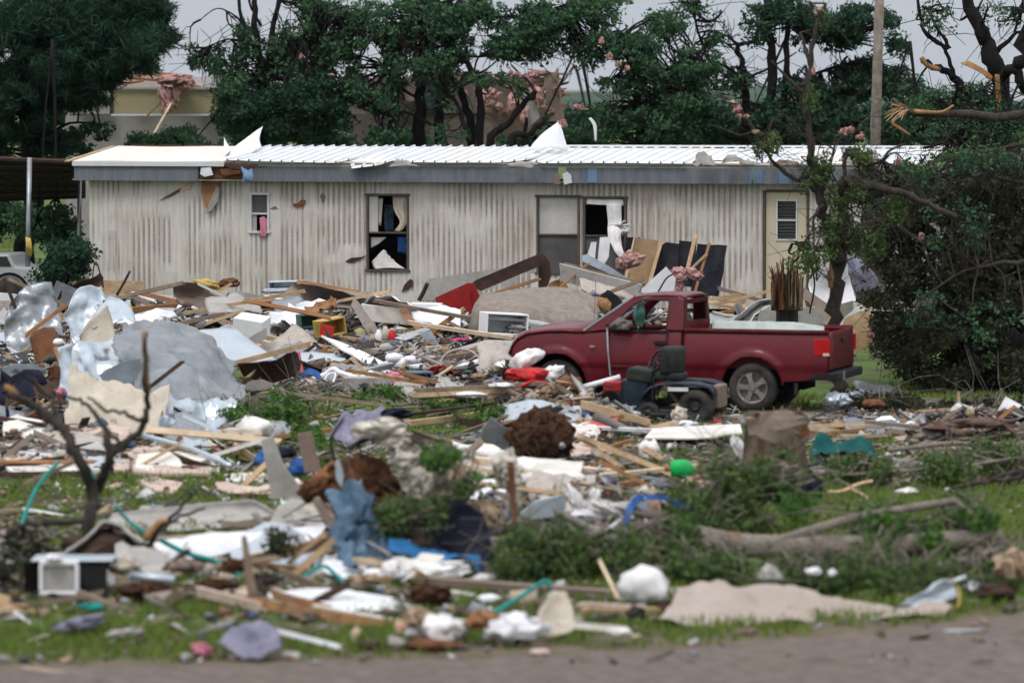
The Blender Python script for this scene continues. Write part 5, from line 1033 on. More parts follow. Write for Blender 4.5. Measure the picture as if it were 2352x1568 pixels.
pn('upright grey tan plank with a pointed top right of the crate', [(806,700),(814,682),(828,700),(874,762),(870,778),(848,772)], 808, 'carpet_light', th=.03)
net('white sheet draped over a box in the middle of the pile', [[(826,704,796),(848,684,798),(880,680,800),(925,690,800),(958,712,799)],[(835,712,790),(860,700,792),(900,700,792),(935,706,792),(960,722,792)]], 'white_cloth', name='bed_sheet', cat='cloth', fold=.03, nfold=4)
crate('pale box under the draped white sheet', 896,724,799,122,38,.5,'drywall',yaw=.15,tilt=.1)
crate('bright white box lid right of the draped sheet', 976,710,790,72,26,.4,'white_plastic',yaw=-.1,tilt=.02)
lp('crumpled newspaper beside the white box lid', 1004,722,792,32,16,'white_paint',nm='paper',ct='paper',am=.6,sharp=.7)
rc_ = thing('red_cabinet','bright red metal cabinet tipped over below the dark beam','cabinet',tuple(G(1050,760)))
pn(None,[(998,684),(1074,650),(1086,716),(1012,720)],784,'red_paint',nm='door',parent=rc_,th=.03,cr=0); pn(None,[(1074,650),(1090,650),(1106,690),(1086,716)],783,'red_paint',nm='side',parent=rc_,th=.03,cr=0); pn(None,[(1000,690,777),(1074,650,777),(1106,690,776),(1086,716,778),(1012,720,778)],777,'red_paint',nm='back',parent=rc_,th=.03,cr=0)
pn('dark brown steel beam propped from the red cabinet to the window', [(1078,655),(1095,642),(1235,584),(1247,597),(1238,612),(1104,668)], 757, 'dark_wood', nm='steel_beam', ct='beam', th=.06)
pn('dark pointed plank standing under the left pane of the twin window', [(1236,675),(1238,590),(1246,581),(1262,600),(1266,630),(1255,672)], 756, 'dark_wood', nm='plank', ct='plank', th=.03)
pipe('dark stub post left of the red cabinet', [(962,690,772),(972,672,772),(982,650,772)], 5, 'dark_wood', name='post', cat='post')
net('big brown grey mattress humped behind the pickup bonnet', [[(1088,768,806),(1094,712,806),(1110,690,800),(1160,684,792)],[(1180,772,810),(1200,722,808),(1190,694,797),(1210,678,789)],[(1280,768,808),(1290,736,804),(1280,706,796),(1290,676,788)],[(1360,748,802),(1370,738,800),(1345,705,794),(1320,680,788)]], 'carpet', name='mattress', cat='mattress', cr=.02, th=.12, fold=.012, nfold=5)
dr = thing('clothes_dryer', 'white dryer cabinet on its side with its front open, left of the pickup bonnet', 'dryer', tuple(G(1195, 815)))
crate(None,1166,745,815,100,50,.55,'white_plastic',yaw=.25,tilt=.06,name='cabinet',parent=dr,hollow=True)
pn(None,[(1214,735),(1282,747),(1276,770),(1204,776)],812,'white_plastic',nm='side_panel',parent=dr); lp(None,1188,756,813,22,10,'siding_grey',nm='drum_wreck',parent=dr,am=.9)
pn(None,[(1118,733),(1122,724),(1215,734),(1285,746),(1278,752),(1212,740)],812.5,'white_plastic',nm='top_panel',parent=dr)
bd('long pale stud running in front of the dryer', 938,740,812,1178,776,822,9,'pine_pale'); bd('orange plank leaning down left of the long pale stud', 925,712,800,985,782,812,12,'orange_wood'); bd('orange stud right of the white box rising to the mattress', 1010,752,800,1066,708,794,9,'pine')
bd('dark brown bed rail across the pile left of the dryer', 742,784,816,1100,812,818,14,'dark_wood', th=.08); bd('second dark rail with a white edge below the first', 860,808,824,1120,806,824,9,'dark_wood'); bd('tan torn board crossing above the bed rail', 790,776,812,1000,800,818,8,'pine')
pn('flat white board before the pickup nose', [(1060,796),(1120,780),(1178,782),(1165,806),(1085,806)], 828, 'white_paint')
lp('magenta scrap on the flat boards left of the pickup nose', 1058,780,816,22,4,'magenta'); lp('lilac scrap below the bed rail right end', 915,790,816,26,9,'lilac',**CL)
for (x,y,mt,lb) in ((870,780,'white_plastic','white bottle'),(885,772,'cream_cloth','cream jar'),(900,780,'red_plastic','red capped jar'),(855,790,'insulation_tan','tan jar')):
    MB().lathe([(0,0),(.07,0),(.07,.16),(.04,.2),(.03,.24),(0,.24)], tuple(P3(x,y+10,814)), 'z', 12).ob('bottle', mt, None, smooth=True, label=lb+' among small goods in front of the pointed plank', cat='bottle', group='small bottles and jars in the pile')
pn('white bent window frame left of the long stud', [(905,776),(975,752),(990,756),(930,782)], 815, 'white_paint'); pn('pale blue grey glass sheet left of the dryer', [(960,762),(990,760),(1010,792),(985,790)], 818, 'galv_light', nm='glass_sheet', ct='glass')
# ---- leaning pile under the twin window and behind the cab
pn('narrow white shutter leaning under the torn curtain', [(1347,592),(1358,556),(1370,556),(1366,598)], 752, 'white_paint', nm='shutter', ct='shutter'); pn('wide white shutter leaning beside the narrow one', [(1372,605),(1378,545),(1402,544),(1398,590),(1385,612)], 752, 'white_paint', nm='shutter', ct='shutter')
pn('grey blue downspout length sliding down from the shutters', [(1338,586),(1350,584),(1400,612),(1462,652),(1455,662),(1390,624),(1336,600)], 757, 'galv_light', nm='downspout', ct='downspout')
pn('brown particle board sheet standing between studs', [(1436,660),(1458,546),(1512,552),(1496,660)], 751, 'plywood', th=.03); bd('orange stud at the left edge of the particle board', 1432,662,752,1460,545,749,8,'pine'); bd('orange stud at the right edge of the particle board', 1492,648,753,1520,550,750,8,'pine')
pn('first black tar paper sheet right of the particle board', [(1500,640),(1516,566),(1530,556),(1560,560),(1556,640)], 750, 'tar_paper'); pn('middle black tar paper sheet', [(1552,655),(1560,552),(1600,556),(1592,660)], 749.5, 'tar_paper'); pn('large black tar paper sheet at the right end of the stack', [(1585,680),(1600,560),(1670,564),(1652,682)], 750, 'tar_paper', rag=.03)
bd('orange stud in front of the large tar paper sheet', 1574,640,755,1598,542,753,9,'pine'); bd('thinner orange stud slanting across the large tar paper sheet', 1596,672,756,1630,558,754,6,'orange_wood'); bd('short brace between the two orange studs', 1590,615,755,1622,585,755,5,'pine')
pn('dark blue panel behind the pink insulation near the curtain end', [(1436,575),(1440,545),(1470,545),(1460,600)], 748, 'navy')
for (x,y,rx,ry,tl,lb) in ((1448,600,32,20,.3,'pink insulation batt under the torn curtain'),(1558,632,20,18,.2,'left puff of pink insulation above the cab roof'),(1590,630,22,14,-.3,'right puff of pink insulation above the cab roof'),(1555,662,14,22,0,'pink insulation hanging down to the cab roof')): lump(lb,x,y,762,rx,ry,'insulation_pink',name='insulation',cat='insulation',tilt=tl,**INSUL)
bd('weathered grey brown siding slab tilted above the mattress', 1288,625,770,1470,672,776,40,'siding_grey',th=.05,roll=.3); bd('second weathered slab edge under the tilted slab', 1296,606,768,1480,655,772,8,'pine_old')
net('crumpled tan cloth under the tilted siding slab', [[(1330,640,775),(1400,650,775),(1460,672,775)],[(1335,668,778),(1400,680,778),(1450,690,778)]], 'carpet_light', name='blanket', cat='cloth', cr=.06)
pn('white triangular board behind the cab roof', [(1465,672),(1508,632),(1530,612),(1552,640),(1548,672)], 768, 'white_paint'); pipe('dark stick against the white triangular board', [(1512,670,770),(1530,640,770),(1545,630,770)], 2, 'dark_wood', name='stick', cat='stick')
net('orange curled hardboard beside the dark pointed plank', [[(1252,678,772),(1262,650,770),(1285,640,769)],[(1262,684,771),(1290,662,769),(1302,650,768)],[(1270,688,772),(1296,680,771),(1306,670,770)]], 'split_wood', name='hardboard', cat='board', cr=.04)
bd('red brown lath crossing the curled hardboard', 1256,688,774,1352,604,770,4,'orange_wood')
pn('dark scorched panel with an orange patch left of the windshield', [(1368,712),(1378,680),(1396,665),(1420,680),(1438,706),(1425,722)], 786, 'black_plastic'); lp('orange rag on the scorched panel', 1388,700,788,14,20,'split_wood',tilt=.6); lp('lilac cushion behind the scorched panel', 1362,684,782,16,14,'lilac')
bd('orange rafter piece left of the windshield top', 1290,706,784,1350,708,786,6)
bd('pale stud behind the cab window', 1615,692,782,1720,706,784,8); bd('second pale stud right of the cab', 1628,688,780,1690,676,779,6); bd('thin pale lath behind the load bed front', 1640,716,784,1700,730,786,4,'pine_pale'); pn('tan wood fibre heap panel right of the cab', [(1650,690),(1695,672),(1712,690),(1700,712),(1650,708)], 780, 'plywood', rag=.05)
bd('dark brown base rail along the trailer foot right of the tar paper', 1650,662,752,1762,694,756,9,'siding_brown')
net('white carpet roll folded over behind the load bed', [[(1664,752,808),(1700,720,806),(1740,690,804),(1782,682,803)],[(1672,760,802),(1712,728,801),(1748,700,800),(1790,694,799)],[(1688,764,806),(1722,736,805),(1750,712,804),(1780,704,803)]], 'white_cloth', name='carpet_roll', cat='carpet', cr=.03)
pn('grey plastic bed liner tub standing behind the load bed', [(1735,762),(1745,712),(1862,706),(1905,730),(1910,762)], 815, 'siding_grey', nm='tub', ct='tub', th=.05)
net('pale green white sheet lying in the load bed', [[(1636,736,58.7),(1720,738,58.5),(1800,742,58.3),(1893,748,58.1)],[(1636,770,58.5),(1720,770,58.3),(1800,770,58.1),(1893,772,57.9)]], mat('bed_sheet_white', (.46,.50,.47), (.36,.40,.38), scale=3, rough=.7, dirt=.5, dirtc=(.2,.19,.17)), cr=.015, th=.01)
pn('cream pointed wedge in the load bed left of the slim tree', [(1888,768),(1894,720),(1902,692),(1908,768)], 895, 'pine_pale', nm='wedge', ct='panel')
bd('dark plank sliding down behind the load bed to the slim tree', 1800,642,790,1902,712,796,22,'siding_brown')
net('curved white shower wall behind the slim tree trunk', [[(1862,628,790),(1900,612,786),(1950,600,786),(2000,596,790)],[(1856,660,790),(1900,655,784),(1950,652,784),(2005,645,790)],[(1862,690,792),(1900,700,788),(1950,698,788),(2000,692,792)]], 'white_plastic', name='shower_wall', cat='panel', cr=.02)
net('grey brown domed tarp behind the slim tree', [[(1950,600,800),(1972,562,800),(2010,555,800),(2040,575,800)],[(1955,650,797),(1985,620,795),(2020,615,795),(2055,640,797)],[(1965,690,800),(1990,685,798),(2020,680,798),(2040,690,800)]], 'carpet', name='tarp', cat='tarp', cr=.04)
net('slate blue jacket hung right of the slim tree trunk', [[(1945,570,803),(1960,562,803),(1985,560,803)],[(1946,600,804),(1962,605,805),(1990,610,804)],[(1962,640,804),(1985,650,805),(2015,655,804)],[(1968,690,804),(1980,700,804),(1990,705,804)]], 'lilac', name='jacket', cat='jacket', cr=.06, fold=.03, nfold=3)
for (pts,mt,lb) in (([(1932,760),(1940,730),(1990,708),(2015,730),(1980,790)],'pine','orange plywood sheet right of the tailgate top'),([(1935,775),(1985,760),(2010,790),(1960,812)],'plywood','second plywood sheet right of the tailgate'),([(1925,742),(1975,700),(1985,712),(1935,762)],'white_paint','white board edge above the orange plywood')): pn(lb,pts,830,mt)
pn('tan trailer skirt panel low beside the shattered stump', [(1700,744),(1780,706),(1900,706),(1960,690),(1960,730)], 800, 'siding_grey')
# ---- silver wreckage at the left
sw = 'galv'
net('light blue grey metal sheet rising at the far left of the silver wreck', [[(150,740,850),(168,676,846),(232,664,842)],[(160,790,852),(190,730,848),(240,680,844)],[(150,860,858),(176,800,854),(222,720,848)]], 'galv_light', cr=.05, k=10, vor=.11)
net('cream inner face of the metal sheet left of the silver crumple', [[(182,770,862),(200,742,860),(246,700,858)],[(195,790,862),(222,760,860),(258,735,858)],[(212,808,866),(240,800,862),(266,780,860)]], 'cream_cloth', name='metal_sheet', cat='metal sheet', cr=.03)
net('great crumpled grey metal sheet in front of the left pile', [[(290,752,915),(350,736,908),(400,744,906),(440,752,906),(482,778,910)],[(262,800,945),(340,790,948),(410,798,944),(475,808,938),(528,835,926)],[(300,872,958),(365,850,962),(425,848,958),(490,855,952),(548,880,938)],[(345,930,985),(390,912,975),(440,915,968),(500,920,962),(562,915,955)],[(420,960,1000),(450,975,985),(480,985,975),(520,970,970),(556,935,965)]], sw, cr=.05, cs=1.0, k=10, vor=.085, rag=.015)
net('pale blue metal sheet spread between the cream tarp and the grey crumple', [[(140,800,940),(200,790,935),(260,770,932),(320,765,930)],[(150,850,945),(210,835,940),(270,810,936),(340,800,934)],[(160,905,950),(225,880,945),(290,840,940),(350,830,936)]], 'galv_light', cr=.07, k=10, vor=.11, cs=1.6)
net('dark blue grey curved metal flap above the cream tarp', [[(228,862,962),(270,838,958),(340,815,955)],[(245,880,964),(290,862,960),(345,840,957)],[(262,888,966),(310,896,963),(352,868,960)]], 'galv_dark', cr=.03)
net('light crumpled foil skirt below the great grey sheet', [[(372,905,990),(420,920,988),(480,935,984),(545,925,980)],[(360,950,1005),(410,965,1000),(470,975,995),(540,955,988)],[(352,990,1020),(390,1010,1015),(450,1015,1006),(500,985,996)]], 'galv_light', cr=.08, k=10, vor=.11, cs=2.2)
net('large cream canvas tarp slumped in front of the silver wreck', [[(155,850,985),(185,868,985),(240,885,990),(300,880,990),(390,890,992)],[(160,900,995),(200,905,998),(260,915,1000),(320,915,1000),(385,930,1002)],[(150,960,1008),(200,965,1012),(250,970,1015),(310,965,1015),(370,970,1015)],[(150,1010,1030),(200,1018,1030),(250,1025,1032),(310,1020,1030),(345,1010,1028)]], 'cream_cloth', name='tarp', cat='tarp', cr=.09, cs=1.6, k=10, vor=.11)
lp('dented lilac grey metal drum at the far left', 68,730,850,44,46,'galv',nm='drum',ct='drum',am=.22,sharp=.2,tilt=.2)
net('curled metal strip at the far left below the drum', [[(-10,790,858),(40,775,858),(110,762,858)],[(-10,800,857),(45,785,857),(115,772,857)]], 'galv', cr=.04)
lgo = thing('log','torn brown log with a pale sawn end in the left wreck','log',tuple(P3(112,860,894))); pipe(None, [(100,770,890),(112,815,892),(118,860,894)], 34, 'rust', name='bark', parent=lgo); lump(None, 118,852,905,34,22,'split_pale',name='cut_face',am=.05,rd=.2,parent=lgo)
lp('small white tile stuck in the torn log', 134,786,900,12,9,'white_plastic',nm='tile',ct='tile',am=.1); bd('orange splinter on the torn log', 128,800,902,150,860,904,12,'split_wood')
pn('light steel sheet under the left wreck top', [(-10,820),(60,805),(75,850),(-10,870)], 880, 'galv'); lp('dark tangle of wet cloth at the far left', 40,930,960,80,70,'navy',**CL); lp('dark earth clump under the far left wreck', 130,900,950,40,50,'soil',am=.5); lp('dark rubble clod left of the cream tarp', 90,990,1010,60,36,'soil',am=.5)
net('grey corrugated scrap at the left edge behind the bare tree', [[(-20,930,985),(40,945,985),(110,965,985)],[(-20,985,1000),(40,1000,1000),(120,1000,1000)]], 'galv', cr=.06)
lp('pink fluff on the bare branches at the left', 140,905,985,12,16,'pink',**INSUL)
net('beige carpet slab behind the white box at the left centre', [[(530,832,848),(600,798,842),(680,745,836)],[(600,850,850),(670,820,846),(735,790,842)],[(700,870,858),(732,850,852),(745,810,848)]], 'carpet_light', name='carpet', cat='carpet', cr=.02)
crate('white storage box with grey side on the beige carpet', 568,756,845,72,44,.4,'white_plastic',yaw=-.3,tilt=.14,pitch=.2)
pn('grey side piece below the white storage box', [(548,790),(612,752),(614,776),(570,800)], 846, 'siding_grey')
net('pale blue metal sheet sloping right beside the grey crumple', [[(440,760,895),(500,752,892),(545,760,890)],[(470,790,898),(540,790,895),(600,800,893)],[(510,830,902),(570,832,900),(640,832,898)]], 'galv_light', cr=.02)
bd('long stud with an orange edge leaning above the brown tub', 540,834,902,712,790,895,12,'pine'); 
net('upturned brown tub below the leaning stud', [[(545,836,904),(620,826,902),(680,812,900),(686,815,892)],[(560,862,902),(620,856,898),(665,840,896),(690,830,890)],[(580,885,900),(620,880,897),(660,868,895),(684,850,890)]], 'dark_wood', name='tub', cat='tub', cr=.03)
pn('grey rim board under the brown tub', [(555,880),(600,870),(640,885),(600,896),(560,895)], 905, 'siding_grey'); bd('red brown rail left of the blue pool rim', 686,812,868,694,860,880,7,'red_paint')
net('cracked blue paddling pool rim on the grass', [[(690,856,893),(712,846,892),(735,858,892),(750,890,893)],[(676,872,894),(708,862,893),(730,872,893),(746,896,894)]], 'blue_cloth', name='paddling_pool', cat='pool', cr=.03)
lp('tan burlap bundle under the blue pool rim', 706,884,900,26,14,'cream_cloth',**CL)
pipe('white plastic pipe bent over the grass by the blue pool', [(715,873,890),(745,862,889),(765,848,889),(785,858,890),(830,872,892)], 7, 'white_plastic'); pipe('thin white hose loop beside the bent pipe', [(740,885,892),(752,862,891),(770,858,891),(765,880,892)], 3, 'white_plastic', name='hose', cat='hose')
pn('long white spear of gutter pointing up left', [(738,770,850),(800,794,855),(880,832,865),(912,852,872),(905,872,875),(862,850,868),(790,806,860)], 862, 'white_paint', nm='gutter', ct='gutter', th=.03); pn('lower white spear of gutter pointing down left', [(860,845,884),(915,856,880),(905,880,886),(850,895,895),(766,916,900),(762,908,900),(800,880,892)], 890, 'white_paint', nm='gutter', ct='gutter', th=.03)
crate('grey appliance shell behind the lower gutter spear', 846,892,902,108,50,.4,'siding_grey',yaw=.15)
for (x,y,rx,ry) in ((905,822,22,12),(925,834,20,12),(946,826,22,10),(890,838,16,10),(955,842,24,9)): 
    o = lump('white plastic jug in the cluster right of the gutter spears',x,y,872,rx,ry,'white_plastic',name='jug',cat='jug',am=.18,sub=2,group='white jugs right of the gutter spears')
lp('upper pink blanket fold below the white jugs', 905,876,900,26,20,'pink',**CL); lp('lower pink blanket roll on the grass', 928,894,906,36,12,'pink',**CL)
crate('dark blue plastic bin right of the pink blanket', 966,868,898,60,28,.35,'denim',yaw=.2,hollow=True,name='bin',cat='bin')
net('crushed red toy car body in the middle of the rubble', [[(985,850,890),(1020,840,888),(1062,862,890)],[(990,872,888),(1030,862,884),(1066,878,888)],[(1010,886,892),(1035,882,890),(1060,890,892)]], 'red_plastic', name='toy_car', cat='toy car', cr=.05)
pn('white forked plastic chair back before the bicycle wheel', [(1032,846),(1055,838),(1085,856),(1130,818),(1138,828),(1100,862),(1110,882),(1080,890),(1060,862)], 884, 'white_plastic', nm='broken_chair', ct='chair', th=.04)
bf = thing('bicycle','mangled muddy bicycle half buried right of the white jugs','bicycle',tuple(P3(1000,850,878)))
for (x,y,r_,g) in ((1058,836,46,880),(1105,852,34,884)):
    c = P3(x,y,g); rr_ = m(r_,g); tt = [c+Vector((rr_*math.cos(q), .12*math.sin(q), rr_*.72*math.sin(q))) for q in np.linspace(0,2*math.pi,32)]
    t_ = MB().tube(tt, .018, 6, cap=False).ob('wheel', 'carpet_light', bf, smooth=True); sp = MB()
    for k in range(0,31,3): sp.tube([c, tt[k]], .004, 3, cap=False)
    o = sp.ob('spokes', 'galv', bf); o.parent = t_
for p_ in ([(960,815,878),(1010,835,878),(1058,836,878)],[(975,835,878),(1030,860,878)],[(1010,835,878),(1040,862,878)],[(955,822,878),(975,812,878)]): pipe(None,p_,4,'siding_grey',name='tube',parent=bf)
lp('big white pillow against the pickup front wheel', 1208,826,955,40,22,'white_cloth',tilt=.5,am=.3,sharp=.3,nm='pillow',ct='pillow'); lp('second white bundle under the pickup fender', 1262,862,958,40,17,'white_cloth',tilt=.5,am=.4,nm='pillow',ct='pillow'); lp('red cloth under the big white pillow', 1212,860,960,46,16,'red_plastic',**CL)
net('red plastic fender of a small quad bike before the pickup', [[(1195,884,970),(1225,872,968),(1262,880,968),(1284,912,970)],[(1195,896,965),(1228,888,962),(1256,900,962),(1270,922,968)]], 'red_plastic', name='quad_fender', cat='quad bike', cr=.02, th=.03)
lp('tangle of engine parts behind the red quad fender', 1300,890,965,34,26,'rust',nm='engine_part',ct='engine',**INSUL)
for (x1,y1,x2,y2,w_,mt,lb) in ((955,896,1250,880,9,'pine_old','upper long board of the stack before the red toy'),(950,908,1210,896,12,'pine','second board of the stack before the red toy'),(1000,920,1230,905,8,'pine','third board of the stack before the red toy'),(1180,912,1212,906,10,'pine','stub end of the stack')): bd(lb,x1,y1,968,x2,y2,968,w_,mt)
for (x,y,w_) in ((1150,884,40),(1080,906,60)): lp('white foam piece lying on the board stack '+('by the red quad fender' if x > 1100 else 'further left'), x, y, 970, w_*.7, 6, 'white_cloth', nm='foam', ct='foam')
pipe('white metal post lying behind the mower engine', [(1330,892,965),(1425,866,965)], 7, 'white_paint', name='post', cat='post')
# ---- middle ground (rows 930-1130)
bd('long pale stud pointing at the mower from the left', 940,972,985,1362,915,975,13,'pine'); bd('thick pale stud below the mower engine', 1338,928,985,1490,972,1000,19,'pine'); bd('white batten under the red trough', 1325,980,1010,1560,990,1015,8,'white_paint'); bd('short orange board below the thick stud', 1330,962,1000,1400,985,1005,11,'pine')
net('shiny red wheelbarrow trough upside down below the mower', [[(1322,992,1010),(1360,978,1008),(1420,968,1006)],[(1325,1002,1014),(1370,994,1012),(1418,982,1010)]], 'red_plastic', name='wheelbarrow_tray', cat='wheelbarrow', cr=.01, th=.05)
pn('white plastic fence mesh lying below the mower wheels', [(1480,1005,1030),(1500,985,1015),(1700,974,1010),(1705,996,1030),(1600,1006,1036)], 1020, 'drywall', nm='fence_mesh', ct='fence'); lp('white plastic bag by the mower rear wheel', 1580,974,1008,24,9,'white_plastic',nm='bag',ct='bag'); lp('tan paper sack in front of the mower rear wheel', 1560,952,1004,18,16,'cream_cloth',nm='sack',ct='sack',**CL); lp('navy cloth under the white fence mesh', 1520,1000,1012,50,8,'navy')
rb = thing('root_ball','upper root ball of brown earth and torn roots in the middle','root ball',tuple(G(1250,1075)))
lump(None,1245,1005,1070,72,62,'soil',name='earth',am=.26,fs_=4.5,sub=4,sharp=.2,parent=rb)
def earthroots(par, x, y, g, rx, ry, n, mt):
    for i in range(n):
        a = random.uniform(0, 6.28); r = random.random()**.5*.9; x0, y0 = x+rx*r*math.cos(a), y-ry*r*math.sin(a); q = random.uniform(0, 6.28); l_ = random.uniform(14, 40); dz_ = 10*(1-r)+6
        pipe(None, [(x0, y0, g+dz_),(x0+l_*.6*math.cos(q), y0-l_*.5*math.sin(q), g+dz_+4),(x0+l_*math.cos(q+.7), y0-l_*.8*math.sin(q+.7), g+dz_+random.uniform(-4,6))], random.uniform(1,2.4), mt, parent=par, name='root', n=4, k=3, taper=.3)
earthroots(rb,1245,1000,1070,70,52,60,'soil_red'); earthroots(rb,1245,1000,1072,60,50,40,'bark')
pn('grey sheet metal duct stuck upright left of the upper root ball', [(1098,1000),(1128,957),(1225,1030),(1220,1048),(1180,1046)], 1062, 'galv', nm='duct', ct='duct', th=.08)
lp('light blue plastic strip below the grey duct', 1208,1054,1072,22,5,'light_blue',nm='plastic_strip',ct='plastic'); lp('small white ball of paper on the upper root ball', 1290,1024,1080,8,8,'white_plastic',nm='paper_ball',ct='paper')
stp = thing('tree_stump','wide sawn tree stump with a torn brown top at the right of centre','tree stump',tuple(G(1775,1128)))
sv = []; ns_ = 40
for i in range(9):
    t = i/8
    for k in range(ns_):
        a = 2*math.pi*k/ns_; r = m(64,1120)*(1.08-.12*t+.35*(1-t)**3)*(1+.05*math.sin(a*7+2*t)+.22*nf((math.cos(a)*1.5, math.sin(a)*1.5, t*.6), 1, 2)); h = m(175,1120)*t
        if i == 8: h += .10*nf((math.cos(a)*2, math.sin(a)*2, 9), 1, 2)+.05*random.random()
        sv.append(Vector((r*math.cos(a), r*math.sin(a), h))+G(1778,1128))
ob('trunk', sv, [(i*ns_+k, i*ns_+(k+1) % ns_, (i+1)*ns_+(k+1) % ns_, (i+1)*ns_+k) for i in range(8) for k in range(ns_)]+[tuple(range(8*ns_, 9*ns_))], mat('stump_bark', (.20,.145,.105), (.055,.04,.03), scale=11, stretch=(1,1,.18), rough=1, bump=1, dirt=.4, dirtc=(.05,.06,.03)), stp, smooth=True)
for (p_,mt) in (([(1712,958),(1760,940),(1835,945),(1850,985),(1790,1002),(1720,990)],'siding_brown'),([(1790,950),(1842,944),(1860,985),(1850,1010),(1812,1000)],'rust')): panel(None,p_,1144,mt,name='torn_top',parent=stp,th=.10,cr=.06,rag=.08)
for i in range(16): x = random.uniform(1712,1850); pipe(None,[(x,1000,1143),(x+random.uniform(-8,8),965,1143),(x+random.uniform(-14,14),938+random.uniform(-8,14),1143)],random.uniform(2,5),random.choice(['split_wood','pine_old','rust','bark_grey']),parent=stp,name='splinter',n=5,k=3,taper=.3)
for (a_,mt,lb) in (((1860,978,1000,2110,975,1000,9),'pine','long pale pole on the gravel right of the stump'),((1860,1000,1015,1990,985,1010,8),'split_wood','split pole right of the stump'),((1900,1010,1022,2040,1000,1022,7),'pine_old','grey pole lying before the gravel'),((1990,968,1002,2110,980,1004,8),'pine_old','weathered pole further right on the gravel')): bd(lb,*a_,mt)
net('dark green camouflage net heaped right of the stump', [[(1862,1030,1060),(1880,1000,1055),(1930,1012,1055),(1980,1005,1055),(2015,1030,1060)],[(1862,1052,1064),(1900,1040,1060),(1950,1045,1060),(1990,1042,1060),(2010,1056,1064)]], 'teal_dark', name='tarp', cat='tarp', cr=.05, vor=.05, k=7)
for (x,y,rx,ry,mt,lb) in ((2130,1000,44,16,'bark_grey','grey broken log end at the right of the gravel'),(2170,978,50,9,'brick','dark row of fallen bricks at the right edge of the gravel'),(2260,972,60,12,'brick','larger heap of bricks near the right edge'),(2080,1012,30,9,'board_pink','pink brown rubble slab in the right pile'),(2220,1008,60,9,'siding_brown','brown slab in the right pile'),(2315,990,40,12,'pine_old','weathered wood chunk at the right edge')): lump(lb,x,y,1020,rx,ry,mt,name='rubble',cat='rubble',am=.5,sharp=.6)
pipe('long fallen grey branch in the right middle', [(2040,1034,1055),(2110,1026,1055),(2180,1018,1052),(2260,1022,1052),(2360,1022,1052)], 6, 'bark_grey', name='branch', cat='branch')
pipe('second branch forking below the long grey one', [(2190,1120,1150),(2250,1108,1145),(2330,1098,1140),(2380,1090,1140)], 5, 'bark', name='branch', cat='branch'); pipe('thin branch at the right edge of the lawn', [(2260,1112,1150),(2300,1090,1145),(2360,1078,1140)], 4, 'bark', name='branch', cat='branch')
pipe('freshly broken pale forked branch on the lawn', [(1900,1130,1140),(1935,1128,1140),(1970,1112,1138),(2005,1104,1138)], 5, 'split_pale', name='branch', cat='branch', taper=.8); pipe('pale side shoot of the forked branch', [(1955,1122,1140),(1985,1138,1145),(1992,1150,1150),(1984,1170,1160)], 4, 'split_pale', name='branch', cat='branch')
lp('black plastic bag slumped right of the stump', 1868,1122,1150,22,32,'navy',nm='bag',ct='bag',**CL); lp('white stone on the lawn', 2085,1128,1140,26,8,'drywall',nm='stone',ct='stone',am=.3); lp('small pale stone on the lawn further right', 2180,1126,1140,12,7,'siding_grey',nm='stone',ct='stone',am=.3)
bd('long stud sloping down before the stump', 1328,1000,1060,1560,1096,1110,12,'pine'); bd('second stud under the sloping one', 1340,1010,1062,1430,1075,1085,11,'pine'); bd('long pale stud lying below the duct', 1088,1056,1090,1425,1086,1100,15,'pine_pale',th=.06); bd('pale plank joining the lying stud from the right', 1380,1092,1108,1600,1070,1100,10,'pine_pale')
lp('left white foam cushion on the lying stud', 1234,1098,1118,34,15,'white_cloth',nm='cushion',ct='cushion',am=.15,sub=3); lp('right white foam cushion on the lying stud', 1296,1096,1118,38,14,'white_cloth',nm='cushion',ct='cushion',am=.15)
bd('brown plank under the white cushions', 1205,1112,1126,1330,1106,1126,13,'orange_wood'); bd('short brown board right of the cushions', 1402,1118,1135,1472,1108,1135,16,'orange_wood')
gb = thing('detergent_bottle','bright green plastic bottle with an orange cap on the boards','bottle',tuple(P3(1565,1090,1112)))
MB().lathe([(0,-.14),(.085,-.13),(.1,-.05),(.1,.05),(.06,.1),(.03,.13)], tuple(P3(1568,1076,1112)), 'x', 14).ob('body','green_plastic',gb,smooth=True); MB().lathe([(0,-.2),(.035,-.2),(.035,-.13)], tuple(P3(1568,1076,1112)), 'x', 10).ob('cap','orange_wood',gb)
for (x,y,rx,ry,tl,lb) in ((1702,1036,14,36,-.5,'white rag strip hung on the sapling by the stump'),(1655,1088,30,12,.5,'white cloth scrap left of the sapling'),(1490,1035,26,26,.2,'white rag on dark rubble below the red trough'),(1610,1120,40,22,0,'tan insulation heap below the green bottle')): lump(lb,x,y,1120 if x > 1550 else 1062,rx,ry,'white_cloth' if 'white' in lb else 'insulation_tan',name='rag',cat='cloth',tilt=-tl,**CL)
net('blue tarp strip draped over leaves, left end', [[(1430,1250,1262),(1432,1180,1258),(1455,1142,1250),(1478,1136,1248)],[(1440,1252,1262),(1446,1190,1258),(1464,1156,1250),(1480,1150,1248)]], 'blue_cloth', name='tarp', cat='tarp', cr=.02); net('blue tarp strip draped over leaves, right end', [[(1480,1136,1240),(1520,1138,1240),(1560,1152,1240),(1595,1160,1240)],[(1484,1148,1240),(1525,1150,1240),(1562,1170,1240),(1592,1178,1240)]], 'blue_cloth', name='tarp', cat='tarp', cr=.03)
pn('white and blue patterned box crushed under the tree debris', [(1195,1178),(1230,1150),(1290,1136),(1300,1150),(1296,1182),(1220,1190)], 1215, 'galv_light', nm='crushed_can', ct='can', th=.12)
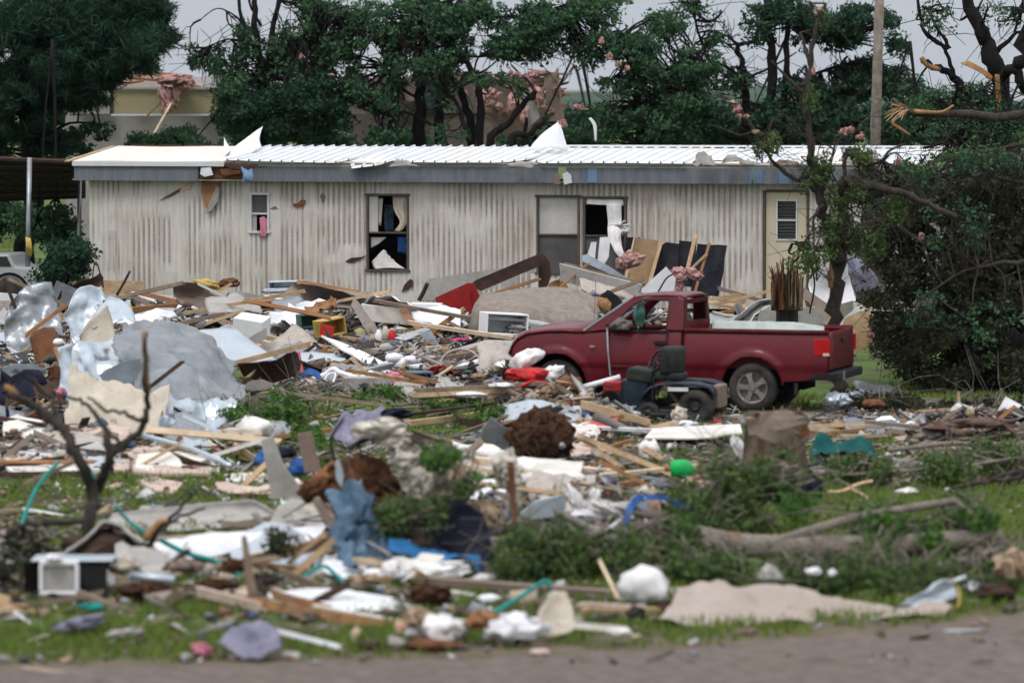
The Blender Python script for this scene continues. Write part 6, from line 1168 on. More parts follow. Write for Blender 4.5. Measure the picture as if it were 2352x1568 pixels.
for i,(x,y,rx,ry,tl) in enumerate(((1325,1150,14,34,-.5),(1350,1182,44,12,.1),(1385,1165,40,10,.4),(1340,1205,36,10,.2),(1368,1140,12,20,0))): lump(['upright','longest','sloping','lowest','smallest'][i]+' white plastic scrap in the heap of white scraps',x,y,1215,rx,ry,'white_plastic' if i % 2 else 'white_cloth',name='plastic_scrap',cat='plastic',tilt=-tl,am=.5,sharp=.4,group='white plastic scraps above the leafy boughs')
# central root ball and around
rb2 = thing('root_ball','large rust brown root ball with tangled roots left of centre','root ball',tuple(G(850,1280)))
for (x,y,rx,ry) in ((830,1110,75,62),(890,1170,62,70),(740,1130,50,30)):
    o = lump(None,x,y,1262,rx,ry,'soil_red',name='earth',am=.28,fs_=4.5,sharp=.22,sub=4,parent=rb2)
earthroots(rb2,850,1120,1262,90,75,26,'soil'); earthroots(rb2,800,1180,1262,70,70,14,'rust')
for (p_,r_) in (([(800,1030,1270),(870,1000,1270),(960,1015,1270),(1010,1070,1270),(1030,1130,1270)],7),([(770,1060,1270),(760,1010,1270),(790,960,1270)],5),([(930,1000,1272),(1000,1040,1272),(1040,1080,1272)],5),([(1010,1090,1275),(1030,1060,1275),(1050,1020,1275)],4),([(860,1300,1280),(1000,1240,1278),(1180,1215,1275),(1300,1210,1275)],16)): pipe(None,p_,r_,'bark',parent=rb2,name='root',taper=.6)
for (x,y,rx,ry,tl,mt,lb) in ((935,1050,44,34,-.2,'insulation_white','upper white insulation mass on the rust brown root ball'),(975,1110,52,48,.5,'insulation_white','large white insulation mass right of the rust brown root ball'),(1165,1085,30,46,.1,'insulation_white','cream insulation hung over a stick before the lying stud'),(1120,1190,34,44,.5,'insulation_tan','tan stuffed toy like fluff below the hung insulation'),(1050,1105,26,36,0,'insulation_tan','tan fluff beside the snapped pale post'),(870,985,56,22,.1,'insulation_white','white fluff on the grey blanket'),(905,1010,40,20,-.1,'insulation_white','second white fluff on the grey blanket'),(1180,1150,16,30,0,'insulation_white','trailing end of the hung insulation')): lump(lb,x,y,1270,rx,ry,mt,name='insulation',cat='insulation',tilt=tl,**INSUL)
bd('snapped pale post standing in the tan fluff', 1042,1150,1275,1040,1060,1275,18,'pine_pale',jag=.12); pipe('thin pale twig rising left of the snapped post', [(1040,1100,1276),(1060,1060,1276),(1080,1035,1276)],4,'pine_old',name='twig',cat='twig'); pipe('rust brown pole standing right of the tan fluff', [(1182,1230,1275),(1178,1150,1275),(1172,1060,1275)],8,'rust',name='pole',cat='pole')
net('black plastic sheet draped down in the centre foreground', [[(1020,1145,1300),(1060,1150,1298),(1110,1180,1298)],[(1010,1220,1305),(1065,1230,1300),(1130,1240,1302)],[(1010,1290,1312),(1070,1290,1306),(1140,1300,1312)],[(1050,1325,1322),(1100,1322,1320),(1180,1335,1325)]], 'navy', name='plastic_sheet', cat='plastic', cr=.08)
net('faded blue jeans jacket heap hanging left of the black sheet', [[(790,1150,1312),(820,1145,1310),(850,1170,1310)],[(780,1210,1312),(830,1190,1305),(880,1215,1308)],[(775,1270,1318),(830,1260,1312),(900,1265,1315)],[(790,1320,1330),(850,1315,1325),(910,1310,1325)]], 'denim', name='denim_jacket', cat='jacket', cr=.10, fold=.05, nfold=3, k=10, vor=.11)
net('saturated blue towel lying right of the denim heap', [[(890,1262,1318),(950,1262,1316),(1020,1268,1318),(1100,1288,1322)],[(890,1282,1326),(950,1290,1326),(1020,1300,1330),(1112,1318,1336)]], 'blue_tarp', name='towel', cat='towel', cr=.07)
for (x,y,rx,ry,lb) in ((905,1312,36,26,'cream cloth ball at the left end of the white sheet'),(1000,1312,80,20,'long white bed sheet in front of the blue towel'),(1100,1330,44,9,'trailing white end of the bed sheet')): lump(lb,x,y,1345,rx,ry,'white_cloth',name='bed_sheet',cat='cloth',tilt=.15,**CL)
pn('pale teal torn flag on the rust brown root ball', [(770,1060),(778,1052),(790,1090),(785,1120),(772,1100)], 1275, 'galv_light', nm='plastic_scrap', ct='plastic'); pn('cream splinter board stuck in the root ball', [(800,1150),(832,1096),(822,1150),(806,1190)], 1290, 'pine_pale', nm='splinter_board', ct='board')
# grey blankets, posts, blue bags
net('blue grey blanket crumpled on the grass above the root ball', [[(755,1000,1020),(800,955,1012),(850,930,1008),(900,928,1006)],[(765,1005,1022),(815,980,1016),(860,962,1012),(905,955,1010)],[(800,1030,1040),(840,1010,1030),(870,990,1022),(900,980,1018)]], 'lilac', name='blanket', cat='blanket', cr=.09, fold=.04, nfold=3)
lp('black cloth right of the blue grey blanket', 912,950,1010,34,14,'navy',**CL)
lp('puffy white duvet roll at the left centre', 585,988,1040,44,30,'white_cloth',nm='duvet',ct='duvet',am=.3,sharp=.3); lp('cream duvet end beside the white roll', 548,1000,1042,50,18,'cream_cloth',nm='duvet',ct='duvet',am=.3)
bd('long pale stud below the duvet', 335,986,1050,640,1014,1055,14,'pine_pale'); bd('orange lath right of the duvet', 628,1004,1045,756,988,1040,9,'orange_wood'); bd('grey board leaning under the duvet stud', 470,1052,1078,615,1008,1060,9,'drywall')
pipe('bent bluish drainpipe at the left centre', [(330,1000,1065),(440,1030,1075),(530,1070,1088)], 6, 'galv_light', name='drainpipe', cat='pipe')
pn('tall pale grey curled post before the blue bags', [(600,1010),(628,1002),(648,1060),(690,1120),(680,1140),(625,1146)], 1165, 'siding_grey', nm='curled_siding', ct='siding', th=.05); pn('grey brown wide post right of the blue bags', [(683,996),(714,990),(738,1080),(700,1084)], 1130, 'siding_brown', nm='post', ct='post', th=.06)
pn('rust brown board end beside the wide post', [(690,1118),(770,1050),(800,1090),(740,1140)], 1160, 'orange_wood', th=.05)
for (x,y,rx,ry,lb) in ((615,1050,28,18,'left blue trash bag'),(655,1040,26,14,'middle blue trash bag'),(692,1074,28,22,'right blue trash bag')): lp(lb+' behind the tall pale post',x,y,1105,rx,ry,'navy' if 'middle' in lb else 'blue_cloth',nm='trash_bag',ct='bag',am=.35)
# drywall stack at the left
for i,(p_,mt,lb) in enumerate((([(-20,1015),(140,1010),(180,1022),(160,1034),(-20,1036)],'drywall','uppermost white board of the left stack'),([(-20,1034),(200,1030),(215,1048),(-20,1052)],'white_paint','second white board of the left stack'),([(-20,1052),(230,1046),(240,1062),(60,1072),(-20,1070)],'board_pink','pink edged board of the left stack'),([(10,1072),(220,1066),(230,1082),(30,1086)],'drywall','lowest pale board of the left stack'),([(255,1050),(330,1026),(395,1024),(430,1040),(490,1084),(480,1090),(350,1088),(262,1080)],'board_pink','large pink drywall sheet right of the bare tree'),([(312,1104),(360,1098),(420,1112),(400,1134),(352,1128)],'board_pink','broken pink drywall piece on the grass'),([(516,1092),(600,1086),(624,1096),(610,1110),(520,1108)],'drywall','short white plank on the grass'),([(470,1126),(550,1120),(620,1118),(622,1134),(500,1138)],'white_paint','longer white plank on the grass below the short one'),([(360,1008),(560,1000),(610,1020),(480,1034),(370,1028)],'drywall','cream panel under the long pale stud'))): pn(lb,[(a,b,b+(12 if i < 5 else 6)) for a,b in p_],0,mt,th=.035,cr=.008)
bd('brown batten between the boards of the left stack', -20,1062,1085,220,1060,1085,7,'orange_wood'); bd('dark timber under the left stack', -20,1090,1100,200,1088,1100,12,'dark_wood')
# left foreground
net('curved grey siding sheet lying across the left foreground', [[(245,1182,1212),(330,1170,1208),(420,1160,1206),(520,1150,1204),(590,1148,1204),(650,1185,1210)],[(250,1196,1214),(340,1190,1210),(430,1185,1208),(520,1180,1206),(600,1180,1206),(650,1200,1212)],[(262,1215,1226),(350,1216,1226),(440,1216,1226),(530,1214,1226),(600,1212,1226),(650,1215,1226)]], 'siding_grey', name='siding_sheet', cat='siding', cr=.02, smooth=True)
net('muddy arch of bent siding over a dark hollow at the left', [[(130,1290,1310),(180,1240,1308),(232,1196,1306),(290,1205,1306),(335,1240,1310)],[(150,1292,1300),(190,1250,1300),(235,1208,1300),(285,1216,1300),(325,1250,1300)]], 'siding_grey', name='siding_arch', cat='siding', cr=.03, th=.03)
lp('dark muddy carpet under the siding arch', 235,1265,1300,88,52,'dark_wood',nm='carpet',ct='carpet',am=.3)
net('long glossy white boat shaped panel in the left foreground', [[(350,1248,1290),(440,1230,1284),(560,1222,1280),(680,1212,1276),(762,1206,1274)],[(360,1262,1294),(450,1262,1290),(560,1256,1286),(680,1236,1280),(760,1214,1276)],[(385,1276,1302),(460,1284,1300),(560,1280,1294),(670,1256,1286),(755,1222,1280)]], 'white_paint', name='boat_panel', cat='panel', cr=.015)
pn('pale plank between the siding sheet and the white panel', [(360,1232),(520,1222),(700,1200),(700,1212),(540,1234),(380,1246)], 1260, 'board_pink', th=.03)
bd('wide tan plank right below the white panel', 560,1290,1325,765,1240,1300,26,'plywood'); bd('tan plank standing on end at the right of the white panel', 672,1322,1335,786,1222,1305,15,'plywood')
pn('cream torn sheet standing between siding and wires', [(620,1198),(640,1160),(668,1146),(700,1150),(690,1210),(650,1212)], 1228, 'drywall'); net('cream cloth hump behind the grey wires', [[(668,1160,1225),(710,1142,1222),(760,1160,1222)],[(680,1185,1228),(715,1178,1225),(770,1185,1225)]], 'cream_cloth', name='cloth', cat='cloth', cr=.05)
for i,p_ in enumerate(([(650,1188,1262),(720,1150,1262),(780,1185,1262),(784,1215,1262),(770,1240,1262)],[(690,1192,1262),(740,1185,1262),(780,1205,1262),(850,1250,1300),(960,1310,1340)],[(640,1200,1262),(690,1195,1262),(775,1200,1262),(820,1230,1300),(930,1290,1330)])): pipe(['upper loop','lower run','middle run'][i]+' of grey cable beside the denim heap',p_,3,'siding_grey',name='cable',cat='cable')
for i,(p_,w_) in enumerate((([(48,1210,1245),(70,1150,1235),(95,1105,1225),(135,1060,1215)],5),([(205,1075,1225),(218,1105,1230),(225,1120,1232)],5),([(265,1160,1260),(300,1200,1262),(340,1225,1270)],4),([(370,1240,1300),(430,1270,1306),(500,1290,1312),(560,1325,1330)],6),([(690,1330,1350),(740,1300,1345),(770,1318,1350),(815,1365,1380)],5),([(1125,1412,1425),(1180,1380,1410),(1250,1335,1385),(1262,1345,1385)],6))): pipe(['teal strap hanging from the bare tree at the far left','short teal strap piece in the bare tree fork','teal strap end left of the white panel','teal strap running under the white panel','teal strap arch right of the standing plank','teal strap tied to the long brown pole'][i],p_,w_,'teal',name='strap',cat='strap',n=5)
ac = thing('air_conditioner','white framed box fan unit with a dark case in the left foreground','air conditioner',tuple(G(165,1385)))
o = crate(None,200,1332,1385,92,80,.4,'black_plastic',yaw=.1,name='case',parent=ac)
for q_ in (((135,1293,1390),(90,12)),((135,1362,1390),(90,10)),((94,1327,1390),(10,62)),((176,1327,1390),(10,62))): crate(None,*q_[0],*q_[1],.06,'white_plastic',name='front_frame',parent=ac)
crate(None,135,1327,1389,74,58,.04,'siding_grey',name='grille',parent=ac); crate(None,165,1287,1386,190,7,.4,'galv_light',name='top_plate',parent=ac); lump('white plastic bag on top of the box fan unit',122,1280,1391,20,10,'white_plastic',name='bag',cat='bag')
crate('dark case half hidden left of the box fan unit',75,1330,1380,40,80,.35,'dark_gap',yaw=.1)
lp('cream rags piled right of the box fan unit', 285,1300,1375,36,24,'cream_cloth',**CL); pipe('short bluish pipe right of the box fan unit', [(300,1322,1380),(400,1332,1382)], 11, 'galv_light')
lp('dark muddy cloth under the bluish pipe', 340,1360,1388,60,20,'soil',**CL); bd('tan board in the mud left of the orange plank', 310,1340,1385,390,1372,1392,12,'pine_old'); 
pipe('pale blurred stake standing in the left foreground', [(582,1368,1400),(572,1320,1400),(566,1270,1400),(560,1230,1400)], 13, 'pine_old', name='stake', cat='stake', taper=.5)
for (x,y,rx,ry,mt,lb) in ((420,1300,40,16,'siding_brown','brown grey rag left of the teal strap'),(500,1345,44,16,'soil','dark earth clod left of the stake'),(470,1310,18,14,'insulation_white','small white fluff left of the stake'),(540,1300,30,16,'soil','brown earth clod behind the stake'),(610,1330,30,16,'bark','dark bark pieces right of the stake'),(840,1330,30,12,'insulation_tan','tan fluff at the foot of the denim heap')): lump(lb,x,y,1372,rx,ry,mt,name='rubble',cat='rubble',**CL)
net('stack of white ribbed siding in the lower centre left', [[(615,1362,1395),(720,1358,1392),(830,1360,1390),(960,1385,1395)],[(640,1382,1402),(730,1380,1400),(840,1384,1400),(970,1395,1400)],[(700,1402,1412),(770,1404,1412),(850,1406,1412),(950,1410,1412)]], 'white_paint', name='siding_stack', cat='siding', fold=.03, nfold=4, fdir=1, cr=.01)
bd('long orange plank below the white ribbed siding', 560,1378,1402,900,1438,1440,24,'split_wood',th=.06); bd('pale pink plank left end before the orange plank', 455,1356,1395,600,1394,1408,22,'board_pink'); bd('pale batten at the front of the orange plank', 620,1372,1400,930,1428,1430,8,'drywall')
lp('burnt brown bush clump right of the ribbed siding', 985,1372,1398,42,24,'soil',nm='root_clump',ct='roots',am=.8,sharp=.6); bd('long brown pole lying across the foreground', 985,1332,1362,1400,1362,1378,17,'siding_brown',th=.07)
lp('white and blue packet on the foreground grass', 1122,1374,1392,26,11,'white_plastic',nm='packet',ct='packet',am=.2); lp('blue scrap in the foreground grass left', 905,1358,1372,44,5,'blue_cloth'); bd('thin pale lath in the foreground grass', 985,1348,1372,1090,1366,1380,7,'drywall')
for (x,y,rx,ry,mt,lb) in ((1010,1445,60,34,'white_cloth','cream white bag bundle in the lower centre'),(960,1420,36,22,'insulation_tan','tan rag behind the cream bag bundle'),(1178,1442,64,34,'white_plastic','lilac white plastic bag in the lower centre'),(1110,1425,40,24,'orange_wood','brown cloth between the two bags'),(1420,1450,30,9,'drywall','small white scrap at the grass edge')): lump(lb,x,y,1482,rx,ry,mt,name='bag',cat='bag',**CL)
net('cream canvas tent shaped cloth right of the plastic bag', [[(1225,1450,1478),(1240,1395,1470),(1270,1356,1464)],[(1265,1462,1474),(1280,1410,1466),(1285,1360,1462)],[(1320,1450,1474),(1318,1405,1466),(1300,1362,1462)]], 'cream_cloth', name='canvas', cat='cloth', cr=.04)
bd('pale yellow board at the grass edge', 1290,1432,1470,1430,1444,1475,15,'drywall'); lp('white sack standing on boards in the lower right centre', 1478,1345,1400,60,44,'white_cloth',nm='sack',ct='sack',am=.22)
bd('thin pale stick leaning on the white sack', 1376,1284,1385,1420,1372,1400,8,'pine_pale'); bd('pale board under the white sack', 1330,1388,1412,1480,1394,1414,10,'board_pink'); bd('tan board in front of the white sack', 1335,1404,1420,1580,1402,1422,17,'pine'); lp('black knot between the two boards of the white sack', 1462,1408,1430,20,18,'black_plastic')
net('large pale pinkish tarp spread along the road edge', [[(1560,1368,1410),(1640,1338,1405),(1720,1350,1400),(1850,1362,1402),(1960,1372,1405),(2080,1390,1410),(2190,1398,1412)],[(1540,1400,1425),(1640,1380,1418),(1740,1372,1410),(1860,1378,1412),(1970,1385,1414),(2080,1398,1416),(2180,1404,1416)],[(1490,1432,1444),(1620,1434,1442),(1750,1430,1438),(1870,1424,1432),(1980,1418,1428),(2080,1412,1424),(2160,1410,1420)]], mat('tarp_tan', (.46,.39,.345), (.33,.275,.24), scale=4, rough=.95, dirt=.6, dirtc=(.2,.16,.12), bump=.4), name='tarp', cat='tarp', cr=.06, cs=1.2, k=10, vor=.05)
lp('white pinkish stone on the big tarp', 1585+30,1368,1412,20,12,'drywall',nm='stone',ct='stone',am=.2); lp('brown muddy gap under the tarp left end', 1560,1392,1420,50,12,'soil',am=.4)
um = thing('closed_umbrella','closed blue and white umbrella with a yellow hem lying on the tarp','umbrella',tuple(G(2120,1402)))
net(None,[[(2058,1388,1412),(2120,1352,1404),(2178,1328,1400)],[(2080,1398,1410),(2140,1376,1402),(2196,1350,1398)],[(2100,1402,1414),(2160,1398,1408),(2200,1380,1404)]],'galv_light',name='canopy',parent=um,cr=.04,fold=.03,nfold=4,fdir=1); pipe(None,[(2180,1338,1402),(2220,1324,1402)],6,'galv_light',name='shaft',parent=um); net(None,[[(2178,1328,1403),(2200,1350,1403),(2196,1392,1405),(2160,1402,1406)],[(2184,1330,1403),(2206,1352,1403),(2202,1396,1405),(2162,1408,1406)]],'yellow',name='hem',parent=um,cr=.01)
for (x,y,rx,ry,mt,lb) in ((2290,1362,44,26,'dark_wood','dark hollow rubbish heap at the right road edge'),(2235,1350,20,14,'galv','grey scrap right of the umbrella'),(2330,1300,36,34,'insulation_tan','tan insulation heap at the right edge'),(2318,1368,12,16,'red_paint','dull red can at the right edge'),(2240,1382,24,7,'siding_grey','flat grey scrap by the umbrella tip'),(1770,1322,26,22,'siding_grey','grey paper on the leafy bough'),(1870,1252+60,18,9,'white_plastic','white flower like scrap in the leafy bough'),(1912,1316,10,9,'white_plastic','small round white scrap in the leafy bough')): lump(lb,x,y,1385,rx,ry,mt,name='scrap',cat='scrap',**CL)
# near grass
net('grey purple sweatshirt lying on the near grass', [[(512,1490,1512),(535,1452,1506),(590,1430,1500),(640,1448,1506)],[(520,1500,1516),(555,1478,1510),(600,1470,1508),(645,1478,1512)],[(560,1505,1520),(590,1510,1522),(615,1512,1522),(640,1490,1518)]], 'lilac', name='sweatshirt', cat='sweatshirt', cr=.05, fold=.02, nfold=2)
bd('white plastic strip lying right of the sweatshirt', 632,1448,1490,790,1488,1500,11,'white_paint'); lp('grey white rag on the near grass at the left', 185,1430,1460,58,14,'lilac',tilt=.2,**CL); lp('right end of the grey white rag on the near grass', 280,1455,1470,44,10,'siding_grey',tilt=.2,**CL); lp('teal scrap on the near grass', 210,1392,1420,28,9,'teal')
lp('pink crumpled paper on the near grass', 465,1495,1515,20,18,'pink',am=.6,sharp=.6); lp('small grey scrap left of the pink paper', 428,1506,1520,14,7,'siding_grey'); lp('pinkish flat stone at the road edge', 1240,1496,1505,24,8,'board_pink',am=.2); pn('pale reddish strip at the road edge in the lower left', [(40,1526),(110,1534),(180,1548),(150,1550),(60,1536)],1545,'board_pink',th=.01)
for (x,y,rx,ry,mt,lb) in ((850,1482,40,12,'dark_wood','dark rotten wood at the grass edge'),(910,1475,22,14,'siding_grey','pale round stone beside the rotten wood'),(990,1478,70,9,'rust','red brown bark strip at the grass edge'),(920,1380+60,14,14,'split_pale','round pale cut end left of the cream bag')): lump(lb,x,y,1492,rx,ry,mt,name='rubble',cat='rubble',**CL)
# ---- fallen trunk, boughs, bare tree
ft = thing('fallen_tree','thick fallen grey tree trunk lying across the right foreground','tree trunk',tuple(G(1900,1300)))
pipe(None,[(1590,1232,1300),(1700,1252,1300),(1860,1254,1300),(2050,1252,1298),(2200,1240,1296),(2300,1236,1294)],30,'bark_grey',name='trunk',parent=ft,n=16,taper=.7); pipe(None,[(1760,1252,1302),(1850,1222,1300),(1960,1190,1298),(2080,1168,1296),(2195,1150,1294)],13,'bark_grey',name='limb',parent=ft,n=10,taper=.7); pipe(None,[(2195,1150,1294),(2240,1190,1294),(2290,1230,1294),(2350,1275,1296)],8,'bark_grey',name='limb',parent=ft,taper=.6); pipe(None,[(1510,1212,1300),(1560,1236,1300),(1600,1240,1300)],9,'bark_grey',name='limb',parent=ft); pipe(None,[(1640,1230,1301),(1700,1228,1301)],7,'split_wood',name='raw_patch',parent=ft)
bd('short grey branch below the fallen trunk', 1832,1306,1345,1930,1292,1342,11,'bark_grey')
def bough(lb, blobs, limbs, leaf='leaf_mid', size=.062, per=34, crad=.15, dep=.7, **kw): return tree('leafy_bough', lb, (blobs[0][0], blobs[0][2]), limbs, blobs, bark='bark_grey', leaf='leaf_olive' if leaf == 'leaf_mid' else leaf, size=size, per=per, crad=crad, twig=.5, dep=dep, extra=1, twr=.005, gap=-.12, dens=.8, cat='branch', crownname='leaves', trunkname='stem', **kw)
bough('dark leafy bough between the black sheet and the white sack', [(1290,1270,1330,150,62,150),(1190,1290,1335,60,40,40),(1420,1260,1325,70,50,50),(1540,1230,1310,60,40,40)], [[(1150,1300,1330,7),(1280,1260,1330,6),(1420,1230,1325,4)]], leaf='leaf_mid')
bough('tall leafy sapling broken over beside the stump', [(1700,1110,1230,80,90,120),(1780,1090,1225,70,60,50),(1650,1190,1240,110,40,70),(1600,1150,1230,60,30,24)], [[(1740,1240,1235,6),(1700,1150,1232,5),(1660,1060,1230,3)],[(1720,1200,1235,4),(1790,1110,1230,3),(1800,1060,1228,2)]], leaf='leaf_mid')
bough('leafy bough under the fallen trunk at the left', [(1650,1306,1340,80,30,50),(1560,1300,1335,50,30,30)], [[(1560,1320,1335,5),(1700,1270,1335,3)]], leaf='leaf_mid')
bough('wide leafy bough in front of the fallen trunk', [(1960,1336,1358,160,46,190),(2100,1325,1352,110,40,90),(1830,1320,1345,60,30,40),(2250,1310,1345,80,44,70),(2010,1262,1335,40,30,16)], [[(2300,1260,1345,7),(2100,1310,1350,6),(1850,1330,1350,4)]], leaf='leaf_mid')
bough('leafy twigs standing behind the fallen trunk', [(2020,1200,1290,70,40,46),(2240,1180,1285,80,46,60),(2150,1230,1292,60,30,30),(1850,1170,1260,50,30,20)], [[(2020,1250,1292,4),(2040,1180,1290,2)],[(2230,1250,1290,4),(2250,1160,1288,2)]], leaf='leaf_fresh')
bough('low green branches on the lawn right of the camouflage net', [(2120,1080,1120,130,26,90),(2280,1050,1100,90,30,60),(1960,1075,1110,60,20,30)], [[(1950,1090,1120,4),(2150,1075,1118,4),(2350,1050,1110,3)]], leaf='leaf_mid')
bough('green leafy branch on the lawn left of the blanket', [(600,940,975,120,34,90),(700,920,960,90,26,60),(520,965,990,60,20,30)], [[(480,990,990,3),(600,945,978,3),(760,900,960,2)]], leaf='leaf_fresh')
bough('green leafy branch between the blanket and the board stack', [(1030,930,965,100,22,70),(1110,950,985,70,24,40),(880,910,950,60,16,26)], [[(900,930,965,3),(1030,925,965,3),(1140,940,975,2)]], leaf='leaf_fresh')
bough('small leaves in the middle of the root balls', [(1010,1040,1290,50,30,24),(700,1010,1080,40,30,24),(1070,1120,1270,40,24,16)], [[(960,1060,1290,3),(1040,1040,1290,2)]], leaf='leaf_fresh')
bough('leaves caught below the large white insulation mass', [(930,1200,1300,60,50,60),(1000,1180,1298,40,40,30)], [[(900,1240,1300,4),(980,1170,1300,3)]], leaf='leaf_mid')
bough('sprig of leaves at the left edge of the grass', [(60,1250,1300,60,26,20),(20,1310,1360,40,26,16),(620,1250,1330,40,24,12)], [[(30,1290,1310,3),(80,1240,1305,2)]], leaf='leaf_wilt')
for i in range(7):
    x1 = random.uniform(560,1250); y1 = random.uniform(905,960); pipe('thin bare twig crossing the green branches in the middle lawn',[(x1,y1,y1+25),(x1+random.uniform(40,90),y1-random.uniform(5,20),y1+22),(x1+random.uniform(110,220),y1-random.uniform(-15,25),y1+20)],2.2,'pine_old',name='twig',cat='twig',group='bare twigs across the middle lawn')
bt = thing('bare_tree','leafless broken young tree standing in the left foreground','tree',tuple(G(215,1300)))
btl = MB(); 
for lb_ in ([(205,1300,1300,27),(205,1200,1300,25),(215,1130,1300,24),(180,1040,1300,21),(150,990,1300,19),(90,940,1300,16),(30,900,1300,12)],[(215,1130,1300,22),(255,1060,1300,18),(250,1000,1300,15),(215,950,1300,9),(180,920,1300,7),(120,900,1300,6)],[(245,1050,1300,15),(300,1010,1300,14),(335,960,1300,12),(338,880,1300,11),(332,790,1300,9),(330,765,1300,7)],[(335,962,1300,9),(290,948,1300,7),(240,935,1300,6),(205,910,1300,4)],[(150,990,1300,12),(110,920,1300,9),(60,860,1300,7),(30,850,1300,5)],[(200,1200,1300,13),(120,1200,1300,13),(40,1212,1300,12),(20,1230,1300,12)],[(40,1212,1300,11),(80,1245,1300,9),(130,1262,1300,6)],[(330,1270,1300,9),(380,1200,1300,8),(430,1150,1300,6),(450,1120,1300,4)],[(370,1215,1300,7),(430,1180,1300,6),(470,1165,1300,4)],[(330,1320,1300,10),(335,1270,1300,9)],[(190,1080,1300,10),(140,1000,1300,7),(130,960,1300,5),(150,900,1300,3)],[(120,960,1300,7),(60,985,1300,5),(0,1005,1300,4)],[(255,1000,1300,6),(300,1060,1300,5),(290,1100,1300,4)]):
    a = np.array([list(P3(p[0], p[1], p[2]))+[p[3]*D(p[2])/FPX*.62] for p in lb_]); a[:, 1] += RNG.normal(0, .12, len(a)); a = cat_rom(a, 5); a[1:-1, :3] += RNG.normal(0, .012, (len(a)-2, 3)); btl.tube(a[:, :3], a[:, 3], 8)
btl.ob('trunk','bark',bt,smooth=True)
pipe(None,[(338,900,1299.5),(332,790,1299.5),(329,762,1299.5)],8.5,'split_wood',name='torn_tip',parent=bt,taper=.5); pipe(None,[(50,925,1299.5),(25,895,1299.5),(10,890,1299.5)],10,'split_wood',name='torn_tip',parent=bt,taper=.8); pipe(None,[(335,1235,1299),(365,1200,1299),(385,1195,1299)],9,'split_wood',name='torn_tip',parent=bt,taper=.5)
# behind and right of the pickup bumper
lp('pale blue crumpled plastic behind the tailgate on the ground', 1858+64,918,950,30,18,'galv_light',nm='plastic_sheet',ct='plastic',**CL); lp('small blue grey scrap right of the crumpled plastic', 1960,905,948,18,8,'galv',nm='plastic_sheet',ct='plastic'); bd('lone orange stake standing at the foot of the wilted heap', 2204,950,965,2202,900,965,5,'pine'); lp('brown sandbag at the foot of the wilted heap', 2008,926,955,26,10,'rust',nm='sandbag',ct='bag',am=.3); pn('pale grey scrap metal at the foot of the wilted heap', [(2190,955),(2215,935),(2240,928),(2228,945)],970,'galv')
net('grey blue siding sheet lying behind the pickup bumper', [[(1960,870,925),(2010,880,925),(2060,895,925)],[(1965,900,935),(2010,912,935),(2050,920,935)]], 'galv', cr=.03)

# ---------------------------------------------------------------- rubble: mounds, small litter, and countable fillers
mat('mound', (.06,.045,.035), (.018,.014,.012), scale=3, rough=1, bump=1)  # mud colour kept near black to stand in for deep shade under the debris
MOUND = [(700,772,560,50,.30),(1100,780,260,34,.22),(350,770,260,44,.26),(60,850,200,90,.25),(1450,770,300,30,.24),(1750,780,240,26,.2),(1280,968,170,18,.32),(850,850,300,40,.2),(1100,890,240,34,.15),(1250,1000,200,50,.12),(850,1250,260,60,.18),(600,1010,120,30,.12),(130,1020,220,50,.18),(2220,990,220,26,.2),(1350,1160,220,40,.12),(100,930,160,60,.3)]
def mh(x, g):
    h = 0
    for (cx, cg, rx, rg, hh) in MOUND: h += hh*math.exp(-((x-cx)/rx)**2*1.6-((g-cg)/rg)**2*1.6)
    return min(h, .62)
mv = []; nx, ny = 150, 90
for j in range(ny):
    g = 735+(1290-735)*(j/(ny-1))**1.25
    for i in range(nx):
        x = -60+2480*i/(nx-1); p = G(x, g); h = mh(x, g); h2 = h*(1+.9*nf(p, 1.3, 4))+.05*nf(p, 5, 8)-.05; mv.append((p.x, p.y, h2 if h > .06 else -.08))
ob('rubble_mound', mv, grid_faces(ny, nx), 'mound', kind='stuff', label='low mounds of mud and crushed rubble under the debris')
PAL = np.array([(.72,.70,.67),(.78,.77,.78),(.55,.42,.30),(.62,.47,.30),(.35,.22,.13),(.30,.27,.25),(.45,.40,.36),(.12,.09,.07),(.05,.045,.045),(.10,.065,.04),(.42,.24,.12),(.20,.17,.15),(.45,.48,.52),(.25,.28,.33),(.45,.05,.05),(.06,.14,.35),(.55,.3,.3),(.07,.16,.12),(.6,.5,.2),(.8,.79,.75)])
PW = np.array([10,9,10,8,9,8,9,8,6,8,5,8,5,4,1.2,1,2.2,1,.8,6]); PW = PW/PW.sum()
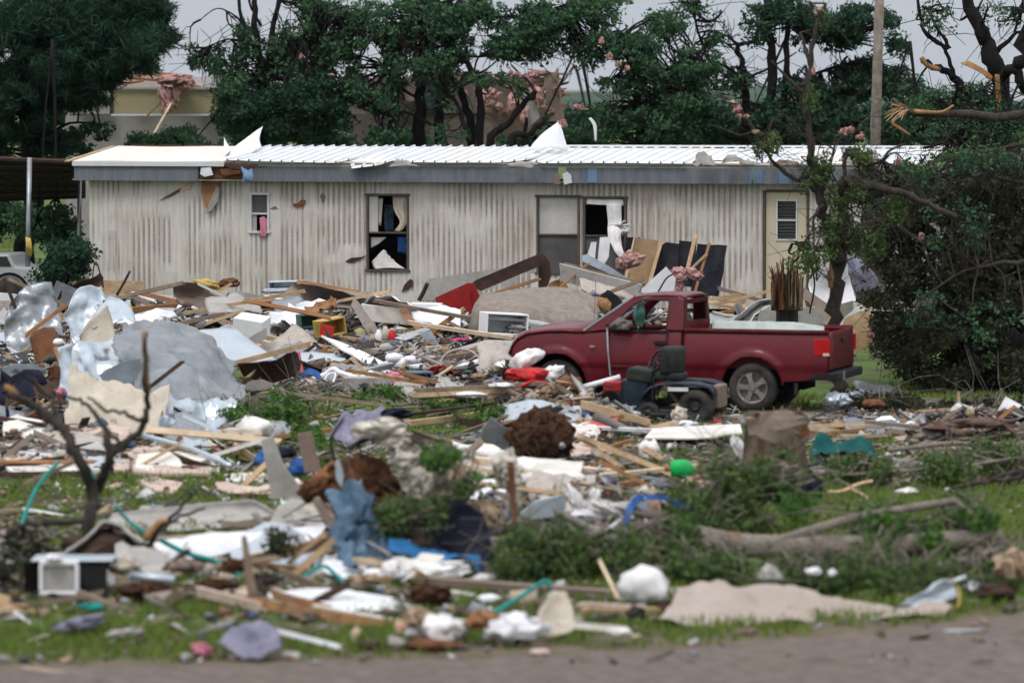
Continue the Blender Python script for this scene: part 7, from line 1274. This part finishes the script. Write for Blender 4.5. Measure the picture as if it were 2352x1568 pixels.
def litter(name, regions, label, size):
    V = []; C = []
    for (x0, x1, g0, g1, n, sc, hz) in regions:
        for _ in range(n):
            while True:
                Y = RNG.uniform(D(g1), D(g0)); xp = RNG.uniform(x0, x1); X = (xp-CXP)/FPX*Y; gg = HZ+CH*FPX/Y
                if nf((X*.9, Y*.7, 2), 1, 7) > -.3: break
            h = mh(xp, gg)*RNG.uniform(.6, 1.25)+RNG.random()**2*hz
            k = RNG.random(); s = size*sc*math.exp(RNG.normal(0, .55))
            d = (s*3.2, s*.28, s*.16) if k < .38 else ((s*1.5, s*1.0, .012) if k < .75 else (s*.9, s*.7, s*.5))
            yaw, pt, rl = RNG.uniform(0, 6.28), RNG.normal(0, .3), RNG.normal(0, .45)
            Rm = np.array(Matrix.Rotation(yaw, 3, 'Z') @ Matrix.Rotation(pt, 3, 'Y') @ Matrix.Rotation(rl, 3, 'X'))
            v = np.array([(a, b, c) for a in (-.5,.5) for b in (-.5,.5) for c in (-.5,.5)])*np.array(d); v += RNG.normal(0, 1, v.shape)*np.array(d)*.10; v[:, 2] += np.sin(v[:, 0]/d[0]*3)*s*.12
            v = v @ Rm.T+np.array((X, Y, h+.02)); v[:, 2] = np.maximum(v[:, 2], .004+RNG.random()*.004); V.append(v); C.append(PAL[RNG.choice(len(PAL), p=PW)]*RNG.uniform(.28, .88))  # piece colours dimmed to paint in the shade between the wreckage
    n = len(V); V = np.concatenate(V); fb = np.array([(0,1,3,2),(4,6,7,5),(0,4,5,1),(2,3,7,6),(0,2,6,4),(1,5,7,3)]); F = (fb[None]+np.arange(n)[:, None, None]*8).reshape(-1, 4)
    me = bpy.data.meshes.new(name); me.vertices.add(len(V)); me.vertices.foreach_set('co', V.astype(np.float32).ravel()); me.loops.add(F.size); me.loops.foreach_set('vertex_index', F.astype(np.int32).ravel())
    me.polygons.add(len(F)); me.polygons.foreach_set('loop_start', np.arange(0, F.size, 4, dtype=np.int32)); me.polygons.foreach_set('loop_total', np.full(len(F), 4, dtype=np.int32)); me.update(); me.validate()
    at = me.color_attributes.new('pigment', 'FLOAT_COLOR', 'POINT'); cc = np.ones((len(V), 4), np.float32); cc[:, :3] = np.repeat(np.array(C), 8, axis=0).clip(0, .9); at.data.foreach_set('color', cc.ravel())
    me.materials.append(MATS['litter']); o = bpy.data.objects.new(name, me); COL.objects.link(o); tag(o, label, 'litter', kind='stuff')
M = bpy.data.materials.new('litter'); M.use_nodes = True; t = M.node_tree; b_ = t.nodes['Principled BSDF']; b_.inputs['Roughness'].default_value = .85
an = t.nodes.new('ShaderNodeAttribute'); an.attribute_name = 'pigment'; nn_ = t.nodes.new('ShaderNodeTexNoise'); nn_.inputs['Scale'].default_value = 9; mr = t.nodes.new('ShaderNodeMapRange'); mr.inputs[3].default_value = .55; mr.inputs[4].default_value = 1.25
mu = t.nodes.new('ShaderNodeMixRGB'); mu.blend_type = 'MULTIPLY'; mu.inputs[0].default_value = 1
t.links.new(nn_.outputs[0], mr.inputs[0]); t.links.new(an.outputs['Color'], mu.inputs[1]); t.links.new(mr.outputs[0], mu.inputs[2]); t.links.new(mu.outputs[0], b_.inputs['Base Color']); MATS['litter'] = M
litter('litter', [(200,1200,745,850,2500,.9,.08),(1200,1960,745,812,1200,1,.08),(-40,220,760,880,500,1,.12),(560,1200,840,905,1300,.9,.08),(1130,1480,950,990,700,.9,.08),(1180,1700,895,1010,900,.8,.05),(-40,560,880,1010,900,.9,.1)], 'fine scraps of wood, plaster and plastic over the far pile', .085)
litter('litter', [(-40,700,1000,1090,900,.9,.06),(700,1700,1000,1240,1900,.85,.07),(1850,2400,965,1120,900,.9,.06),(-40,1000,1180,1400,1300,.9,.05),(900,1600,1180,1420,500,.8,.03),(-40,2400,1090,1200,300,.7,.01),(1600,2400,1180,1400,200,.7,.02),(300,1500,1400,1500,160,.7,.01)], 'fine scraps of wood, cloth and bark over the near debris', .065)
litter('litter', [(200,1960,745,850,4500,.6,.10),(-40,560,770,1010,1300,.7,.12),(560,1480,840,990,1600,.7,.08),(-40,1700,1000,1240,2400,.6,.06),(1850,2400,965,1060,700,.7,.05),(-40,1500,1250,1430,1200,.7,.03),(-40,2400,1400,1530,200,.6,.0),(1900,2400,925,985,900,.6,.03)], 'finest splinters and crumbs strewn between the larger wreckage', .06)
net('tall dull metal sheet standing at the far left top of the wreck', [[(20,700,858),(60,660,856),(118,650,855)],[(10,760,860),(70,730,858),(135,712,857)],[(30,820,864),(90,800,862),(145,780,860)]], 'galv', cr=.06, k=9, vor=.12)
net('dark metal sheet folded in front of the left wreck', [[(0,840,930),(60,830,928),(130,850,928)],[(-10,900,940),(60,890,938),(140,905,938)]], 'galv_dark', cr=.06, k=9, vor=.1)
net('bright creased metal strip hanging beside the cream tarp', [[(128,800,960),(160,790,958)],[(140,880,962),(168,872,960)],[(150,960,966),(172,950,964)]], 'galv_light', cr=.04, k=9, vor=.08)
for i, (x1, y1, x2, y2, g, w_, mt_, lb) in enumerate(((20,640,150,700,850,8,'pine_old','grey lath sticking up behind the left metal sheets'),(40,720,10,640,858,7,'dark_wood','dark upright lath at the far left'),(330,900,420,830,1012,9,'dark_wood','dark lath leaning on the great grey sheet'),(470,745,560,712,880,7,'pine','pale lath behind the great grey sheet'),(600,905,740,880,930,6,'pine_old','grey lath on the grass below the brown tub'),(60,1110,170,1060,1180,9,'pine_old','grey board end by the bare tree'),(420,955,520,1000,1030,8,'galv_light','bright metal strip below the great grey sheet'))): bd(lb,x1,y1,g,x2,y2,g,w_,mt_)
TB = ((250,690,420,650,778,9,'pine_old','long grey lath over the left pile before the trailer'),(420,720,700,668,800,8,'pine','long pale lath across the trough panel'),(560,690,760,730,806,9,'orange_wood','long orange lath sloping down behind the yellow crate'),(860,690,1080,730,800,8,'pine_old','long grey lath sloping down to the mattress'),(740,700,900,668,790,7,'pine','pale lath rising behind the draped sheet'),(330,760,520,720,812,9,'siding_brown','brown lath above the great grey sheet'),(1060,700,1240,640,776,7,'orange_wood','orange lath leaning on the mattress top'),(1330,700,1480,640,778,8,'pine_old','grey lath across the tilted slab'),(1640,700,1800,660,786,7,'pine','pale lath right of the cab window'),(590,770,760,800,835,10,'pine','pale board crossing below the torn white sheet'),(960,830,1160,800,868,9,'pine_old','grey board behind the bicycle wheels'),(800,850,980,880,905,8,'split_wood','splintered board by the pink blanket'),(640,900,880,930,962,8,'pine_old','grey pole across the middle lawn left'),(950,950,1140,925,982,7,'dark_wood','dark lath beside the long pale stud'),(1100,1110,1330,1140,1165,10,'pine','pale board below the white cushions'),(900,1130,1080,1100,1180,9,'dark_wood','dark board by the white insulation'),(420,1310,640,1280,1345,12,'pine_old','grey board in the left foreground tangle'),(1380,1060,1500,1120,1140,9,'orange_wood','orange board left of the green bottle'),(0,960,150,985,1015,9,'dark_wood','dark board at the far left behind the bare tree'),(150,700,60,770,862,9,'orange_wood','orange lath between the left metal sheets'))
for (x1,y1,x2,y2,g,w_,mt_,lb) in TB: bd(lb,x1,y1,g,x2,y2,g+6,w_,mt_)
for (pts,mt_,lb) in (([[(470,690,800),(540,676,798),(600,700,800)],[(480,722,806),(550,716,806),(610,726,806)]],'siding_grey','grey bent panel between trough and carpet roll'),([[(940,712,796),(1000,700,794),(1060,716,796)],[(950,742,802),(1010,738,802),(1060,742,802)]],'white_paint','white bent panel left of the mattress'),([[(200,730,856),(246,690,850),(300,700,852)],[(215,762,860),(262,742,858),(310,748,858)]],'galv_light','bright bent sheet above the pale blue metal sheet'),([[(620,700,790),(690,684,788)],[(640,724,794),(710,716,794)]],'galv','grey metal scrap behind the torn white sheet'),([[(1180,800,930),(1140,770,928),(1100,790,930)],[(1190,835,940),(1140,820,940),(1095,835,940)]],'carpet_light','beige carpet scrap before the pickup nose'),([[(1250,690,782),(1330,672,780),(1400,700,784)],[(1260,716,788),(1330,706,788),(1400,722,788)]],'carpet','brown carpet fold on the mattress top right'),([[(20,880,960),(90,860,956),(140,890,960)],[(10,935,966),(80,920,966),(140,940,966)]],'dark_wood','dark bent sheet behind the bare tree top')): net(lb,pts,mt_,name='bent_panel',cat='panel',cr=.05,k=6,vor=.05,rag=.01)
# countable fillers, one object each
fk = [('lumber_board','board',['pine','pine_old','orange_wood','pine_pale','dark_wood','siding_brown','split_wood']),('plywood_scrap','panel',['drywall','white_paint','plywood','siding_grey','carpet_light','board_pink','galv','galv_light']),('rag','cloth',['white_cloth','cream_cloth','navy','carpet','lilac','insulation_tan','denim','insulation_white'])]
ZONES = [((330,1090),(752,835),62,'far pile along the trailer'),((1290,1950),(748,800),40,'pile between trailer and pickup'),((-20,240),(770,870),18,'wreckage under the carport side'),((620,1290),(840,915),40,'rubble left of the pickup wheel'),((1000,1700),(985,1110),46,'rubble between mower and lawn'),((-20,620),(1005,1090),24,'left drywall heap'),((560,1420),(1110,1260),30,'rubble around the root balls'),((1860,2380),(975,1030),13,'heap right of the stump'),((-20,1000),(1290,1410),34,'left foreground litter')]
adj = {'pine':'pale','pine_old':'weathered','orange_wood':'orange','pine_pale':'clean pale','dark_wood':'dark','siding_brown':'brown','split_wood':'splintered','drywall':'chalky','white_paint':'white','plywood':'tan','siding_grey':'grey','carpet_light':'beige','board_pink':'pinkish','galv':'steel grey','galv_light':'pale steel','white_cloth':'white','cream_cloth':'cream','navy':'black','carpet':'brown grey','lilac':'lilac grey','insulation_tan':'tan fluffy','denim':'blue','insulation_white':'white fluffy'}
for (xr, gr_, n, zl) in ZONES:
    for i in range(n):
        k = RNG.choice(3, p=(.5,.3,.2)); nm, ct_, mts = fk[k]; mt_ = mts[RNG.integers(len(mts))]; x = RNG.uniform(*xr); g = RNG.uniform(*gr_); h = mh(x, g); lift = (h*RNG.uniform(.8,1.25)+RNG.uniform(.02,.10))*S(g); y = g-lift; s_ = S(g)/120
        lab = f'{adj[mt_]} {"board" if k == 0 else "sheet scrap" if k == 1 else "rag"} lying in the {zl}'; grp = f'{adj[mt_]} {ct_} pieces in the {zl}'
        if k == 0:
            L_ = RNG.uniform(30,130)*s_; a = RNG.normal(0, .42); dg = RNG.normal(0, 4)
            board(lab, x-L_*math.cos(a)/2, y-L_*math.sin(a)/2, g-dg, x+L_*math.cos(a)/2, y+L_*math.sin(a)/2, g+dg, RNG.uniform(4,10)*s_, mt_, group=grp, jag=.05)
        elif k == 1:
            w_, h_ = RNG.uniform(16,58)*s_, RNG.uniform(6,20)*s_; sh = RNG.normal(0, 8); dg = h_*.5
            net(lab, [[(x-w_+sh, y-h_, g-dg), (x+sh, y-h_*RNG.uniform(.8,1.5), g-dg), (x+w_+sh, y-h_*RNG.uniform(.4,1.2), g-dg)],[(x-w_, y+h_*RNG.uniform(.4,1), g+dg*.4), (x, y+h_, g+dg), (x+w_, y+h_*RNG.uniform(.3,1), g+dg*.4)]], mt_, name=nm, cat='panel', cr=.03, k=3, rag=.012, group=grp, smooth=False, th=.012)
        else: lump(lab, x, y, g, RNG.uniform(10,26)*s_, RNG.uniform(5,11)*s_, mt_, am=.55, sharp=.5, group=grp, sub=2)

bough('dead leaves and twigs under the wilted heap behind the tailgate', [(2080,925,945,130,14,90),(2250,935,955,120,16,70),(1960,915,935,60,10,20)], [[(1950,925,940,3),(2100,915,940,3),(2300,930,950,3)]], leaf='leaf_wilt')
# ---------------------------------------------------------------- air
hz_ = ob('haze', [(x, y, z) for x in (-2500,2500) for y in (-60,3200) for z in (-6,120)], [(0,1,3,2),(4,6,7,5),(0,4,5,1),(2,3,7,6),(0,2,6,4),(1,5,7,3)], 'dark_gap', kind='stuff', label='faint evening haze between the trees and the hills')
M = bpy.data.materials.new('haze'); M.use_nodes = True; t = M.node_tree; t.nodes.remove(t.nodes['Principled BSDF']); v = t.nodes.new('ShaderNodeVolumePrincipled')
v.inputs['Color'].default_value = (.8,.87,1,1); v.inputs['Density'].default_value = .00003; t.links.new(v.outputs[0], t.nodes['Material Output'].inputs['Volume']); hz_.data.materials.clear(); hz_.data.materials.append(M)
